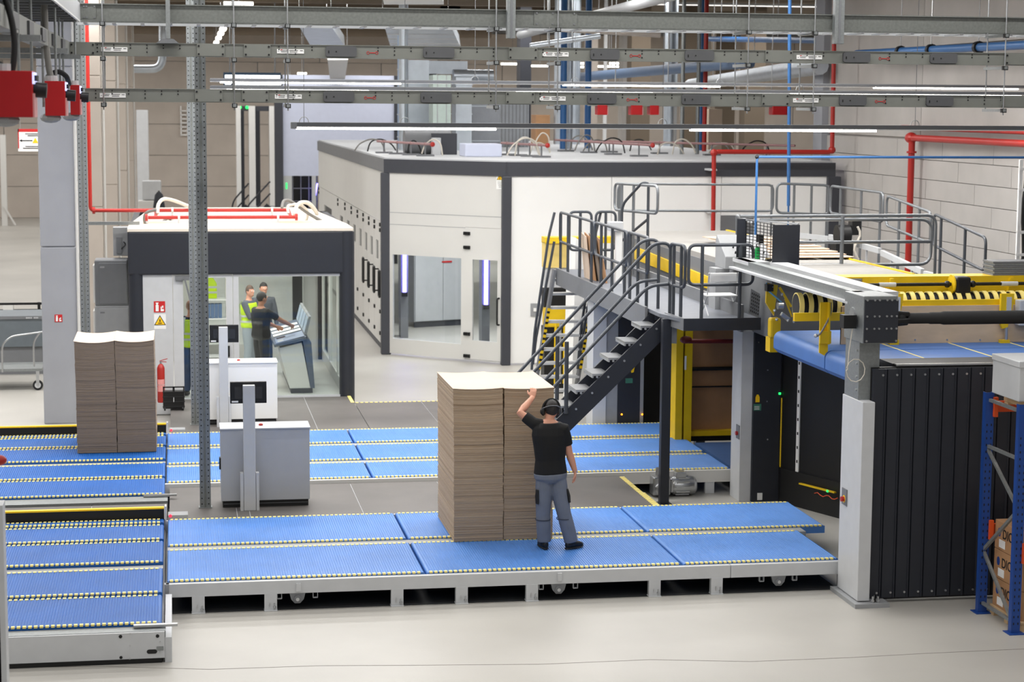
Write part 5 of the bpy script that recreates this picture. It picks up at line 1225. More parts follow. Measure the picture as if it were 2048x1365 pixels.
for px, pyb, w_, lab in ((1019, 77, .1, 'hanging galvanised strut in the middle of the cable ladder'), (1672, 88, .12, 'hanging galvanised strut near the right end of the cable ladder'), (336, 78, .05, 'thin hanging strut with tilted foot plate left of the cable ladder middle')):
    x = ox(px, 40); zb = bz(pyb, px, YO - .08)
    t = thing('hanging_strut', lab, 'strut', (x, YO - .08, zb), group='struts hanging from the ceiling')
    build(MB().box(x - w_ / 2, x + w_ / 2, YO - .14, YO - .04, zb, CZ), 'strut', M_galv, t, bevel=.004)
    if w_ > .06: build(MB().box(x - .012, x + .012, YO - .145, YO - .14, zb, CZ), 'slot', M_mgrey, t)
    else: build(MB().prism([(x - .14, zb - .05), (x + .12, zb - .05), (x + .06, zb), (x - .06, zb)], 'y', YO - .14, YO - .02), 'foot_plate', M_mgrey, t)
hang = [(206, 'leftmost'), (468, 'second'), (575, 'third'), (991, 'fourth'), (1114, 'fifth'), (1494, 'sixth'), (1626, 'seventh'), (2007, 'rightmost')]
for px, o_ in hang:
    x = ox(px); t = thing('trunking_hanger', '%s threaded rod hanger carrying the busbars' % o_, 'hanger', (x, YO, B2[0] - .1), group='threaded rod hangers of the busbars')
    build(MB().cyl((x, YO - .05, B2[0] - .09), (x, YO - .05, CZ), .009, 8), 'threaded_rod', M_steel, t)
    build(MB().cyl((x - .0, YO + .5, B2[0] - .02), (x - .0, YO + .5, CZ), .009, 8), 'threaded_rod', M_steel, t)
    for z in (B2[0] - .03, B1[0] - .03, z0 - .03):
        b = build(MB().box(x - .02, x + .02, YO - .09, YO + .55, z - .02, z + .015), 'bracket_arm', M_galv, t)
        build(MB().box(x - .03, x + .03, YO - .085, YO - .03, z - .03, z + .02), 'clamp_nut', M_black, b)
# linear LED luminaires
def led_line(lab, Y, py_l, px_l, px_r, lit, wires, h=.055, power=28, grp='linear LED lamps hung over the line', endcap=True):
    a = GY(px_l, py_l, Y); z = a.z; x0, x1 = a.x, min(14.4, GY(px_r, py_l, Y).x)
    t = thing('linear_lamp', lab, 'lamp', ((x0 + x1) / 2, Y, z - h), group=grp)
    build(MB().box(x0, x1, Y - .045, Y + .045, z - h * .5, z + h * .5), 'housing', M_mgrey, t, bevel=.006)
    build(MB().box(x0, x1, Y - .04, Y + .04, z - h * .75, z - h * .5), 'reflector_strip', M_white, t)
    if endcap: build(MB().box(x0 - .03, x0 + .05, Y - .05, Y + .05, z - h, z + h * .55), 'end_cap', M_grey, t, bevel=.008)
    for pa, pb in lit:
        xa, xb_ = GY(pa, py_l, Y).x, GY(pb, py_l, Y).x
        l_ = build(MB().box(xa, xb_, Y - .04, Y + .04, z - h * 1.15, z - h * .45), 'led_tube', M_led, t, bevel=.008)
        l = bpy.data.lights.new('led_light', 'AREA'); l.shape = 'RECTANGLE'; l.size = abs(xb_ - xa); l.size_y = .07; l.energy = power * abs(xb_ - xa); l.color = (1, .985, .96)
        o = bpy.data.objects.new('led_light', l); COL.objects.link(o); o.parent = t; o.location = V(((xa + xb_) / 2, Y, z - h * 1.25)) - WL[t.name]
    for pw in wires:
        x = GY(pw, py_l, Y).x
        build(MB().cyl((x, Y, z + h * .5), (x, Y, CZ), .004, 5), 'suspension_wire', M_mgrey, t)
        build(MB().tube([(x + .06 * math.cos(k * math.pi / 6), Y, z + h * .5 + .07 * math.sin(k * math.pi / 6)) for k in range(7)], .005, 5), 'wire_bail', M_steel, t)
led_line('long linear lamp hanging lowest, in front of the press enclosure roof', 25.0, 249, 586, 2300, [(592, 992), (1380, 1752)], (608, 810, 1325, 1830))
led_line('linear lamp just above the lower busbar', 28.0, 174, 420, 2300, [(452, 738), (1030, 1305), (1578, 2042)], (1145, 1600), endcap=False, h=.045)
led_line('uppermost linear lamp between the two busbars', 31.0, 159.5, 420, 2300, [(440, 802), (1126, 1440), (1748, 2036)], (950, 1150, 1440), endcap=False, h=.045)
# red tap-off boxes and the trays running towards the viewer on the left
XT = -1.02
def red_box(lab, Y, pl, pr, pt, pb, dep):
    a, b = GY(pl, pt, Y), GY(pr, pb, Y)
    t = thing('tap_off_box', lab, 'electrical box', ((a.x + b.x) / 2, Y, b.z), group='red tap off boxes')
    build(MB().box(a.x, b.x, Y, Y + dep, b.z, a.z), 'casing', M_redbox, t, bevel=.006)
    build(MB().box(b.x + .0, b.x + .012, Y + .01, Y + dep, b.z, b.z + (a.z - b.z) * .52), 'side_panel', mat('pale_red_panel', (214, 150, 150), .5), t)
    w_ = build(MB().box(b.x + .0, b.x + .012, Y + .01, Y + dep, b.z + (a.z - b.z) * .72, a.z - .01), 'indicator_panel', mat('lit_panel', (200, 205, 255), .4, emit=1.2), t)
    for k in range(3): build(MB().box(b.x + .012, b.x + .03, Y + dep * (.15 + .25 * k), Y + dep * (.3 + .25 * k), a.z - .07, a.z - .03), 'indicator', M_black, w_)
    build(MB().cyl((b.x, Y + dep * .5, b.z + (a.z - b.z) * .6), (b.x + .09, Y + dep * .5, b.z + (a.z - b.z) * .58), .055, 14), 'rotary_switch', M_black, t, smooth=40)
    build(MB().cyl((a.x + .3 * (b.x - a.x), Y + .1, a.z), (a.x + .3 * (b.x - a.x), Y + .1, a.z + .05), .06, 12), 'cable_gland', M_lgrey, t)
    build(MB().ell(((a.x + b.x) / 2 - .05, Y + .1, b.z - .02), (.1, .08, .05), 10, 6), 'base_socket', M_grey, t)
    build(MB().cyl(((a.x + b.x) / 2, Y + dep - .05, a.z), ((a.x + b.x) / 2, Y + dep - .05, CZ), .012, 8), 'hanger_rod', M_galv, t)
    return a, b, t
a1 = red_box('largest red tap off box at the left picture edge', 14.2, -22, 66, 141, 235, .3)
a2 = red_box('middle red tap off box of the three', 19.0, 89, 131, 162, 232, .3)
a3 = red_box('smallest red tap off box beside the lower busbar end', 22.3, 140, 160, 170, 230, .3)
def cable(pts, r, m_, lab):
    build(MB().tube(fil(pts, .4, 6), r, 8), 'cable', m_, label=lab, cat='cable', smooth=60)
pY = 14.3
cable([GY(8, -10, pY), GY(24, 40, pY), GY(30, 90, pY), GY(27, 128, pY), GY(24, 142, pY)], .022, M_rubber, 'black cable dropping into the largest red box')
cable([GY(-5, 125, pY), GY(5, 132, pY), GY(12, 141, pY + .05)], .02, M_rubber, 'short black cable at the left edge above the largest red box')
pY = 19.1
cable([GY(88, -10, pY), GY(92, 90, pY), GY(98, 140, pY), GY(103, 158, pY), GY(101, 163, pY)], .03, M_hosed, 'grey cable dropping into the middle red box')
pY = 21.5
cable([GY(90, 163, pY - .9), GY(100, 148, pY), GY(118, 142, pY), GY(133, 152, pY), GY(138, 168, pY + .2)], .028, M_rubber, 'black cable arching between the middle and smallest red boxes')
t = thing('cable_tray', 'wide galvanised cable tray running towards the viewer at the upper left', 'cable tray', (-2.2, 16, 6.9))
zt0 = bz(100, 120) + .1
build(MB().box(XT - 1.3, XT - .05, 9, YO + .3, z0 + .0, z0 + .02), 'tray_floor', M_galvd, t)
build(MB().box(XT - .05, XT - .02, 9, YO + .3, z0, z1), 'tray_side', M_lgrey, t)
for k in range(24): build(MB().box(XT - 1.3, XT - .05, 9.3 + .58 * k, 9.36 + .58 * k, z0 - .03, z0), 'tray_rib', M_mgrey, t)
build(MB().bar((XT - .03, 9, z0 - .01), (XT - .03, YO, z0 - .01), .02, .02), 'edge_highlight', M_white, t)  # white bar paints the light along the tray edge
for k, (zz, nm) in enumerate(((B1, 'upper'),)):
    xs_ = ox(140 if k == 0 else 172, 110 + 90 * k)
    t = thing('busbar_trunking', '%s busbar run turning towards the viewer above the red boxes' % nm, 'busbar', (xs_, 16, zz[0]), group='grey busbar runs along the left')
    build(MB().box(xs_ - .14, xs_, 9, YO + .12, zz[0], zz[1]), 'housing', M_bus, t)
    for j in range(8):
        y = 10 + 1.6 * j; c = build(MB().box(xs_, xs_ + .02, y, y + .5, zz[0] + .02, zz[1] - .02), 'tap_off_cover', M_cover, t)
for k, (px, Y, lab) in enumerate(((36, 15.5, 'nearest'), (62, 17, 'second'), (84, 19.4, 'third'), (118, 21.6, 'fourth'), (125, 22.2, 'farthest'))):
    x = GY(px, 60, Y).x; build(MB().cyl((x, Y, B2[0] - .05), (x, Y, CZ), .012, 8), 'threaded_rod', M_galv, label='%s plain threaded rod hanging over the red boxes' % lab, cat='rod', group='threaded rods over the red boxes')
for k, (Y, lab) in enumerate(((15.5, 'near'), (19.4, 'middle'), (22.0, 'far'))):
    build(MB().box(XT - 1.3, XT + .02, Y, Y + .06, B1[0] - .06, B1[0] - .01), 'cross_channel', M_galv, label='%s galvanised cross channel under the busbars at the upper left' % lab, cat='channel', group='cross channels at the upper left')
# ================================================================== POSTS, CABINETS, RACK, PIPES
def text_mesh(txt, size):
    cu = bpy.data.curves.new('lettering', 'FONT'); cu.body = txt; cu.size = size; cu.extrude = .0015; cu.align_x = 'CENTER'; cu.align_y = 'CENTER'
    cu.offset = size * .012
    ob = bpy.data.objects.new('lettering', cu); COL.objects.link(ob); bpy.context.view_layer.update()
    me = bpy.data.meshes.new_from_object(ob.evaluated_get(bpy.context.evaluated_depsgraph_get())); bpy.data.objects.remove(ob); me.materials.clear(); return me
def lettering(txt, size, m_, parent, loc, rot, name='lettering', sx=1):
    me = text_mesh(txt, size); me.materials.append(m_)
    o = piece(me, name, parent, loc, rot); o.scale = (sx, 1, 1); return o
def perf_post(lab, g, w_, z0, zt, dep=.08):
    t = thing('perforated_post', lab, 'post', (g.x, g.y, z0), group='perforated steel posts')
    build(MB().box(g.x - w_ / 2, g.x + w_ / 2, g.y, g.y + .008, z0 + .01, zt), 'web', M_galv, t)
    for s_ in (-1, 1): build(MB().box(g.x + s_ * w_ / 2 - .004, g.x + s_ * w_ / 2 + .004, g.y - .012, g.y + dep, z0 + .01, zt), 'flange', M_galv, t)
    build(MB().box(g.x - .012, g.x + .012, g.y - .012, g.y, z0 + .01, zt), 'centre_rib', M_galvd, t)
    mb = MB(); n = int((zt - z0) / .075)
    for k in range(n):
        z = z0 + .05 + k * .075
        for fx in (-.32, .32): mb.box(g.x + fx * w_ - .008, g.x + fx * w_ + .008, g.y - .0015, g.y + .001, z - .008, z + .008)
    build(mb, 'holes', M_black, t, kind='stuff')
    build(MB().box(g.x - w_ / 2 - .02, g.x + w_ / 2 + .02, g.y - .04, g.y + dep + .02, z0, z0 + .01), 'base_plate', M_galv, t)
perf_post('tall perforated steel post standing beside the grey operator cabinet', G(411, 1016, DZ), .135, DZ, 9.2)
perf_post('farther perforated steel post right behind the near one', G(391, 850, DZ), .13, DZ, 9.2)
gq = GY(172, 700, 33.4); perf_post('perforated steel post beside the near concrete column', V((gq.x, 33.4, 0)), .15, 0, 9.2)
# operator cabinets
def op_cabinet(lab, pxl, pxr, pyb, pyt, m_, post_l, post_r, post_t, scr, plab, dep=.5):
    g0, g1 = G(pxl, pyb, DZ), G(pxr, pyb, DZ); Y = g0.y; zt = GY(pxl, pyt, Y).z
    t = thing('operator_cabinet', lab, 'cabinet', ((g0.x + g1.x) / 2, Y, DZ), group='operator cabinets on the deck')
    x0, x1 = g0.x, GY(pxr, pyb - 30, Y).x
    build(MB().box(x0, x1, Y, Y + dep, DZ + .09, zt - .02), 'body', m_, t, bevel=.006)
    build(MB().box(x0 - .01, x1 + .01, Y - .02, Y + dep, zt - .02, zt), 'lid', m_, t, bevel=.004)
    p = build(MB().box(x0 + .02, x1 - .02, Y + .03, Y + dep - .03, DZ, DZ + .09), 'plinth', M_black, t)
    build(MB().box(x0 + .03, x1 - .03, Y + .02, Y + .03, DZ + .045, DZ + .05), 'plinth_groove', M_mgrey, p)
    build(MB().box(x0 - .02, x0, Y + .1, Y + .22, DZ + .5, DZ + .65), 'side_latch', M_black, t)
    build(MB().ell(((x0 + x1) / 2 - .05, Y + .2, zt + .01), (.03, .03, .02), 8, 6), 'signal_lamp', M_red, t)
    yp = Y - .22; a, b = GY(post_l, 900, yp).x, GY(post_r, 900, yp).x; zp = GY(post_l, post_t, yp).z
    q_ = thing('screen_post', plab, 'post', ((a + b) / 2, yp, DZ), group='screen posts of the operator cabinets')
    build(MB().box(a, b, yp, yp + .1, DZ, zp), 'post', M_lgrey, q_, bevel=.006)
    for s_ in (a - .045, b + .005): build(MB().box(s_, s_ + .04, yp + .0, yp + .12, DZ, DZ + .5), 'foot_bracket', M_lgrey, q_)
    ys = yp + .105; l, r, tp, bt = scr
    x0, x1, z0_, z1_ = GY(l, tp, ys).x, GY(r, tp, ys).x, GY(l, bt, ys).z, GY(l, tp, ys).z
    s_ = build(MB().box(x0, x1, ys, ys + .06, z0_, z1_), 'screen_housing', M_black, q_, bevel=.005)
    cxm, wz = (x0 + x1) / 2, (z1_ - z0_)
    build(MB().box(x0 + (x1 - x0) * .12, x1 - (x1 - x0) * .12, ys - .004, ys, z0_ + wz * .22, z1_ - wz * .22), 'screen', mat('screen_glass', (44, 46, 50), .25), s_)
    build(MB().box(x0 + .02, x0 + (x1 - x0) * .22, ys - .005, ys, z0_ + wz * .05, z0_ + wz * .13), 'screen_label', M_sign, s_)
    return t
op_cabinet('grey operator cabinet in front, between the two conveyors', 443, 620, 1017, 858, mat('cabinet_grey', (178, 181, 186), .45, var=.02), 487, 511, 772, (460, 533, 765, 808), 'screen post in front of the grey operator cabinet')
op_cabinet('white operator cabinet farther back in front of the control cab', 415, 555, 851, 726, M_white, 440, 458, 655, (419, 477, 651, 686), 'screen post in front of the white operator cabinet')
# fire extinguisher and black crate by the cab
g = G(322, 800, DZ); Y = 34.9; x = GY(322, 760, Y).x; z0_ = DZ; ze = GY(322, 728, Y).z
t = thing('fire_extinguisher', 'red fire extinguisher standing against the control cab wall', 'fire extinguisher', (x, Y, z0_))
build(MB().tube([(x, Y, z0_), (x, Y, z0_ + .02), (x, Y, ze - .08), (x, Y, ze - .03), (x, Y, ze)], [.06, .068, .068, .05, .02], 16), 'cylinder', M_red, t, smooth=40)
build(MB().cyl((x, Y, ze), (x, Y, ze + .05), .018, 8), 'valve', M_steel, t)
build(MB().bar((x - .02, Y, ze + .05), (x + .12, Y, ze + .09), .02, .012), 'lever', M_red, t); build(MB().bar((x - .02, Y, ze + .04), (x + .1, Y, ze + .03), .02, .012), 'handle', M_red, t)
build(MB().tube([(x + .069 * math.cos(a), Y + .069 * math.sin(a), z0_ + .32) for a in [math.pi + k * math.pi / 8 for k in range(9)]] , .004, 4), 'band', M_steel, t)
mb = MB()
for k in range(6):
    a, b = math.pi * (1.2 + .6 * k / 6), math.pi * (1.2 + .6 * (k + 1) / 6)
    mb.quad((x + .0695 * math.cos(a), Y + .0695 * math.sin(a), z0_ + .2), (x + .0695 * math.cos(b), Y + .0695 * math.sin(b), z0_ + .2), (x + .0695 * math.cos(b), Y + .0695 * math.sin(b), z0_ + .42), (x + .0695 * math.cos(a), Y + .0695 * math.sin(a), z0_ + .42))
build(mb, 'label', mat('extinguisher_label', (226, 150, 146), .5), t)
g0 = G(325, 822, DZ); Y = min(g0.y, 34.6); x0, x1 = GY(326, 800, Y).x, GY(369, 800, Y).x; zc = GY(340, 774, Y).z
t = thing('crate_trolley', 'black plastic crate trolley on the deck beside the fire extinguisher', 'crate', ((x0 + x1) / 2, Y, DZ))
build(MB().box(x0, x1, Y, Y + .3, DZ + .03, zc - .1), 'crate_body', M_black, t, bevel=.01)
for k in range(4): build(MB().box(x0 - .006, x1 + .006, Y - .008, Y, DZ + .06 + .085 * k, DZ + .08 + .085 * k), 'rib', M_rubber, t)
for a, b in ((0, .06), (.45, .55), (.94, 1)): build(MB().box(x0 + (x1 - x0) * a, x0 + (x1 - x0) * b, Y, Y + .03, zc - .1, zc), 'handle_post', M_black, t)
build(MB().box(x0, x1, Y, Y + .03, zc - .02, zc), 'handle_bar', M_black, t)
for x in (x0 + .03, x1 - .03): build(MB().cyl((x - .015, Y - .01, DZ + .03), (x + .015, Y - .01, DZ + .03), .03, 12), 'wheel', M_black, t)
build(MB().box((x0 + x1) / 2 - .006, (x0 + x1) / 2 + .006, Y - .012, Y - .008, DZ + .15, DZ + .23), 'latch', M_lgrey, t)
# grey cabinets stacked behind the cardboard pile
Y = 36.2
def c5(px, py): return GY(px, py, Y)
for nm, lab, (pl, pr, pt, pb), m_ in (('storage_cabinet', 'lower grey storage cabinet standing beside the control cab', (189, 258, 612, 0), M_grey), ('storage_cabinet', 'upper grey storage cabinet stacked beside the control cab', (190, 256, 521, 606), M_mgrey)):
    x0, x1 = c5(pl, 600).x, c5(pr, 600).x; z1_ = c5(pl, pt).z; z0_ = c5(pl, pb).z if pb else 0
    if nm == 'storage_cabinet' and pb: z0_ = c5(200, 612).z + .002
    t = thing(nm, lab, 'cabinet', ((x0 + x1) / 2, Y, z0_), group='stacked grey cabinets')
    build(MB().box(x0, x1, Y, Y + .6, z0_, z1_), 'body', m_, t, bevel=.02)
    build(MB().box(x0 - .03, x0 + .06, Y + .02, Y + .5, z0_ + .05, z1_ - .1), 'side_door', M_white2, t)
    build(MB().box(x0 + .08, x1 - .02, Y - .015, Y, z0_ + .03, z1_ - .05), 'front_panel', m_, t, bevel=.006)
    build(MB().box(x0 + .1, x0 + .18, Y - .02, Y - .015, z1_ - .14, z1_ - .11), 'badge', M_mgrey if pb == 0 else M_grey, t)
Yb = 36.6; x0, x1 = GY(226, 480, Yb).x, GY(257, 480, Yb).x
t = thing('electrical_cabinet', 'small grey electrical cabinet hanging on the side of the control cab', 'cabinet', ((x0 + x1) / 2, Yb, GY(240, 512, Yb).z))
build(MB().box(x0, x1, Yb, Yb + .3, GY(240, 512, Yb).z, GY(240, 455, Yb).z), 'body', M_grey, t, bevel=.01)
build(MB().box(x0 + .06, x0 + .16, Yb - .03, Yb, GY(240, 507, Yb).z, GY(240, 475, Yb).z), 'door_panel', M_mgrey, t)
build(MB().tube([GY(247 + 4 * math.sin(k), 484 + 3 * k, Yb - .04) for k in range(6)], .012, 6), 'cable', M_black, t)
build(MB().box(KA.x - .12, KA.x, Yb + .05, Yb + .1, GY(240, 490, Yb).z, GY(240, 480, Yb).z), 'wall_bracket', M_mgrey, t)
# cab roof pipes and hoses
ZR = zt + .09
Yp1, Yp2 = KY + 1.75, KY + .95
def cr(px, py, Y): return GY(px, py, Y)
xv = cr(181, 424, Yp1).x; z1_ = cr(300, 421, Yp1).z; z2_ = cr(400, 435, Yp2).z
t = thing('sprinkler_pipe', 'red sprinkler pipe rising along the column and crossing the cab roof', 'pipe', (xv, Yp1, z1_ - .1))
build(MB().tube(fil([(xv, Yp1, 9.2), (xv, Yp1, z1_), (cr(575, 418, Yp1).x, Yp1, z1_)], .08), .034, 10), 'main_pipe', M_red, t, smooth=40)
build(MB().tube(fil([(cr(290, 436, Yp2).x, Yp2, z2_), (cr(590, 433, Yp2).x, Yp2, z2_)], .05), .034, 10), 'branch_pipe', M_red, t, smooth=40)
for px in (312, 577): build(MB().cyl((cr(px, 420, Yp1).x, Yp1, z1_), (cr(px, 420, Yp1).x, Yp2, z2_), .03, 8), 'connector', M_red, t)
for px, py, Y, z in ((345, 430, Yp1, z1_), (544, 420, Yp1, z1_), (358, 437, Yp2, z2_), (556, 434, Yp2, z2_), (294, 436, Yp2, z2_)):
    x = cr(px, py, Y).x; b = build(MB().cyl((x, Y, ZR), (x, Y, z), .02, 8), 'pipe_support', M_lgrey, t); build(MB().cyl((x - .02, Y, z), (x + .02, Y, z), .06, 10), 'pipe_clamp', M_lgrey, b)
for px, dz in ((185, 0), (290, 0), (590, 1)): build(MB().cyl((cr(px, 430, Yp2 if dz or px == 290 else Yp1).x, Yp2 if dz or px == 290 else Yp1, (z2_ if dz or px == 290 else z1_)), (cr(px, 430, Yp2 if dz or px == 290 else Yp1).x + .05, Yp2 if dz or px == 290 else Yp1, (z2_ if dz or px == 290 else z1_)), .065, 10), 'coupling', M_red, t)
hs = [([(315, 428), (316, 408), (326, 397), (345, 400), (370, 410), (405, 424)], M_hose, .035, 'pale hose arching over the left end of the cab roof'),
      ([(312, 420), (290, 425), (288, 445), (300, 454), (322, 448), (335, 435), (345, 440), (348, 452)], M_hosed, .03, 'grey hose coiling at the left end of the cab roof'),
      ([(564, 416), (566, 402), (576, 400), (590, 408), (620, 430), (645, 443)], M_hosed, .03, 'grey hose sagging to the right corner of the cab roof'),
      ([(590, 430), (592, 412), (604, 404), (618, 406), (630, 420), (634, 428)], M_hose, .04, 'thick pale hose arch near the right corner of the cab roof'),
      ([(577, 428), (574, 412), (584, 410), (600, 408), (618, 424), (610, 448)], M_hose, .028, 'thin pale hose behind the thick arch on the cab roof')]
for pts, m_, r, lab in hs: build(MB().tube(fil([GY(px, py, KY + 1.2 + .12 * i) for i, (px, py) in enumerate(pts)], .6, 6), r, 8), 'hose', m_, label=lab, cat='hose', group='hoses on the cab roof', smooth=60)
build(MB().box(KA.x - .9, KA.x + .2, KY + 1.0, KY + 1.06, zt + .06, zt + .12), 'support_channel', M_galv, label='thin steel channel bridging from the column to the cab roof edge', cat='channel')
# pallet rack on the right
RX = 8.80; yA, yB = 20.16, 19.28
rk = thing('pallet_rack', 'blue and orange pallet rack at the right edge in front of the ribbed panels', 'rack', (9.4, 19.7, 0))
zA = GY(1962, 785, yA).z; zB = zA
for y in (yA, yB):
    mb = MB().box(RX, RX + .1, y - .035, y - .028, .01, zA).box(RX, RX + .008, y - .03, y + .045, .01, zA).box(RX + .092, RX + .1, y - .03, y + .045, .01, zA)
    u = build(mb, 'upright', M_blue, rk); build(MB().box(RX - .04, RX + .14, y - .09, y + .09, 0, .01), 'foot_plate', M_blue, u)
    mb = MB()
    for k in range(28):
        for dx in (.025, .075): mb.box(RX + dx - .006, RX + dx + .006, y - .037, y - .034, .1 + k * .075, .125 + k * .075)
    build(mb, 'slot_holes', M_black, u, kind='stuff')
for y in (yA, yB): build(MB().box(12.0, 12.1, y - .035, y - .028, .01, zA).box(12.0, 12.008, y - .03, y + .045, .01, zA).box(12.092, 12.1, y - .03, y + .045, .01, zA).box(11.96, 12.14, y - .09, y + .09, 0, .01), 'upright', M_blue, rk)
def brace(z0_, z1_, m_=M_galv):
    for xb7 in (RX + .05, 12.05): build(MB().bar((xb7, yA - .02, z0_), (xb7, yB + .03, z1_), .03, .035), 'brace', m_, rk)
for py, px in ((805, 1965),): pass
zz = [GY(1965, py, yA).z for py in (800, 892, 1098, 1205)]
brace(zz[0], zz[0]); brace(zz[1], zz[1]); brace(zz[1] - .03, (zz[1] + zz[2]) / 2 + .05); brace(zz[2] - .0, (zz[1] + zz[2]) / 2 + .02); brace(zz[2] - .03, zz[3] - .02); brace(zz[3], zz[3])
for y, pys in ((yA - .06, ((815, 1965), (1061, 1965))), (yB - .06, ((847, 2045), (1108, 2045)))):
    for py, px in pys:
        z = GY(px, py, y).z; b = build(MB().box(RX + .1, 12.0, y + .02, y + .07, z - .06, z + .06), 'load_beam', M_orange, rk); build(MB().box(RX + .085, RX + .13, y - .02, y + .02, z - .11, z + .11), 'beam_connector', M_orange, b)
zbm = GY(1965, 815, yA).z + .06
# cartons with lettering on the lower level
pal = thing('pallet', 'wooden pallet under the cartons at the bottom of the rack', 'pallet', (9.7, 19.7, 0), group='wooden pallets of the rack')
for y in (19.2 + .12, 19.62, 20.0): build(MB().box(8.93, 10.2, y, y + .1, 0, .09), 'bearer', M_wood, pal)
for k in range(6): build(MB().box(8.93 + .21 * k, 9.07 + .21 * k, 19.3, 20.12, .09, .11), 'board', M_wood, pal)
tops = [.11]
names = [('bottom', 'lower'), ('middle', 'middle'), ('top', 'upper')]
ch_ = .325
for lv in range(3):
    for cxi in range(2):
            x0 = 8.95 + cxi * .52; y0 = 19.33; z0_ = .11 + lv * ch_ + .002; dw, dd_ = .505, .76
            lab = '%s printed carton of the %s stack on the rack pallet' % (names[lv][0], ('left', 'right')[cxi])
            t = thing('carton', lab, 'carton', (x0 + dw / 2, y0 + dd_ / 2, z0_), group='printed cartons on the rack pallet')
            build(MB().box(x0, x0 + dw, y0, y0 + dd_, z0_, z0_ + ch_ - .006), 'box', M_box, t, bevel=.006)
            build(MB().box(x0 + dw * .42, x0 + dw * .56, y0 - .001, y0 + dd_ + .001, z0_ + ch_ - .0065, z0_ + ch_ - .004), 'tape', mat('packing_tape', (196, 160, 120), .4), t)
            if cxi == 0:
                lettering('DICAR', .15, M_ink, t, (x0 - .001, y0 + .33, z0_ + ch_ * .58), (math.pi / 2, 0, -math.pi / 2))
                build(MB().prism([(y0 + .64 + .04 * math.cos(a), z0_ + ch_ * .6 + .05 * math.sin(a)) for a in [k * math.pi / 6 for k in range(12)]], 'x', x0 - .002, x0), 'logo_mark', mat('logo_blue', (30, 60, 130), .5), t)
                build(MB().box(x0 - .002, x0, y0 + .48, y0 + .64, z0_ + .03, z0_ + .12), 'shipping_label', M_sign, t)
            lettering('DICAR', .13, M_ink, t, (x0 + .29, y0 - .001, z0_ + ch_ * .5), (math.pi / 2, 0, 0))
            build(MB().prism([(x0 + .07 + .035 * math.cos(a), z0_ + ch_ * .5 + .04 * math.sin(a)) for a in [k * math.pi / 6 for k in range(12)]], 'y', y0 - .002, y0), 'logo_mark', MATS['logo_blue'], t)
# pallet and grey case on the upper level
p2 = thing('pallet', 'wooden pallet on the top beams of the rack', 'pallet', (9.6, 19.7, zbm), group='wooden pallets of the rack')
for x in (9.0, 9.5, 10.0): build(MB().box(x, x + .1, 19.2, 20.1, zbm + .02, zbm + .1), 'bearer', M_wood, p2)
for k in range(6): build(MB().box(8.98, 10.3, 19.2 + .16 * k, 19.3 + .16 * k, zbm + .1, zbm + .12), 'board', M_wood, p2)
for k in range(3): build(MB().box(8.98, 10.3, 19.22 + .36 * k, 19.32 + .36 * k, zbm, zbm + .02), 'bottom_board', M_wood, p2)
xg = GY(2007, 760, 19.75).x
t = thing('grey_case', 'pale grey metal case on the pallet at the right picture edge', 'case', (xg + .5, 19.9, zbm + .12))
build(MB().box(xg, xg + 1.2, 19.35, 20.05, zbm + .12, GY(2007, 716, 19.75).z), 'body', M_lgrey, t, bevel=.012)
build(MB().box(xg - .01, xg + 1.21, 19.34, 20.06, GY(2007, 716, 19.75).z - .06, GY(2007, 716, 19.75).z + .01), 'lid', M_lgrey, t, bevel=.008)
# red and blue pipes on the right
XP = 14.35
a, b = GX(1824, 276, XP), GX(1817, 600, XP)
t = thing('sprinkler_pipe', 'red fire pipe running down the block wall on the right', 'pipe', (XP, a.y, 2.0))
build(MB().tube(fil([(XP, 20, a.z), (XP, a.y, a.z), (XP, a.y, 0)], .12), .065, 12), 'pipe', M_red, t, smooth=40)
build(MB().ell((XP, a.y + .05, a.z), (.12, .16, .11), 12, 8), 'elbow_coupling', M_red, t)
build(MB().cyl((XP, a.y, a.z - .3), (XP, a.y, a.z - .26), .1, 12), 'flange', M_red, t)
build(MB().cyl((XP, 28, a.z), (XP, 28.04, a.z), .09, 10), 'pipe_clamp', M_lgrey, t); build(MB().box(XP, WX, 28, 28.04, a.z - .02, a.z + .02), 'wall_bracket', M_galv, t)
c = GX(1960, 263, XP); build(MB().tube([(XP + .05, 20, c.z + .02), (XP + .05, c.y + 4, c.z + .02)], .05, 10), 'sprinkler_pipe', M_red, label='thinner red pipe above the fire pipe on the right wall', cat='pipe', smooth=40)
YM = 40.75
t = thing('sprinkler_pipe', 'red fire pipe crossing the roof band of the press enclosure', 'pipe', (GY(1428, 400, YM).x, YM, 2.6))
zz1 = GY(1500, 304, YM).z
build(MB().tube(fil([(GY(1428, 470, YM).x, YM, 0), (GY(1428, 304, YM).x, YM, zz1), (GY(1664, 304, YM).x, YM, zz1), (GY(1664, 200, YM).x, YM, 9.2)], .1), .05, 10), 'pipe', M_red, t, smooth=40)
for px, py in ((1428, 306), (1664, 300)): build(MB().ell(GY(px, py, YM), .085, 10, 6), 'elbow_coupling', M_red, t)
for py in (340, 425): g = GY(1428, py, YM); build(MB().box(g.x - .09, g.x + .06, YM - .02, c2.y, g.z - .02, g.z + .02), 'pipe_clamp', M_lgrey, t)
YB_ = 25.75
t = thing('air_pipe', 'thin blue air pipe dropping to the mesh screen above the landing', 'pipe', (GY(1521, 400, YB_).x, YB_, gz1 + .2))
zz1 = GY(1521, 314, YB_).z
build(MB().tube(fil([(GY(1521, 0, YB_).x, YB_, GY(1521, 470, YB_).z), (GY(1521, 0, YB_).x, YB_, zz1), (14.58, YB_, zz1)], .05), .017, 8), 'pipe', M_bluepipe, t, smooth=40)
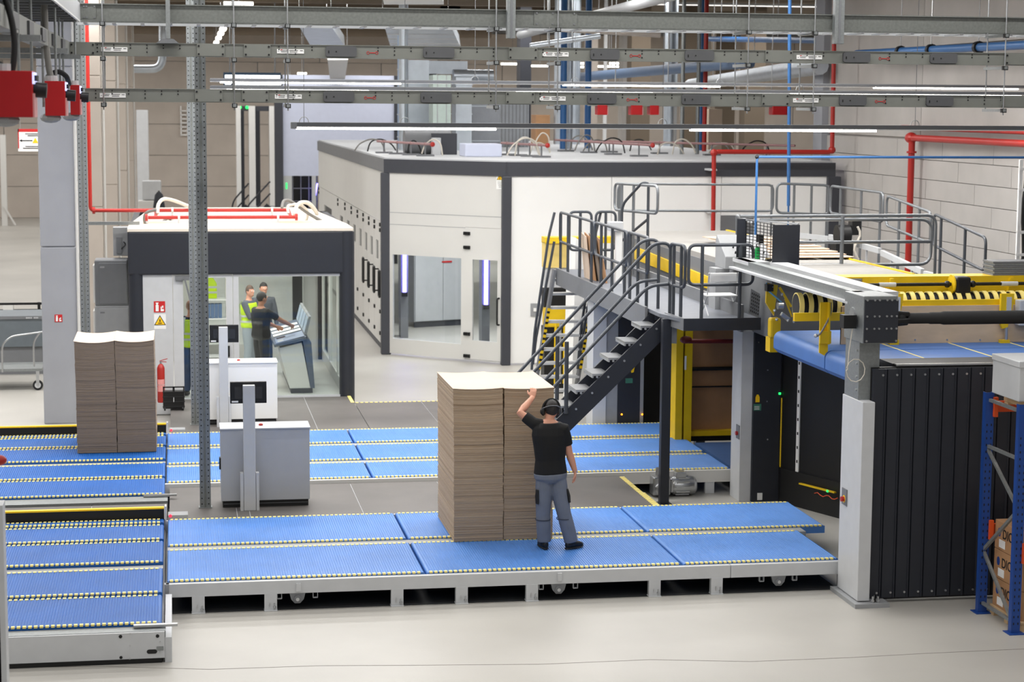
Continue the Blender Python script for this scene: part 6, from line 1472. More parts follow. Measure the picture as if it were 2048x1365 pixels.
build(MB().ell((GY(1521, 0, YB_).x, YB_, zz1), .03, 8, 6), 'elbow', M_black, t)
g = GY(1520, 478, YB_ - .05); mb = MB().box(g.x - .03, g.x + .03, YB_ - .1, YB_, g.z - .06, g.z + .06); build(mb, 'pressure_regulator', M_black, t); build(MB().bar((g.x - .1, YB_ - .08, g.z - .06), (g.x + .02, YB_ - .08, g.z - .05), .03, .02), 'valve_lever', M_lgrey, t)
YB2 = 36.9
t = thing('air_pipe', 'long blue air pipe hanging from the ceiling in front of the press enclosure', 'pipe', (GY(1577, 300, YB2).x, YB2, 2.32))
build(MB().cyl((GY(1577, 410, YB2).x, YB2, GY(1577, 412, YB2).z), (GY(1577, 0, YB2).x, YB2, 9.2), .035, 8), 'pipe', M_bluepipe, t, smooth=40)
build(MB().cyl((GY(1577, 410, YB2).x, YB2, 2.3), (GY(1577, 410, YB2).x, YB2, GY(1577, 412, YB2).z), .02, 8), 'lower_pipe', M_bluepipe, t)
a, b = GX(1778, 104, 14.0), GX(2048, 90, 14.0)
t = thing('air_pipe', 'blue main pipe climbing along the top of the right wall', 'pipe', (14.0, a.y, a.z))
d_ = (b - a); build(MB().tube([a - d_ * .3, b + d_ * .3], .075, 12), 'pipe', M_bluepipe, t, smooth=40)
for f in (.1, .35, .7): p = a + d_ * f; build(MB().cyl(p - d_ * .008, p + d_ * .008, .11, 12), 'pipe_clamp', M_black, t); build(MB().cyl(p, (p.x, p.y, 9.2), .01, 6), 'hanger_rod', M_steel, t)
# white cable riser and coil at the right edge
YW = 27.0; x = GY(2037, 400, YW).x
t = thing('cable_riser', 'white ladder style cable riser with black hoses at the right picture edge', 'cable ladder', (x + .2, YW, 2.4))
for xx in (x, x + .45): build(MB().box(xx, xx + .05, YW, YW + .04, 0, GY(2037, 320, YW).z), 'riser_rail', M_white, t)
for py in (338, 380, 465, 510): z = GY(2037, py, YW).z; build(MB().box(x, x + .5, YW - .01, YW + .02, z - .02, z + .02), 'riser_rung', M_white, t)
for k in range(3): build(MB().tube([(x + .13 + .11 * k + .02 * math.sin(j * 1.3 + k), YW + .06, 2 + .25 * j) for j in range(12)], .04, 8), 'hose', M_black, t, smooth=60)
YQ = YP + .52; g = GY(2028, 535, YQ)
t = thing('plate_stack', 'stack of dark sheet plates lying on the yellow bridge at the right edge', 'plate stack', (g.x + .4, YQ, zu1 + .021))
for k in range(7): build(MB().box(GY(2006 + (3 if k % 2 else 0), 0, YQ).x, g.x + 1.2, YQ, YQ + .33, zu1 + .021 + .026 * k, zu1 + .044 + .026 * k), 'plate', (M_mgrey, M_galv)[k % 2], t)
# ================================================================== PEOPLE
def soft(o, vox, it=4, fac=.5):
    r = o.modifiers.new('remesh', 'REMESH'); r.mode = 'VOXEL'; r.voxel_size = vox; r.use_smooth_shade = True
    s_ = o.modifiers.new('smooth', 'SMOOTH'); s_.iterations = it; s_.factor = fac
    return o
def hand(mb, W, hd, pn, side, curl=.5, k=1.0, spread=.12):
    hd = V(hd).normalized(); pn = V(pn); pn = (pn - hd * pn.dot(hd)).normalized(); lat = hd.cross(pn).normalized() * side   # lat points to the thumb side
    K = W + hd * .085 * k
    mb.tube([W - hd * .02, W + hd * .02 * k, W + hd * .06 * k, K], [(.026, .022), (.036 * k, .018), (.042 * k, .016), (.040 * k, .013)], 12, up=pn)
    for i, (L, o_) in enumerate(((.072, .030), (.080, .010), (.075, -.010), (.060, -.029))):
        b = K + lat * o_ * k - hd * .01; d = (hd + lat * spread * (o_ / .03)).normalized(); pts = [b]; a = curl * .5
        for sgm, f in enumerate((.45, .32, .25)):
            dd = (d * math.cos(a) + pn * math.sin(a)).normalized(); b = b + dd * L * f * k; pts.append(b); a += curl * .75
        mb.tube(pts, [.0105 * k, .010 * k, .0095 * k, .008 * k], 8)
    b = W + hd * .025 * k + lat * .028 * k; d1 = (hd * .6 + lat * .75 + pn * .25).normalized(); d2 = (hd * .9 + lat * .25 + pn * .4).normalized()
    mb.tube([b, b + d1 * .035 * k, b + d1 * .035 * k + d2 * .032 * k, b + d1 * .035 * k + d2 * .055 * k], [.013 * k, .012 * k, .011 * k, .008 * k], 8)
def person(lab, J, f, cfg, vox=.007):
    f = V(f).normalized(); Z = V((0, 0, 1)); s = f.cross(Z)
    J = {k: V(v) for k, v in J.items()}
    t = thing('person', lab, 'person', (J['root'].x, J['root'].y, J['root'].z))
    P, N, H = J['pelvis'], J['neck'], J['head']
    if 'hf' in J: hf = J['hf'].normalized()
    else: hf = f
    hs = hf.cross(Z).normalized()
    def torso(mb, g, z0, z1, wid=1.0):
        wid *= cfg.get('wid', 1)
        prof = [(-.10, .10, .085), (-.03, .160, .115), (.06, .168, .118), (.30, .148, .105), (.55, .165, .118), (.75, .182, .118), (.88, .168, .100), (.96, .11, .08), (1.02, .062, .06)]
        pts, rs = [], []
        for u, a, b in prof:
            if z0 <= u <= z1: pts.append(P.lerp(N, u)); rs.append((a * wid + g, b * wid + g))
        mb.tube(pts, rs, 20, up=-f)
    # --- body, one continuous skin
    mb = MB(); torso(mb, -.012, -1, 2)
    for d in 'LR':
        sh, el, wr = J['sh' + d], J['el' + d], J['wr' + d]
        inn = N.lerp(sh, .35) - Z * .03
        mb.tube([inn, sh, sh.lerp(el, .5), el, el.lerp(wr, .3), wr], [.055, .060, .053, .045, .047, .031], 12)
        hd, pn, sd, cu = J.get('hd' + d, wr - el), J.get('pn' + d, s * (1 if d == 'L' else -1)), (1 if d == 'L' else -1), cfg.get('curl' + d, .5)
        hand(mb, wr, hd, pn, sd * cfg.get('hs' + d, 1), cu)
        hp, kn, an = J['hp' + d], J['kn' + d], J['an' + d]
        mb.tube([hp + Z * .04, hp.lerp(kn, .4), kn, kn.lerp(an, .35), an], [.078, .07, .05, .05, .036], 12)
        td = J.get('toe' + d, f).normalized(); mb.tube([an - td * .05 - Z * .04, an + td * .05 - Z * .045, an + td * .13 - Z * .055], [(.034, .04), (.038, .03), (.036, .018)], 10)
    mb.tube([N - Z * .04, N + Z * .03 + (H - N) * .15, H - Z * .04], [.062, .056, .058], 12)
    mb.ell(H, (.078, .095, .112) if abs(hf.y) > .7 else (.095, .078, .112), 18, 14)
    mb.ell(H + hf * .03 - Z * .06, (.058, .058, .06), 12, 10)
    mb.tube([H + hf * .088 + Z * .02, H + hf * .112 - Z * .018, H + hf * .095 - Z * .03], [.008, .014, .012], 8)
    mb.ell(H + hf * .088 - Z * .062, (.022, .016, .007), 8, 6)
    for q_ in (-1, 1): mb.ell(H + hs * q_ * .08 - Z * .005 - hf * .005, (.012, .02, .032), 8, 8)
    body = soft(build(mb, 'body', cfg.get('skin', M_skin), t), vox, 3)
    for q_ in (-1, 1):
        e = build(MB().ell(H + hf * .082 + hs * q_ * .03 + Z * .012, .011, 8, 6), 'eye', M_sign, body); build(MB().ell(H + hf * .0905 + hs * q_ * .03 + Z * .012, .005, 6, 4), 'pupil', M_ink, body)
    # --- hair
    mb = MB(); hx, hy = ((.083, .100) if abs(hf.y) > .7 else (.100, .083))
    mb.ell(H + Z * .022 - hf * .012, (hx, hy, .108), 18, 12)
    cut = []
    hair = build(mb, 'hair', cfg.get('hair', M_hair), t, smooth=60)
    bm = bmesh.new(); bm.from_mesh(hair.data); org = WL[t.name]
    kill = [v for v in bm.verts if (lambda p: (p.z < H.z - .03 and (p - H).dot(hf) > -.02) or p.z < H.z - .075 or ((p - H).dot(hf) > .055 and p.z < H.z + .035))(v.co + org)]
    bmesh.ops.delete(bm, geom=kill, context='VERTS'); bm.to_mesh(hair.data); bm.free()
    # --- upper clothing
    mb = MB(); torso(mb, .016, cfg.get('hem', -.04), .97, 1.02)
    for d in 'LR':
        sh, el, wr = J['sh' + d], J['el' + d], J['wr' + d]; inn = N.lerp(sh, .4) - Z * .04
        if cfg.get('sleeve') == 'long': mb.tube([inn, sh, sh.lerp(el, .5), el, el.lerp(wr, .5), el.lerp(wr, .92)], [.066, .072, .064, .056, .052, .042], 14)
        else: mb.tube([inn, sh, sh.lerp(el, .35), sh.lerp(el, .66)], [.066, .074, .070, .066], 14)
    top = soft(build(mb, cfg.get('topname', 't_shirt'), cfg['top'], t), vox * 1.2, 3)
    if cfg.get('vest'):
        mb = MB(); torso(mb, .034, cfg.get('hem', -.04), .93, 1.03); vs_ = soft(build(mb, 'hi_vis_vest', M_hiviz, t), vox * 1.3, 3)
        for u in (.16, .36):
            p = P.lerp(N, u); q2 = P.lerp(N, u + .075); a = .17 if u < .3 else .16; build(MB().tube([p, q2], [(a * 1.03 + .037, .118 * 1.03 + .037)] * 2, 24, caps=False, up=-f), 'reflective_band', M_reflex, vs_, smooth=60)
        for q_ in (-1, 1):
            build(MB().tube([P.lerp(N, .45) + s * q_ * .1 - f * .155, P.lerp(N, .8) + s * q_ * .1 - f * .16, P.lerp(N, .95) + s * q_ * .09 - f * .1], [(.025, .006)] * 3, 8, up=f), 'reflective_band', M_reflex, vs_)
    # --- trousers and shoes
    mb = MB(); torso(mb, .02, -.2, .12, 1.0)
    for d in 'LR':
        hp, kn, an = J['hp' + d], J['kn' + d], J['an' + d]
        mb.tube([hp + Z * .08, hp.lerp(kn, .25), hp.lerp(kn, .6), kn, kn.lerp(an, .4), kn.lerp(an, .8), an - Z * .015], [.102, .106, .097, .086, .088, .085, .083], 16)
    tr = soft(build(mb, 'trousers', cfg['trousers'], t), vox * 1.2, 4)
    for d in 'LR':
        an = J['an' + d]; td = J.get('toe' + d, f).normalized(); sd = td.cross(Z)
        mb = MB(); g = an - Z * (an.z - J['root'].z)
        mb.tube([g - td * .085 + Z * .05, g - td * .06 + Z * .05, g + Z * .052, g + td * .07 + Z * .045, g + td * .14 + Z * .035, g + td * .18 + Z * .028], [(.02, .03), (.038, .048), (.044, .05), (.047, .044), (.046, .034), (.028, .022)], 14, up=Z)
        mb.tube([g + Z * .04, an + Z * .01], [.05, .048], 12)
        sh_ = soft(build(mb, 'shoe', M_black, t), .006, 2)
        build(MB().tube([g - td * .09 + Z * .012, g - td * .05 + Z * .012, g + td * .06 + Z * .012, g + td * .15 + Z * .012, g + td * .185 + Z * .012], [(.02, .012), (.042, .012), (.05, .012), (.048, .012), (.022, .012)], 14, up=Z), 'sole', M_rubber, sh_)
    return t, tr, top
# ---- the man at the stack
YB0 = 22.40
def b_(px, py, Y=YB0): return GY(px, py, Y)
root = G(1117, 1094, BZt); root.z = BZt + .004
sL, sR = b_(1068, 848, 22.43), b_(1128, 858, 22.37)
J = dict(root=root, pelvis=b_(1101, 953), neck=b_(1099, 841), head=b_(1102, 820, 22.43), shL=sL, shR=sR,
         elL=b_(1040, 826, 22.50), wrL=b_(1065, 796, 22.68), elR=b_(1138, 906, 22.42), wrR=b_(1150, 943, 22.44),
         hpL=b_(1089, 958), hpR=b_(1114, 958), knL=b_(1086, 1030, 22.42), knR=b_(1128, 1028, 22.36), anL=V((b_(1089, 1080).x, 22.42, BZt + .1)), anR=V((b_(1141, 1080).x, 22.36, BZt + .1)),
         toeL=V((-.1, 1, 0)), toeR=V((.8, .5, 0)), hdL=V((.18, .42, .85)), pnL=V((.05, .85, -.45)), hdR=V((.05, .02, -1)), pnR=V((-1, .15, 0)), hf=V((-.12, 1, 0)))
man, mtr, mtop = person('man in black t-shirt and grey work trousers touching the tall cardboard stack', J, (-.05, 1, 0), dict(top=M_shirt, trousers=M_trous, hem=.02, curlL=.55, curlR=.55, wid=1.1))
H = J['head']; hs_ = V((1, .12, 0)).normalized()
em = MB()
arc = [H + hs_ * (.104 * math.cos(a)) + V((0, -.01, .125 * math.sin(a))) for a in [math.pi * k / 12 for k in range(13)]]
band = build(MB().tube(arc, [(.018, .008)] * 13, 8, up=(0, 1, 0)), 'headband', M_black, man, smooth=60)
arc2 = [H + hs_ * (.106 * math.cos(a)) + V((0, -.105 * math.sin(a) - .005, .055 * math.sin(a) + .01)) for a in [math.pi * k / 12 for k in range(13)]]
for q_ in (-1, 1):
    c = H + hs_ * q_ * .098 + V((0, -.005, -.015))
    cup = build(MB().ell(c, (.03, .042, .055), 14, 10), 'ear_cup', mat('ear_muff_grey', (56, 58, 62), .4) if q_ > 0 else M_black, man, smooth=60)
    build(MB().ell(c + hs_ * q_ * .02, (.018, .028, .036), 12, 8), 'cup_shell', M_mgrey if q_ > 0 else M_black, cup, smooth=60)
build(MB().tube(arc2, [(.014, .005)] * 13, 8, up=(0, 0, 1)), 'neck_band', M_mgrey, man, smooth=60)
for q_, px0, px1, py0, py1 in ((1, 1124, 1140, 972, 1003), (-1, 1064, 1073, 974, 1012)):
    a = J['hpR' if q_ > 0 else 'hpL'].lerp(J['knR' if q_ > 0 else 'knL'], .28); c = J['hpR' if q_ > 0 else 'hpL'].lerp(J['knR' if q_ > 0 else 'knL'], .66)
    o_ = V((q_ * .085, -.035, 0)); build(MB().tube([a + o_, a.lerp(c, .5) + o_ * 1.05, c + o_ * .98], [(.02, .045), (.024, .052), (.02, .05)], 10, up=(0, 1, 0)), 'thigh_pocket', M_black, mtr, smooth=50)
for d in 'LR':
    p = J['kn' + d] - V((0, 0, .05)); build(MB().tube([p, p - V((0, 0, .012))], [.093, .093], 16, caps=False), 'knee_seam', mat('dark_seam', (58, 63, 74), .85), mtr, smooth=60)
# ---- people inside the control cab
ZC = .165
def standing(lab, px, Y, h, f, cfg, arms=None, hf=None, x=None):
    f = V(f).normalized(); s = f.cross(V((0, 0, 1))); k = h / 1.78
    X = GY(px, 650, Y).x if x is None else x
    R0 = V((X, Y, ZC))
    def L(a, b, c): return R0 + s * a * k + f * b * k + V((0, 0, c * k))
    J = dict(root=R0, pelvis=L(0, 0, .96), neck=L(0, .0, 1.50), head=L(0, .03, 1.665), shL=L(-.19, 0, 1.43), shR=L(.19, 0, 1.43), elL=L(-.25, .03, 1.14), elR=L(.25, .03, 1.14),
             wrL=L(-.24, .12, .9), wrR=L(.24, .12, .9), hpL=L(-.085, 0, .92), hpR=L(.085, 0, .92), knL=L(-.09, .03, .5), knR=L(.09, .03, .5), anL=L(-.1, 0, .095), anR=L(.1, 0, .095))
    if arms:
        for kk, v in arms.items(): J[kk] = L(*v)
    if hf: J['hf'] = V(hf)
    return person(lab, J, f, cfg, vox=.011)
M_hair2 = mat('brown_hair', (74, 52, 36), .6, var=.2, scale=40); M_skin2 = mat('tan_skin', (160, 110, 84), .55, var=.05); M_jeans2 = mat('pale_jeans', (150, 160, 168), .85, var=.06); M_grey_s = mat('grey_sweater', (84, 88, 96), .85, var=.06)
standing('man in black shirt inside the control cab reaching over the console', 522, 37.4, 1.85, (.85, .55, 0), dict(wid=1.25, top=M_shirt, trousers=M_black, skin=M_skin2, hair=M_hair, hem=-.12, curlR=.5, hsR=1), arms=dict(elR=(.22, .32, 1.24), wrR=(.16, .56, 1.14), elL=(-.2, .2, 1.2), wrL=(-.1, .42, 1.1)))
standing('young man in hi-vis vest and pale jeans inside the control cab', 498, 39.5, 1.78, (.8, -.45, 0), dict(top=M_grey_s, sleeve='long', topname='sweater', vest=True, trousers=M_jeans2, hair=M_hair2, hem=-.1), arms=dict(elR=(.2, .12, 1.16), wrR=(-.02, .28, 1.18), elL=(-.22, .12, 1.16), wrL=(-.02, .3, 1.14)), hf=(.7, -.75, 0))
standing('dark haired man with glasses behind the man in black in the cab', 527, 39.9, 1.80, (.3, -1, 0), dict(top=M_grey_s, sleeve='long', topname='sweater', trousers=M_denim, hair=M_hair, hem=-.1))
standing('man in hi-vis vest and jeans standing behind the cab door', 381, 36.6, 1.78, (.25, 1, 0), dict(top=M_shirt, sleeve='long', topname='sweater', vest=True, trousers=M_denim, hair=mat('grey_brown_hair', (150, 110, 92), .6), hem=-.1))
# ---- console
gA = G(582, 787, ZC); gB = G(626, 783, ZC)
cy0 = gA.y; cx0, cx1 = gA.x, gB.x; cy1 = cy0 + 2.9
cn = thing('control_console', 'white and blue control console with screens inside the cab', 'control desk', ((cx0 + cx1) / 2, cy0, ZC))
build(MB().box(cx0, cx1 - .02, cy0, cy1, ZC, ZC + .09), 'plinth', M_band, cn)
zd = GY(585, 684, cy0).z
build(MB().prism([(cx0 - .02, ZC + .09), (cx1 - .06, ZC + .09), (cx1 - .22, zd - .02), (cx0 - .2, zd - .12), (cx0 - .2, zd - .2)], 'y', cy0 + .02, cy1), 'cabinet_body', M_white2, cn)
build(MB().prism([(cx1 - .06, ZC + .09), (cx1 + .02, ZC + .09), (cx1 - .04, zd - .02), (cx1 - .1, zd + .06), (cx1 - .2, zd + .02)], 'y', cy0, cy1), 'back_cover', mat('console_blue', (84, 94, 112), .5), cn)
xl = GY(549, 690, cy0 - .1).x; zl = GY(549, 691, cy0 - .1).z; xr2 = GY(613, 674, cy0 - .1).x; zr2 = GY(613, 674, cy0 - .1).z
desk = build(MB().prism([(xl, zl - .04), (xr2, zr2 - .06), (xr2, zr2), (xl, zl + .01)], 'y', cy0 - .1, cy1), 'desk_top', MATS['console_blue'], cn)
dm = mat('desk_panel', (128, 142, 170), .35)
def dp(u, v0, v1, u1, m_, nm):
    a, b = xl + (xr2 - xl) * u, xl + (xr2 - xl) * u1; za, zb3 = zl + (zr2 - zl) * u + .012, zl + (zr2 - zl) * u1 + .012; y0, y1 = cy0 - .1 + 3 * v0, cy0 - .1 + 3 * v1
    build(MB().hexa([(a, y0, za), (b, y0, zb3), (b, y1, zb3), (a, y1, za), (a, y0, za + .008), (b, y0, zb3 + .008), (b, y1, zb3 + .008), (a, y1, za + .008)]), nm, m_, desk)
dp(.06, .02, .30, .94, dm, 'panel_plate'); dp(.06, .36, .46, .94, M_white, 'paper_sheet'); dp(.06, .52, .62, .94, M_white, 'paper_sheet'); dp(.06, .7, .8, .94, M_white, 'paper_sheet')
dp(.12, .2, .27, .4, M_screen, 'small_display'); dp(.12, .05, .14, .3, M_white2, 'keypad'); dp(.35, .16, .18, .7, M_band, 'grip')
for k in range(4):
    f0, f1 = k / 4, (k + .94) / 4
    A = GY(611, 690, cy0 + .1); B = GY(582, 608, cy1 - .2)
    ya, yb3 = cy0 + .1 + 2.6 * f0, cy0 + .1 + 2.6 * f1; xm_ = xr2 - .02
    m_ = build(MB().hexa([(xm_, ya, zr2 + .02), (xm_ + .04, ya, zr2 + .02), (xm_ + .04, yb3, zr2 + .02), (xm_, yb3, zr2 + .02), (xm_ + .08, ya, zr2 + .36), (xm_ + .12, ya, zr2 + .36), (xm_ + .12, yb3, zr2 + .36), (xm_ + .08, yb3, zr2 + .36)]), 'monitor', M_grey, cn)
    build(MB().plate((xm_ - .006, yb3 - .04, zr2 + .05), (xm_ - .006, ya + .04, zr2 + .05), (xm_ + .066, ya + .04, zr2 + .33), (xm_ + .066, yb3 - .04, zr2 + .33), (.004, 0, 0)), 'monitor_screen', mat('lit_monitor', (150, 165, 180), .3, emit=.25), m_)
# hanging vest and shelf inside the cab
Y = KY + 5.9
x0, x1 = GY(398, 600, Y).x, GY(434, 600, Y).x
t = thing('hanging_vest', 'yellow hi-vis vest hanging at the back of the cab behind the door', 'vest', ((x0 + x1) / 2, Y, GY(410, 598, Y).z))
zv0, zv1 = GY(410, 598, Y).z, GY(410, 556, Y).z
build(MB().prism([(x0, zv0), (x1, zv0), (x1, zv1 - .12), (x1 - .08, zv1), (x0 + .1, zv1), (x0, zv1 - .12)], 'y', Y, Y + .06), 'cloth', M_hiviz, t, bevel=.02)
for f in (.25, .5): build(MB().box(x0 - .003, x1 + .003, Y - .006, Y, zv0 + (zv1 - zv0) * f, zv0 + (zv1 - zv0) * (f + .1)), 'reflective_band', M_reflex, t)
build(MB().cyl(((x0 + x1) / 2, Y + .05, zv1 - .02), ((x0 + x1) / 2, KY + KD - .1, zv1 + .02), .012, 8), 'coat_hook', M_black, t)
t = thing('shelf_unit', 'white shelf unit with blue folders at the back of the cab', 'shelf', (GY(425, 650, Y).x, Y, ZC))
x1 = GY(452, 650, Y).x
build(MB().box(x0 - .1, x0 - .07, Y - .2, Y + .2, ZC, 1.6), 'side_panel', M_white, t); build(MB().box(x1, x1 + .03, Y - .2, Y + .2, ZC, 2.3), 'side_panel', M_white, t)
for z in (.3, .7, 1.1, 1.5): build(MB().box(x0 - .1, x1, Y - .2, Y + .2, z, z + .025), 'shelf_board', M_white, t)
for k in range(6): build(MB().box(x0 + .08 * k, x0 + .07 + .08 * k, Y - .16, Y + .1, 1.126, 1.42), 'folder', mat('folder_blue', (84, 112, 150), .6), t)
# ================================================================== BACKGROUND
def pb(lab, name, cat, pl, pr, pt, pbm, Y, dep, m_, parts=None, kind=None, grp=None, zb=None, bevel=0):
    x0, x1 = GY(pl, pt, Y).x, GY(pr, pt, Y).x; z1_ = GY(pl, pt, Y).z; z0_ = GY(pl, pbm, Y).z if zb is None else zb
    return build(MB().box(x0, x1, Y, Y + dep, z0_, z1_), name, m_, label=lab, cat=cat, kind=kind, group=grp, bevel=bevel), (x0, x1, z0_, z1_)
RT = ZT + .03
# second press enclosure beyond
t = thing('press_enclosure', 'bluish white wall of a second enclosure beyond the first', 'enclosure', (9, 68, 0)); Y = 68
x0, x1 = GY(566, 300, Y).x, GY(788, 300, Y).x; zt3 = GY(600, 150, Y).z
M_lav = mat('bluish_white_panel', (206, 212, 232), .45, var=.02)
build(MB().box(x0, x1, Y, Y + .2, GY(600, 352, Y).z, zt3), 'wall_panel', M_lav, t)
build(MB().box(x0 - .28, x0, Y - .1, Y + .3, 0, zt3), 'corner_post', M_band, t)
build(MB().box(x1, x1 + .12, Y - .05, Y + .3, 0, zt3), 'corner_post', M_band, t)
build(MB().box(x0, x1, Y - .02, Y + .2, 0, .6), 'sill', M_lav, t)
build(MB().box(x0, x0 + .3, Y, Y + .2, 0, GY(600, 352, Y).z), 'frame_post', M_lgrey, t); build(MB().box(GY(622, 0, Y).x, GY(630, 0, Y).x, Y, Y + .2, 0, GY(600, 352, Y).z), 'frame_post', M_lgrey, t); build(MB().box(GY(637, 0, Y).x, x1, Y, Y + .2, 0, GY(600, 352, Y).z), 'wall_panel', M_lav, t)
build(MB().box(x0 + .3, GY(637, 0, Y).x, Y + .8, Y + .9, 0, GY(600, 352, Y).z), 'dark_interior', M_screen, t)
for k in range(4): build(MB().box(x0 + .35 + .28 * k, x0 + .38 + .28 * k, Y + .6, Y + .66, .6, 3.6), 'inner_rack_post', M_grey, t)
for k in range(6): build(MB().box(x0 + .35, x0 + 1.25, Y + .6, Y + .66, .8 + .45 * k, .83 + .45 * k), 'inner_shelf', M_grey, t)
g = GY(633, 385, Y); build(MB().bar((g.x - .05, Y + .3, g.z - .3), (g.x + .05, Y + .3, g.z + .3), .05, .05), 'violet_tube', M_violet, t)
g = GY(573, 372, Y); build(MB().box(g.x - .02, g.x + .02, Y - .03, Y, g.z - .1, g.z + .1), 'green_tube', M_green, t)
# far white frames with stairs
Y = 88
for k, (pl, pr, lab) in enumerate(((473, 482, 'left'), (498, 511, 'middle'), (539, 556, 'right'))):
    a, b = GY(pl, 300, Y).x, GY(pr, 300, Y).x; tt = thing('portal_post', '%s white portal post near the far stairs' % lab, 'post', (a, Y, 0), group='white portal posts far away')
    build(MB().box(a, b, Y, Y + .6, 0, GY(500, 212, Y).z), 'white_face', M_white, tt)
    if k < 2: build(MB().box(b, b + .15 + .06 * k, Y + .05, Y + .6, 0, GY(500, 222, Y).z), 'dark_edge', M_navy, tt)
pb('dark header beam over the far white portal posts', 'portal_header', 'beam', 473, 560, 212, 222, 88.2, .5, M_band)
for k, (px, py) in enumerate(((480, 215), (494, 215))):
    g = GY(px, py, 88.19); build(MB().ell(g, .07, 8, 6), 'indicator_lamp', M_green, label='%s small green indicator lamp on the far header beam' % ('left', 'right')[k], cat='lamp', group='green indicator lamps')
for k, (pl, pr, pt, pbm, lab) in enumerate(((464, 497, 312, 380, 'farther small dark stairs left of the middle portal post'), (493, 540, 322, 412, 'nearer small dark stairs right of the middle portal post'))):
    Yk = 86 - k * 4; a, b = GY(pl, pbm, Yk), GY(pr, pt, Yk); tt = thing('stair_flight', lab, 'stairs', (a.x, Yk, 0), group='small dark stairs far away')
    zlo = max(.05, a.z - .0); rise = (b.z - zlo) * .62
    build(MB().bar((a.x, Yk, .1), (b.x, Yk, .1 + rise), .08, .3), 'stringer', M_navy, tt); build(MB().bar((a.x, Yk + .8, .1), (b.x, Yk + .8, .1 + rise), .08, .3), 'stringer', M_navy, tt)
    for j in range(7): f = (j + .5) / 7; build(MB().box(a.x + (b.x - a.x) * f - .12, a.x + (b.x - a.x) * f + .12, Yk, Yk + .8, .1 + rise * f, .13 + rise * f), 'tread', M_mgrey, tt)
    for h in (.55, 1.05): build(MB().tube(fil([(a.x, Yk, .1), (a.x, Yk, .2 + h), (b.x, Yk, .1 + rise + h)], .3), .035, 6), 'handrail', M_navy, tt)
    build(MB().box(b.x, b.x + .8, Yk, Yk + .9, .0, .1 + rise), 'landing_block', M_grey, tt)
# left far hall furniture
for lab, nm, cat, pl, pr, pt, pbm, Y, m_ in (
    ('white machine cabinet far back left of the perforated posts', 'machine_cabinet', 'cabinet', 276, 324, 402, 0, 64, M_white2),
    ('grey printer unit on top of the far white machine cabinet', 'printer_unit', 'printer', 284, 322, 362, 400, 64.2, M_lgrey),
    ('tall pale pipe casing on the far column', 'pipe_casing', 'casing', 272, 296, 220, 0, 80, M_lgrey),
    ):
    pb(lab, nm, cat, pl, pr, pt, pbm, Y, .6 if nm != 'coat' else .2, m_, zb=0 if pbm == 0 else None, bevel=.03)
x0 = GY(318, 400, 63).x; t = thing('coat_stand', 'dark coat hanging on a stand beside the far white machine', 'coat', (x0, 63, 0)); build(MB().cyl((x0, 63.1, 0), (x0, 63.1, GY(318, 382, 63).z), .03, 8), 'stand', M_black, t); build(MB().tube([(x0, 63, GY(318, 384, 63).z), (x0, 63, GY(318, 390, 63).z), (x0, 63, GY(318, 416, 63).z)], [(.05, .05), (.13, .08), (.19, .1)], 10), 'coat', M_navy, t, smooth=50)
g = GY(284, 135, 75)
t = thing('ventilation_pipe', 'bent silver ventilation pipe high on the left', 'pipe', (g.x, 75, g.z))
build(MB().tube(fil([GY(268, 138, 75), GY(322, 138, 75), GY(326, 100, 75)], .5), .16, 10), 'pipe', M_duct, t, smooth=40)
build(MB().tube([GY(326, 110, 75), (GY(326, 0, 75).x, 75, 9.2)], .16, 10), 'riser', M_duct, t, smooth=40)
Y = 95.9; x0, x1 = GY(362, 240, Y).x, GY(375, 240, Y).x
t = thing('wall_ladder', 'pale ladder fixed to the far end wall', 'ladder', (x0, Y - .1, 3)); 
for x in (x0, x1): build(MB().box(x - .03, x + .03, Y - .1, Y - .04, GY(368, 272, Y).z, GY(368, 212, Y).z), 'ladder_rail', M_white, t)
for k in range(7): z = GY(368, 270 - 8 * k, Y).z; build(MB().box(x0, x1, Y - .1, Y - .05, z - .03, z + .03), 'ladder_rung', M_white, t)
for k, (px, py, lab) in enumerate(((430, 382, 'near'), (440, 395, 'middle'), (455, 405, 'far'))):
    Yk = 72 + 4 * k; a = GY(px, py, Yk); tt = thing('trolley', '%s low grey trolley on the far floor beyond the cab roof' % lab, 'trolley', (a.x, Yk, 0), group='trolleys on the far floor')
    build(MB().box(a.x - .5, a.x + .5, Yk, Yk + .6, .25, .32), 'deck', M_mgrey, tt)
    for dx in (-.48, .46): build(MB().tube(fil([(a.x + dx, Yk, .3), (a.x + dx, Yk, 1.1), (a.x + dx, Yk + .55, 1.1), (a.x + dx, Yk + .55, .3)], .1), .03, 6), 'push_bar', M_mgrey, tt)
    for dx in (-.4, .4): build(MB().cyl((a.x + dx, Yk + .05, .1), (a.x + dx, Yk + .1, .1), .1, 10), 'wheel', M_black, tt)
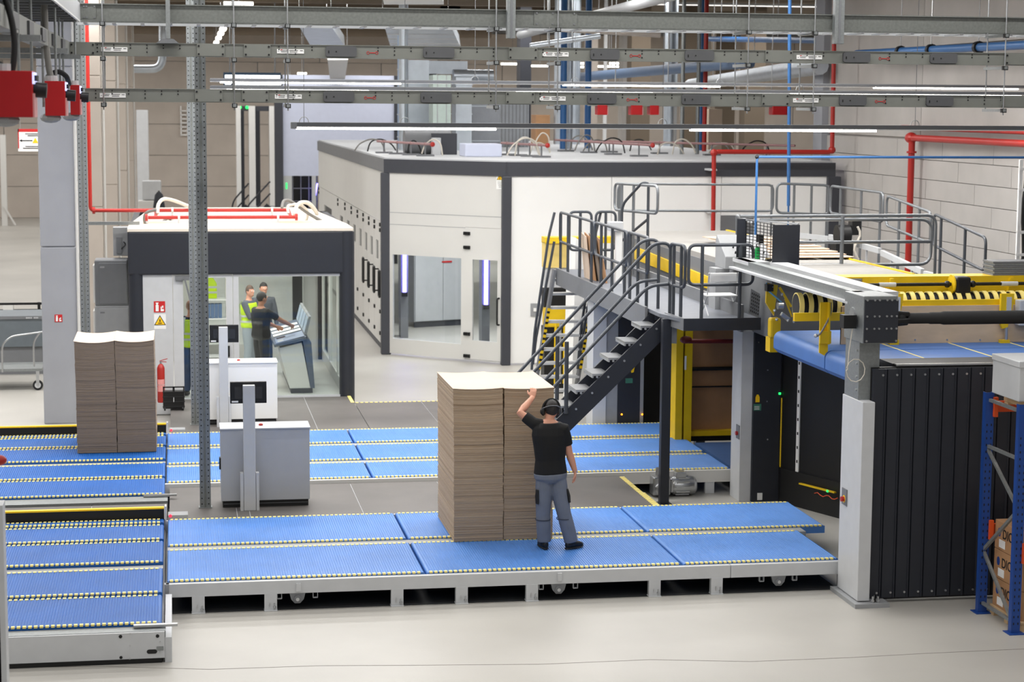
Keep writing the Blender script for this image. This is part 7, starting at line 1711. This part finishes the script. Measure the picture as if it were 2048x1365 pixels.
# column sign, white frame, cart and container at far left
Y = 42; x0, x1 = GY(36, 280, Y).x, GY(84, 280, Y).x; za, zb4 = GY(40, 303, Y).z, GY(40, 258, Y).z
t = thing('notice_sign', 'white warning notice with red header hanging left of the near column', 'sign', ((x0 + x1) / 2, Y, za))
build(MB().box(x0, x1, Y, Y + .02, za, zb4), 'sign_plate', M_sign, t); build(MB().box(x0, x1, Y - .005, Y, zb4 - .06, zb4), 'red_header', M_signred, t); build(MB().box(x0, x0 + .02, Y - .005, Y, za + .06, zb4), 'red_edge', M_signred, t)
mb = MB()
for f, w0, w1 in ((.78, .3, .9), (.70, .4, .95), (.22, .3, .9), (.14, .2, .95)): mb.box(x0 + (x1 - x0) * w0, x0 + (x1 - x0) * w1, Y - .006, Y, za + (zb4 - za) * f - .008, za + (zb4 - za) * f + .008)
build(mb, 'notice_lines', M_ink, t)
zc2 = za + (zb4 - za) * .48; build(MB().bar((x0 + .06, Y - .004, zc2), (x0 + (x1 - x0) * .6, Y - .004, zc2), .004, .02).prism([(x0 + .03, zc2), (x0 + .08, zc2 + .03), (x0 + .08, zc2 - .03)], 'y', Y - .006, Y), 'arrow', M_ink, t)
xt = x0 + (x1 - x0) * .72; build(MB().prism([(xt - .06, zc2 - .05), (xt + .06, zc2 - .05), (xt, zc2 + .06)], 'y', Y - .006, Y), 'warning_triangle', M_signyel, t)
for x in (x0 + .05, x1 - .05): build(MB().cyl((x, Y + .01, zb4), (x, Y + .01, 9.2), .006, 5), 'hanging_wire', M_steel, t)
Y = 90; t = thing('portal_post', 'white frame post with splayed foot at the far left wall', 'post', (GY(6, 350, Y).x, Y, 0))
x = GY(6, 350, Y).x; build(MB().box(x - .1, x + .15, Y, Y + .2, 0, GY(6, 270, Y).z), 'post', M_white2, t); build(MB().bar((x, Y, .9), (x + .5, Y, .02), .08, .08), 'brace', M_white2, t)
Yc = 41.0
def k5(px, py, Y=Yc): return GY(px, py, Y)
t = thing('tilt_container', 'dark grey tilting container left of the near column', 'container', (k5(40, 700).x, Yc, 0))
zc0, zc1 = k5(40, 694).z, k5(40, 632).z; xa, xb5 = k5(-60, 660).x, k5(100, 660).x
build(MB().prism([(Yc, zc0), (Yc + .9, zc0), (Yc + 1.2, zc1), (Yc - .08, zc1)], 'x', xa, xb5), 'bin', mat('container_grey', (104, 112, 118), .5), t)
build(MB().box(xa, xb5, Yc - .1, Yc - .06, zc1 - .06, zc1), 'rim', M_mgrey, t)
build(MB().box(xa + .1, xb5 - .1, Yc + .05, Yc + .8, .0, zc0), 'base_frame', M_mgrey, t)
mb = MB()
for k in range(8):
    if k != 4: mb.box(k5(38 + 3.2 * k, 0).x, k5(40 + 3.2 * k, 0).x, Yc - .105, Yc - .1, zc1 - .05, zc1 - .02)
build(mb, 'faded_marking', M_lgrey, t)
Y = 44.0
for k, py in enumerate((607, 620)): a, b = GY(-60, py + 2, Y), GY(90, py - 1, Y); build(MB().bar(a, (b.x, Y, a.z), .04, .05), 'barrier_rail', M_black, label='%s black barrier rail behind the grey container' % ('upper', 'lower')[k], cat='rail', group='black barrier rails at the left')
pb('white block resting on the barrier rails at the left', 'white_block', 'box', 6, 26, 611, 621, 43.95, .3, M_white2)
for k, px in enumerate((-30, 78)): build(MB().box(GY(px, 620, Y).x - .03, GY(px, 620, Y).x + .03, Y, Y + .06, 0, GY(px, 605, Y).z), 'barrier_post', M_black, label='%s black barrier post left of the near column' % ('left', 'right')[k], cat='post', group='black barrier posts at the left')
Yt = 38.7
def k6(px, py, Y=Yt): return GY(px, py, Y)
t = thing('platform_trolley', 'light steel platform trolley with tube rails left of the near column', 'trolley', (k6(40, 740).x, Yt, 0))
zd = k6(60, 738).z
xa, xb5 = k6(-40, 740).x, k6(84, 740).x
build(MB().box(xa, xb5, Yt, Yt + 1.0, zd - .05, zd), 'deck', M_galv, t)
build(MB().tube(fil([k6(5, 745), k6(4, 690), k6(22, 673), (xb5 + .1, Yt + .05, k6(80, 664).z)], .1), .018, 8), 'side_rail', M_steel, t, smooth=50)
build(MB().tube(fil([k6(68, 734), k6(67, 683), k6(80, 665)], .1), .018, 8), 'side_rail', M_steel, t, smooth=50)
for px in (75, -20):
    x = k6(px, 748).x; w = build(MB().cyl((x, Yt + .02, .1), (x, Yt + .06, .1), .1, 16), 'wheel', M_rubber, t, smooth=40); build(MB().cyl((x, Yt + .01, .1), (x, Yt + .02, .1), .06, 12), 'wheel_hub', M_lgrey, w)
    build(MB().box(x - .03, x + .03, Yt + .0, Yt + .08, .1, zd - .05), 'castor_fork', M_steel, t)
# information display hanging far away
Y = 60; x0, x1 = GY(447, 165, Y).x, GY(562, 165, Y).x
t = thing('display_board', 'dark hanging display board with bright lines behind the lamps', 'display', ((x0 + x1) / 2, Y, GY(500, 188, Y).z))
build(MB().box(x0, x1, Y, Y + .2, GY(500, 186, Y).z, GY(500, 145, Y).z), 'housing', mat('display_housing', (28, 52, 72), .5), t)
for a, b, py, h in ((450, 560, 153, 6), (468, 562, 167, 5), (450, 462, 163, 12)): build(MB().box(GY(a, py, Y).x, GY(b, py, Y).x, Y - .02, Y, GY(a, py + h / 2, Y).z, GY(a, py - h / 2, Y).z), 'lit_line', mat('display_white', (255, 255, 255), .5, emit=4), t)
for px in (460, 550): build(MB().cyl((GY(px, 145, Y).x, Y + .1, GY(500, 145, Y).z), (GY(px, 0, Y).x, Y + .1, 9.2), .02, 6), 'hanging_rod', M_mgrey, t)
# silver ducts on the press roof
def duct(lab, pl, pr, pt, Y, dep, m_, ribs=0, horiz=False, zb=RT):
    x0, x1 = GY(pl, pt, Y).x, GY(pr, pt, Y).x; z1_ = GY(pl, pt, Y).z
    t = thing('air_duct', lab, 'duct', ((x0 + x1) / 2, Y, zb), group='silver air ducts on the press roof')
    build(MB().box(x0, x1, Y, Y + dep, zb, z1_), 'duct_shell', m_, t)
    for k in range(ribs):
        if horiz: z = zb + (z1_ - zb) * (k + .5) / ribs; build(MB().box(x0 - .015, x1 + .015, Y - .015, Y + dep, z - .015, z + .015), 'duct_flange', M_duct, t)
        else: x = x0 + (x1 - x0) * (k + .5) / ribs; build(MB().box(x - .01, x + .01, Y - .012, Y, zb, z1_), 'duct_rib', M_grey, t)
    return t
duct('slim bluish duct left of the silver ducts on the press roof', 800, 815, 70, 52, .6, mat('bluish_duct', (150, 176, 210), .4, metal=.4), 5, True)
duct('wide silver duct standing on the press roof', 817, 858, 120, 51, .8, M_duct, 4, True)
duct('pale green tinted duct in the middle of the press roof', 866, 902, 150, 49, .8, mat('greenish_duct', (172, 186, 180), .4, metal=.3), 2)
duct('rough silver duct right of the green tinted duct', 912, 944, 155, 50, .8, M_duct, 5, True)
duct('flat grey duct casing on the press roof', 945, 1000, 195, 51, .8, mat('grey_duct', (150, 154, 160), .5, metal=.3), 3, True)
duct('ribbed pale duct panel right of the flat duct casing', 1000, 1058, 200, 54, .8, mat('pale_ribbed', (196, 200, 204), .5), 8)
t = thing('duct_plenum', 'silver horizontal duct box above the press roof ducts', 'duct', (8, 52.6, 6)); 
x0, x1 = GY(858, 140, 52.6).x, GY(935, 140, 52.6).x; build(MB().box(x0, x1, 52.6, 53.6, GY(900, 148, 52.6).z, GY(900, 122, 52.6).z), 'box', M_duct, t); build(MB().cyl((GY(905, 150, 52.6).x, 52.5, GY(900, 152, 52.6).z), (GY(985, 150, 52.6).x, 52.5, GY(900, 152, 52.6).z), .18, 14), 'round_duct', M_duct, t, smooth=40)
build(MB().box(GY(860, 0, 52.6).x, GY(875, 0, 52.6).x, 52.8, 53.4, RT, GY(900, 148, 52.6).z), 'support', M_mgrey, t)
# machine on the roof
t, _b = pb('white box cabinet on the press roof edge', 'roof_box', 'cabinet', 930, 1004, 288, 0, 44.3, .9, M_lav, zb=RT, bevel=.02)
t = thing('roof_fan', 'dark grey fan housing on the press roof left of the white box', 'fan', (GY(880, 300, 46).x, 46, RT))
build(MB().cyl((GY(812, 0, 46).x, 46.4, RT + .3), (GY(905, 0, 46).x, 46.4, RT + .3), .3, 16), 'drum', M_mgrey, t, smooth=40); build(MB().box(GY(865, 0, 46).x, GY(915, 0, 46).x, 46, 46.9, RT, RT + .5), 'housing', M_band, t); build(MB().box(GY(862, 0, 46).x, GY(878, 0, 46).x, 45.6, 45.9, RT, RT + .4), 'junction_box', M_lgrey, t)
# pipe manifolds and hoses on the press roof
random.seed(21)
def manifold(lab, pA, pB, Ya, Yb, red_end=True):
    a, b = GY(*pA, Ya), GY(*pB, Yb); a.z = b.z = RT + .28
    t = thing('pipe_manifold', lab, 'pipe', ((a.x + b.x) / 2, (a.y + b.y) / 2, RT), group='faded red pipe manifolds on the press roof')
    build(MB().cyl(a, b, .028, 8), 'pipe', M_pink, t, smooth=40)
    n = 4
    for k in range(n):
        p = a.lerp(b, (k + .5) / n); build(MB().cyl((p.x, p.y, RT), (p.x, p.y, p.z), .02, 6), 'stand', M_mgrey, t); build(MB().box(p.x - .2, p.x + .2, p.y - .1, p.y + .1, RT, RT + .04), 'foot', M_mgrey, t)
        build(MB().ell(p, .04, 8, 6), 'fitting', M_pink, t)
    if red_end: build(MB().ell(b, .06, 8, 6), 'red_valve', M_red, t)
    return a, b
m1 = manifold('pipe manifold at the left corner of the press roof', (755, 292), (865, 308), 47.5, 44.2)
m2 = manifold('pipe manifold in front of the white roof box, right side', (1003, 296), (1095, 302), 46, 43.5)
m3 = manifold('long pipe manifold across the middle of the press roof', (1110, 282), (1305, 302), 50, 44)
m4 = manifold('rear pipe manifold on the right part of the press roof', (1170, 290), (1590, 296), 49, 44, False)
hl = 0
hp = [(735, 278, 48, 1), (770, 282, 47.5, 0), (815, 300, 45.5, 1), (885, 300, 44.5, 2), (1030, 300, 44.5, 2), (1060, 292, 46, 2), (1080, 300, 44, 2), (1100, 285, 49, 2), (1140, 285, 49, 0), (1190, 285, 48.5, 0), (1215, 282, 48, 0), (1250, 290, 47, 1), (1315, 295, 45.5, 2), (1345, 292, 46, 2), (1420, 292, 47, 0), (1470, 295, 46, 2), (1540, 295, 46, 1), (1260, 285, 49, 1)]
cn_ = 'first second third fourth fifth sixth seventh eighth ninth tenth eleventh twelfth thirteenth fourteenth fifteenth sixteenth seventeenth eighteenth'.split()
for k, (px, py, Y, mi_) in enumerate(hp):
    g = GY(px, py, Y); h = random.uniform(.3, .55); w_ = random.uniform(.35, .8) * random.choice((-1, 1)); dd = random.uniform(-.4, .4)
    pts = [(g.x, Y, RT + .02), (g.x + w_ * .1, Y, RT + h * .8), (g.x + w_ * .5, Y + dd * .5, RT + h), (g.x + w_ * .9, Y + dd, RT + h * .6), (g.x + w_ * 1.05, Y + dd, RT + .05)]
    build(MB().tube(fil(pts, .3, 5), .018, 7), 'hose', (M_hosed, M_rubber, M_hose)[mi_], label='%s hose loop from the left on the press roof' % cn_[k], cat='hose', group='hose loops on the press roof', smooth=60)
# columns, poles and ducts beyond the press
for k, (pl, pr, Y, m_, lab) in enumerate(((1040, 1062, 67, M_band, 'dark narrow column right of the ribbed duct'), (1262, 1300, 68, M_ceil, 'brown concrete column above the middle of the press roof'), (1370, 1402, 70, M_ceil, 'brown concrete column right of the thick pale pole'), (1175, 1195, 69, M_concb, 'pale concrete column beyond the hose loops'), (1245, 1262, 70, M_conc, 'light strip column left of the brown column'), (880, 920, 70, M_ceil, 'brown column behind the duct plenum'), (1430, 1470, 74, M_ceil, 'wide brown column left of the wall corner'), (1490, 1530, 68, M_ceil, 'brown column near the block wall'))):
    x0, x1 = GY(pl, 200, Y).x, GY(pr, 200, Y).x; build(MB().box(x0, x1, Y, Y + .7, 0, 9.2), 'hall_column', m_, label=lab, cat='column', group='columns beyond the press')
for k, (px, Y, r, m_, lab) in enumerate(((1341, 56, .2, M_duct, 'thick pale round pole above the press roof'), (1127, 52, .09, M_bluepipe, 'left blue riser pipe above the press roof'), (1140, 52.5, .08, M_duct, 'silver riser pipe beside the left blue riser'), (1176, 53, .09, M_bluepipe, 'middle blue riser pipe above the press roof'), (1402, 51, .05, M_bluepipe, 'right blue riser pipe above the press roof'), (1410, 50, .06, M_red, 'thin red riser pipe beside the right blue riser'), (1121, 58, .2, M_duct, 'left silver round duct high behind the lamps'), (1150, 58, .16, M_duct, 'right silver round duct high behind the lamps'), (1210, 60, .06, M_white, 'thin white riser beyond the hose loops'), (1365, 47, .05, M_galv, 'thin galvanised pole on the press roof, left of two'), (1396, 47, .05, M_galv, 'thin galvanised pole on the press roof, right of two'), (807, 50.5, .12, M_duct, 'round silver pole left of the wide silver duct'))):
    x = GY(px, 200, Y).x; zb5 = RT if Y < c0.y else 0; build(MB().cyl((x, Y, zb5), (x, Y, 9.2), r, 12), 'riser_pole', m_, label=lab, cat='pipe', group='riser poles beyond the press', smooth=40)
for k, (pl, pr, pt, pbm, Y, m_, lab) in enumerate(((1072, 1100, 230, 268, 58, M_box, 'brown carton stack far beyond the press roof'), (1418, 1445, 218, 236, 55, M_card, 'pale carton far beyond near the block wall'),)):
    x0, x1 = GY(pl, pt, Y).x, GY(pr, pt, Y).x; build(MB().box(x0, x1, Y, Y + .8, RT if x0 < c3.x else 0, GY(pl, pt, Y).z), 'carton_stack', m_, label=lab, cat='carton stack', group='far carton stacks')
# red boxes on the far busbar, horizontal services
Yf = 44
for k, (pl, pr, lab) in enumerate(((1195, 1215, 'leftmost'), (1262, 1285, 'second'), (1300, 1318, 'third'), (1545, 1575, 'fourth'), (1655, 1690, 'rightmost'))):
    x0, x1 = GY(pl, 220, Yf).x, GY(pr, 220, Yf).x; z1_, z0_ = GY(pl, 207, Yf).z, GY(pl, 230, Yf).z; tt = thing('tap_off_box', '%s of the far red tap off boxes under the distant busbar' % lab, 'electrical box', (x0, Yf, z0_), group='far red tap off boxes')
    build(MB().box(x0, x1, Yf, Yf + .3, z0_, z1_), 'casing', M_redbox, tt, bevel=.02); build(MB().box(x1 - .02, x1 + .03, Yf + .05, Yf + .25, z0_, z0_ + .25), 'side_panel', MATS['pale_red_panel'], tt)
x0, x1 = GY(1180, 206, Yf).x, GY(1700, 206, Yf).x; t = thing('busbar_trunking', 'distant grey busbar run behind the lower lamps', 'busbar', (x0, Yf, GY(1180, 212, Yf).z)); build(MB().box(x0, x1, Yf + .02, Yf + .28, GY(1180, 212, Yf).z, GY(1180, 200, Yf).z), 'housing', M_bus, t)
for k in range(5): x = x0 + (x1 - x0) * (k + .5) / 5; build(MB().cyl((x, Yf + .15, GY(1180, 200, Yf).z), (x, Yf + .15, 9.19), .012, 6), 'hanger_rod', M_steel, t)
for k, (a, b, r, m_, lab) in enumerate((((1150, 155, 60), (1500, 125, 46), .14, mat('slate_blue_pipe', (88, 110, 140), .5), 'slate blue pipe slanting behind the lamps'), ((1380, 170, 66), (1640, 132, 42), .2, M_duct, 'long silver duct slanting to the right wall'), ((1410, 78, 60), (1680, 82, 46), .08, M_bluepipe, 'blue pipe near the top right behind the cable ladder'), ((1040, 70, 48), (1480, -45, 30), .1, M_grey, 'grey pipe rising to the ceiling at the top middle'), ((1010, 50, 50), (1320, 68, 50), .1, M_concb, 'pale horizontal pipe under the ceiling at the top middle'), ((1060, 92, 40), (1200, 72, 40), .06, M_duct, 'short silver pipe behind the upper busbar'))):
    a, b = GY(*a), GY(*b); t = thing('service_pipe', lab, 'pipe', a, group='service pipes under the ceiling'); build(MB().cyl(a, b, r, 10), 'pipe', m_, t, smooth=40)
    for f in (.25, .6):
        p = a.lerp(b, f)
        if p.z < 9: build(MB().cyl(p, (p.x, p.y, 9.19), .012, 6), 'hanger_rod', M_steel, t)
for k, (q_, Ya, Yb, m_, lab) in enumerate(((((600, 56), (664, 55), (690, 93), (622, 93)), 55, 62, M_duct, 'left silver ceiling duct seen from below'), (((768, 50), (900, 50), (921, 93), (781, 93)), 52, 58, M_duct, 'wide ribbed silver ceiling duct seen from below'), (((765, -6), (885, -6), (888, 9), (768, 9)), 40, 42, M_lgrey, 'pale duct panel at the top edge behind the cable ladder'), (((655, 120), (696, 120), (690, 158), (660, 158)), 66, 68, M_white2, 'bright duct outlet behind the display board'))):
    a, b, c, d = [GY(px, py, Yv) for (px, py), Yv in zip(q_, (Ya, Ya, Yb, Yb))]
    t = thing('ceiling_duct', lab, 'duct', a, group='ceiling ducts'); build(MB().plate(a, b, c, d, (0, .3, .35)), 'duct_shell', m_, t)
    if k == 1:
        for j in range(4): p, q2 = a.lerp(d, (j + .7) / 4.4), b.lerp(c, (j + .7) / 4.4); build(MB().bar(p, q2, .05, .05), 'duct_rib', M_white, t)
    for p in (a, b): build(MB().cyl(p + V((0, .3, .3)), (p.x, p.y + .3, 9.2), .012, 5), 'hanger_rod', M_steel, t)
# far ceiling lamps
od = ['first', 'second', 'third', 'fourth', 'fifth', 'sixth', 'seventh', 'eighth', 'ninth', 'tenth']
FL = [(477, 7, 48, .35, 'lone bright lamp at the top edge above the display board')]
FL += [(446 - 4.5 * j, 58 + 9 * j, 60 + 6 * j, .3, '%s lamp from the top in the diagonal row above the display board' % od[j]) for j in range(5)]
FL += [(a, b, c, d, '%s lamp from the left among the far lamps under the upper busbar' % od[j]) for j, (a, b, c, d) in enumerate(((580, 152, 90, .2), (604, 147, 88, .2), (1025, 128, 85, .5), (1080, 132, 90, .4), (1163, 127, 80, .55), (1162, 134, 90, .5), (1218, 133, 88, 1.1), (1248, 127, 80, .6), (1435, 135, 84, .45), (1466, 136, 84, .45)))]
FL += [(128 + 11 * j, 66 + 7 * j, 50 + 5 * j, .35, '%s lamp of the row above the small red boxes at the upper left' % od[j]) for j in range(5)]
for px, py, Y, w_, lab in FL:
    g = GY(px, py, Y); tt = thing('ceiling_lamp', lab, 'lamp', g, group='far ceiling lamps'); wx, wy = (.09, .8) if px < 460 else (w_, .1)
    build(MB().box(g.x - wx, g.x + wx, Y - wy, Y + wy, g.z - .04, g.z + .04), 'diffuser', mat('far_lamp', (255, 250, 235), .4, emit=7), tt); build(MB().cyl((g.x, Y, g.z + .04), (g.x, Y, 9.19), .01, 5), 'hanger_rod', M_mgrey, tt)
# ceiling girders
for k, y in enumerate((30, 40, 50, 60, 70, 80, 90)):
    build(MB().box(-26, 14.5, y, y + .5, 8.6, 9.18), 'trim_%d' % (k + 1), M_ceil, kind=ST, label='concrete ceiling girder number %d from the front' % (k + 1), cat='girder')
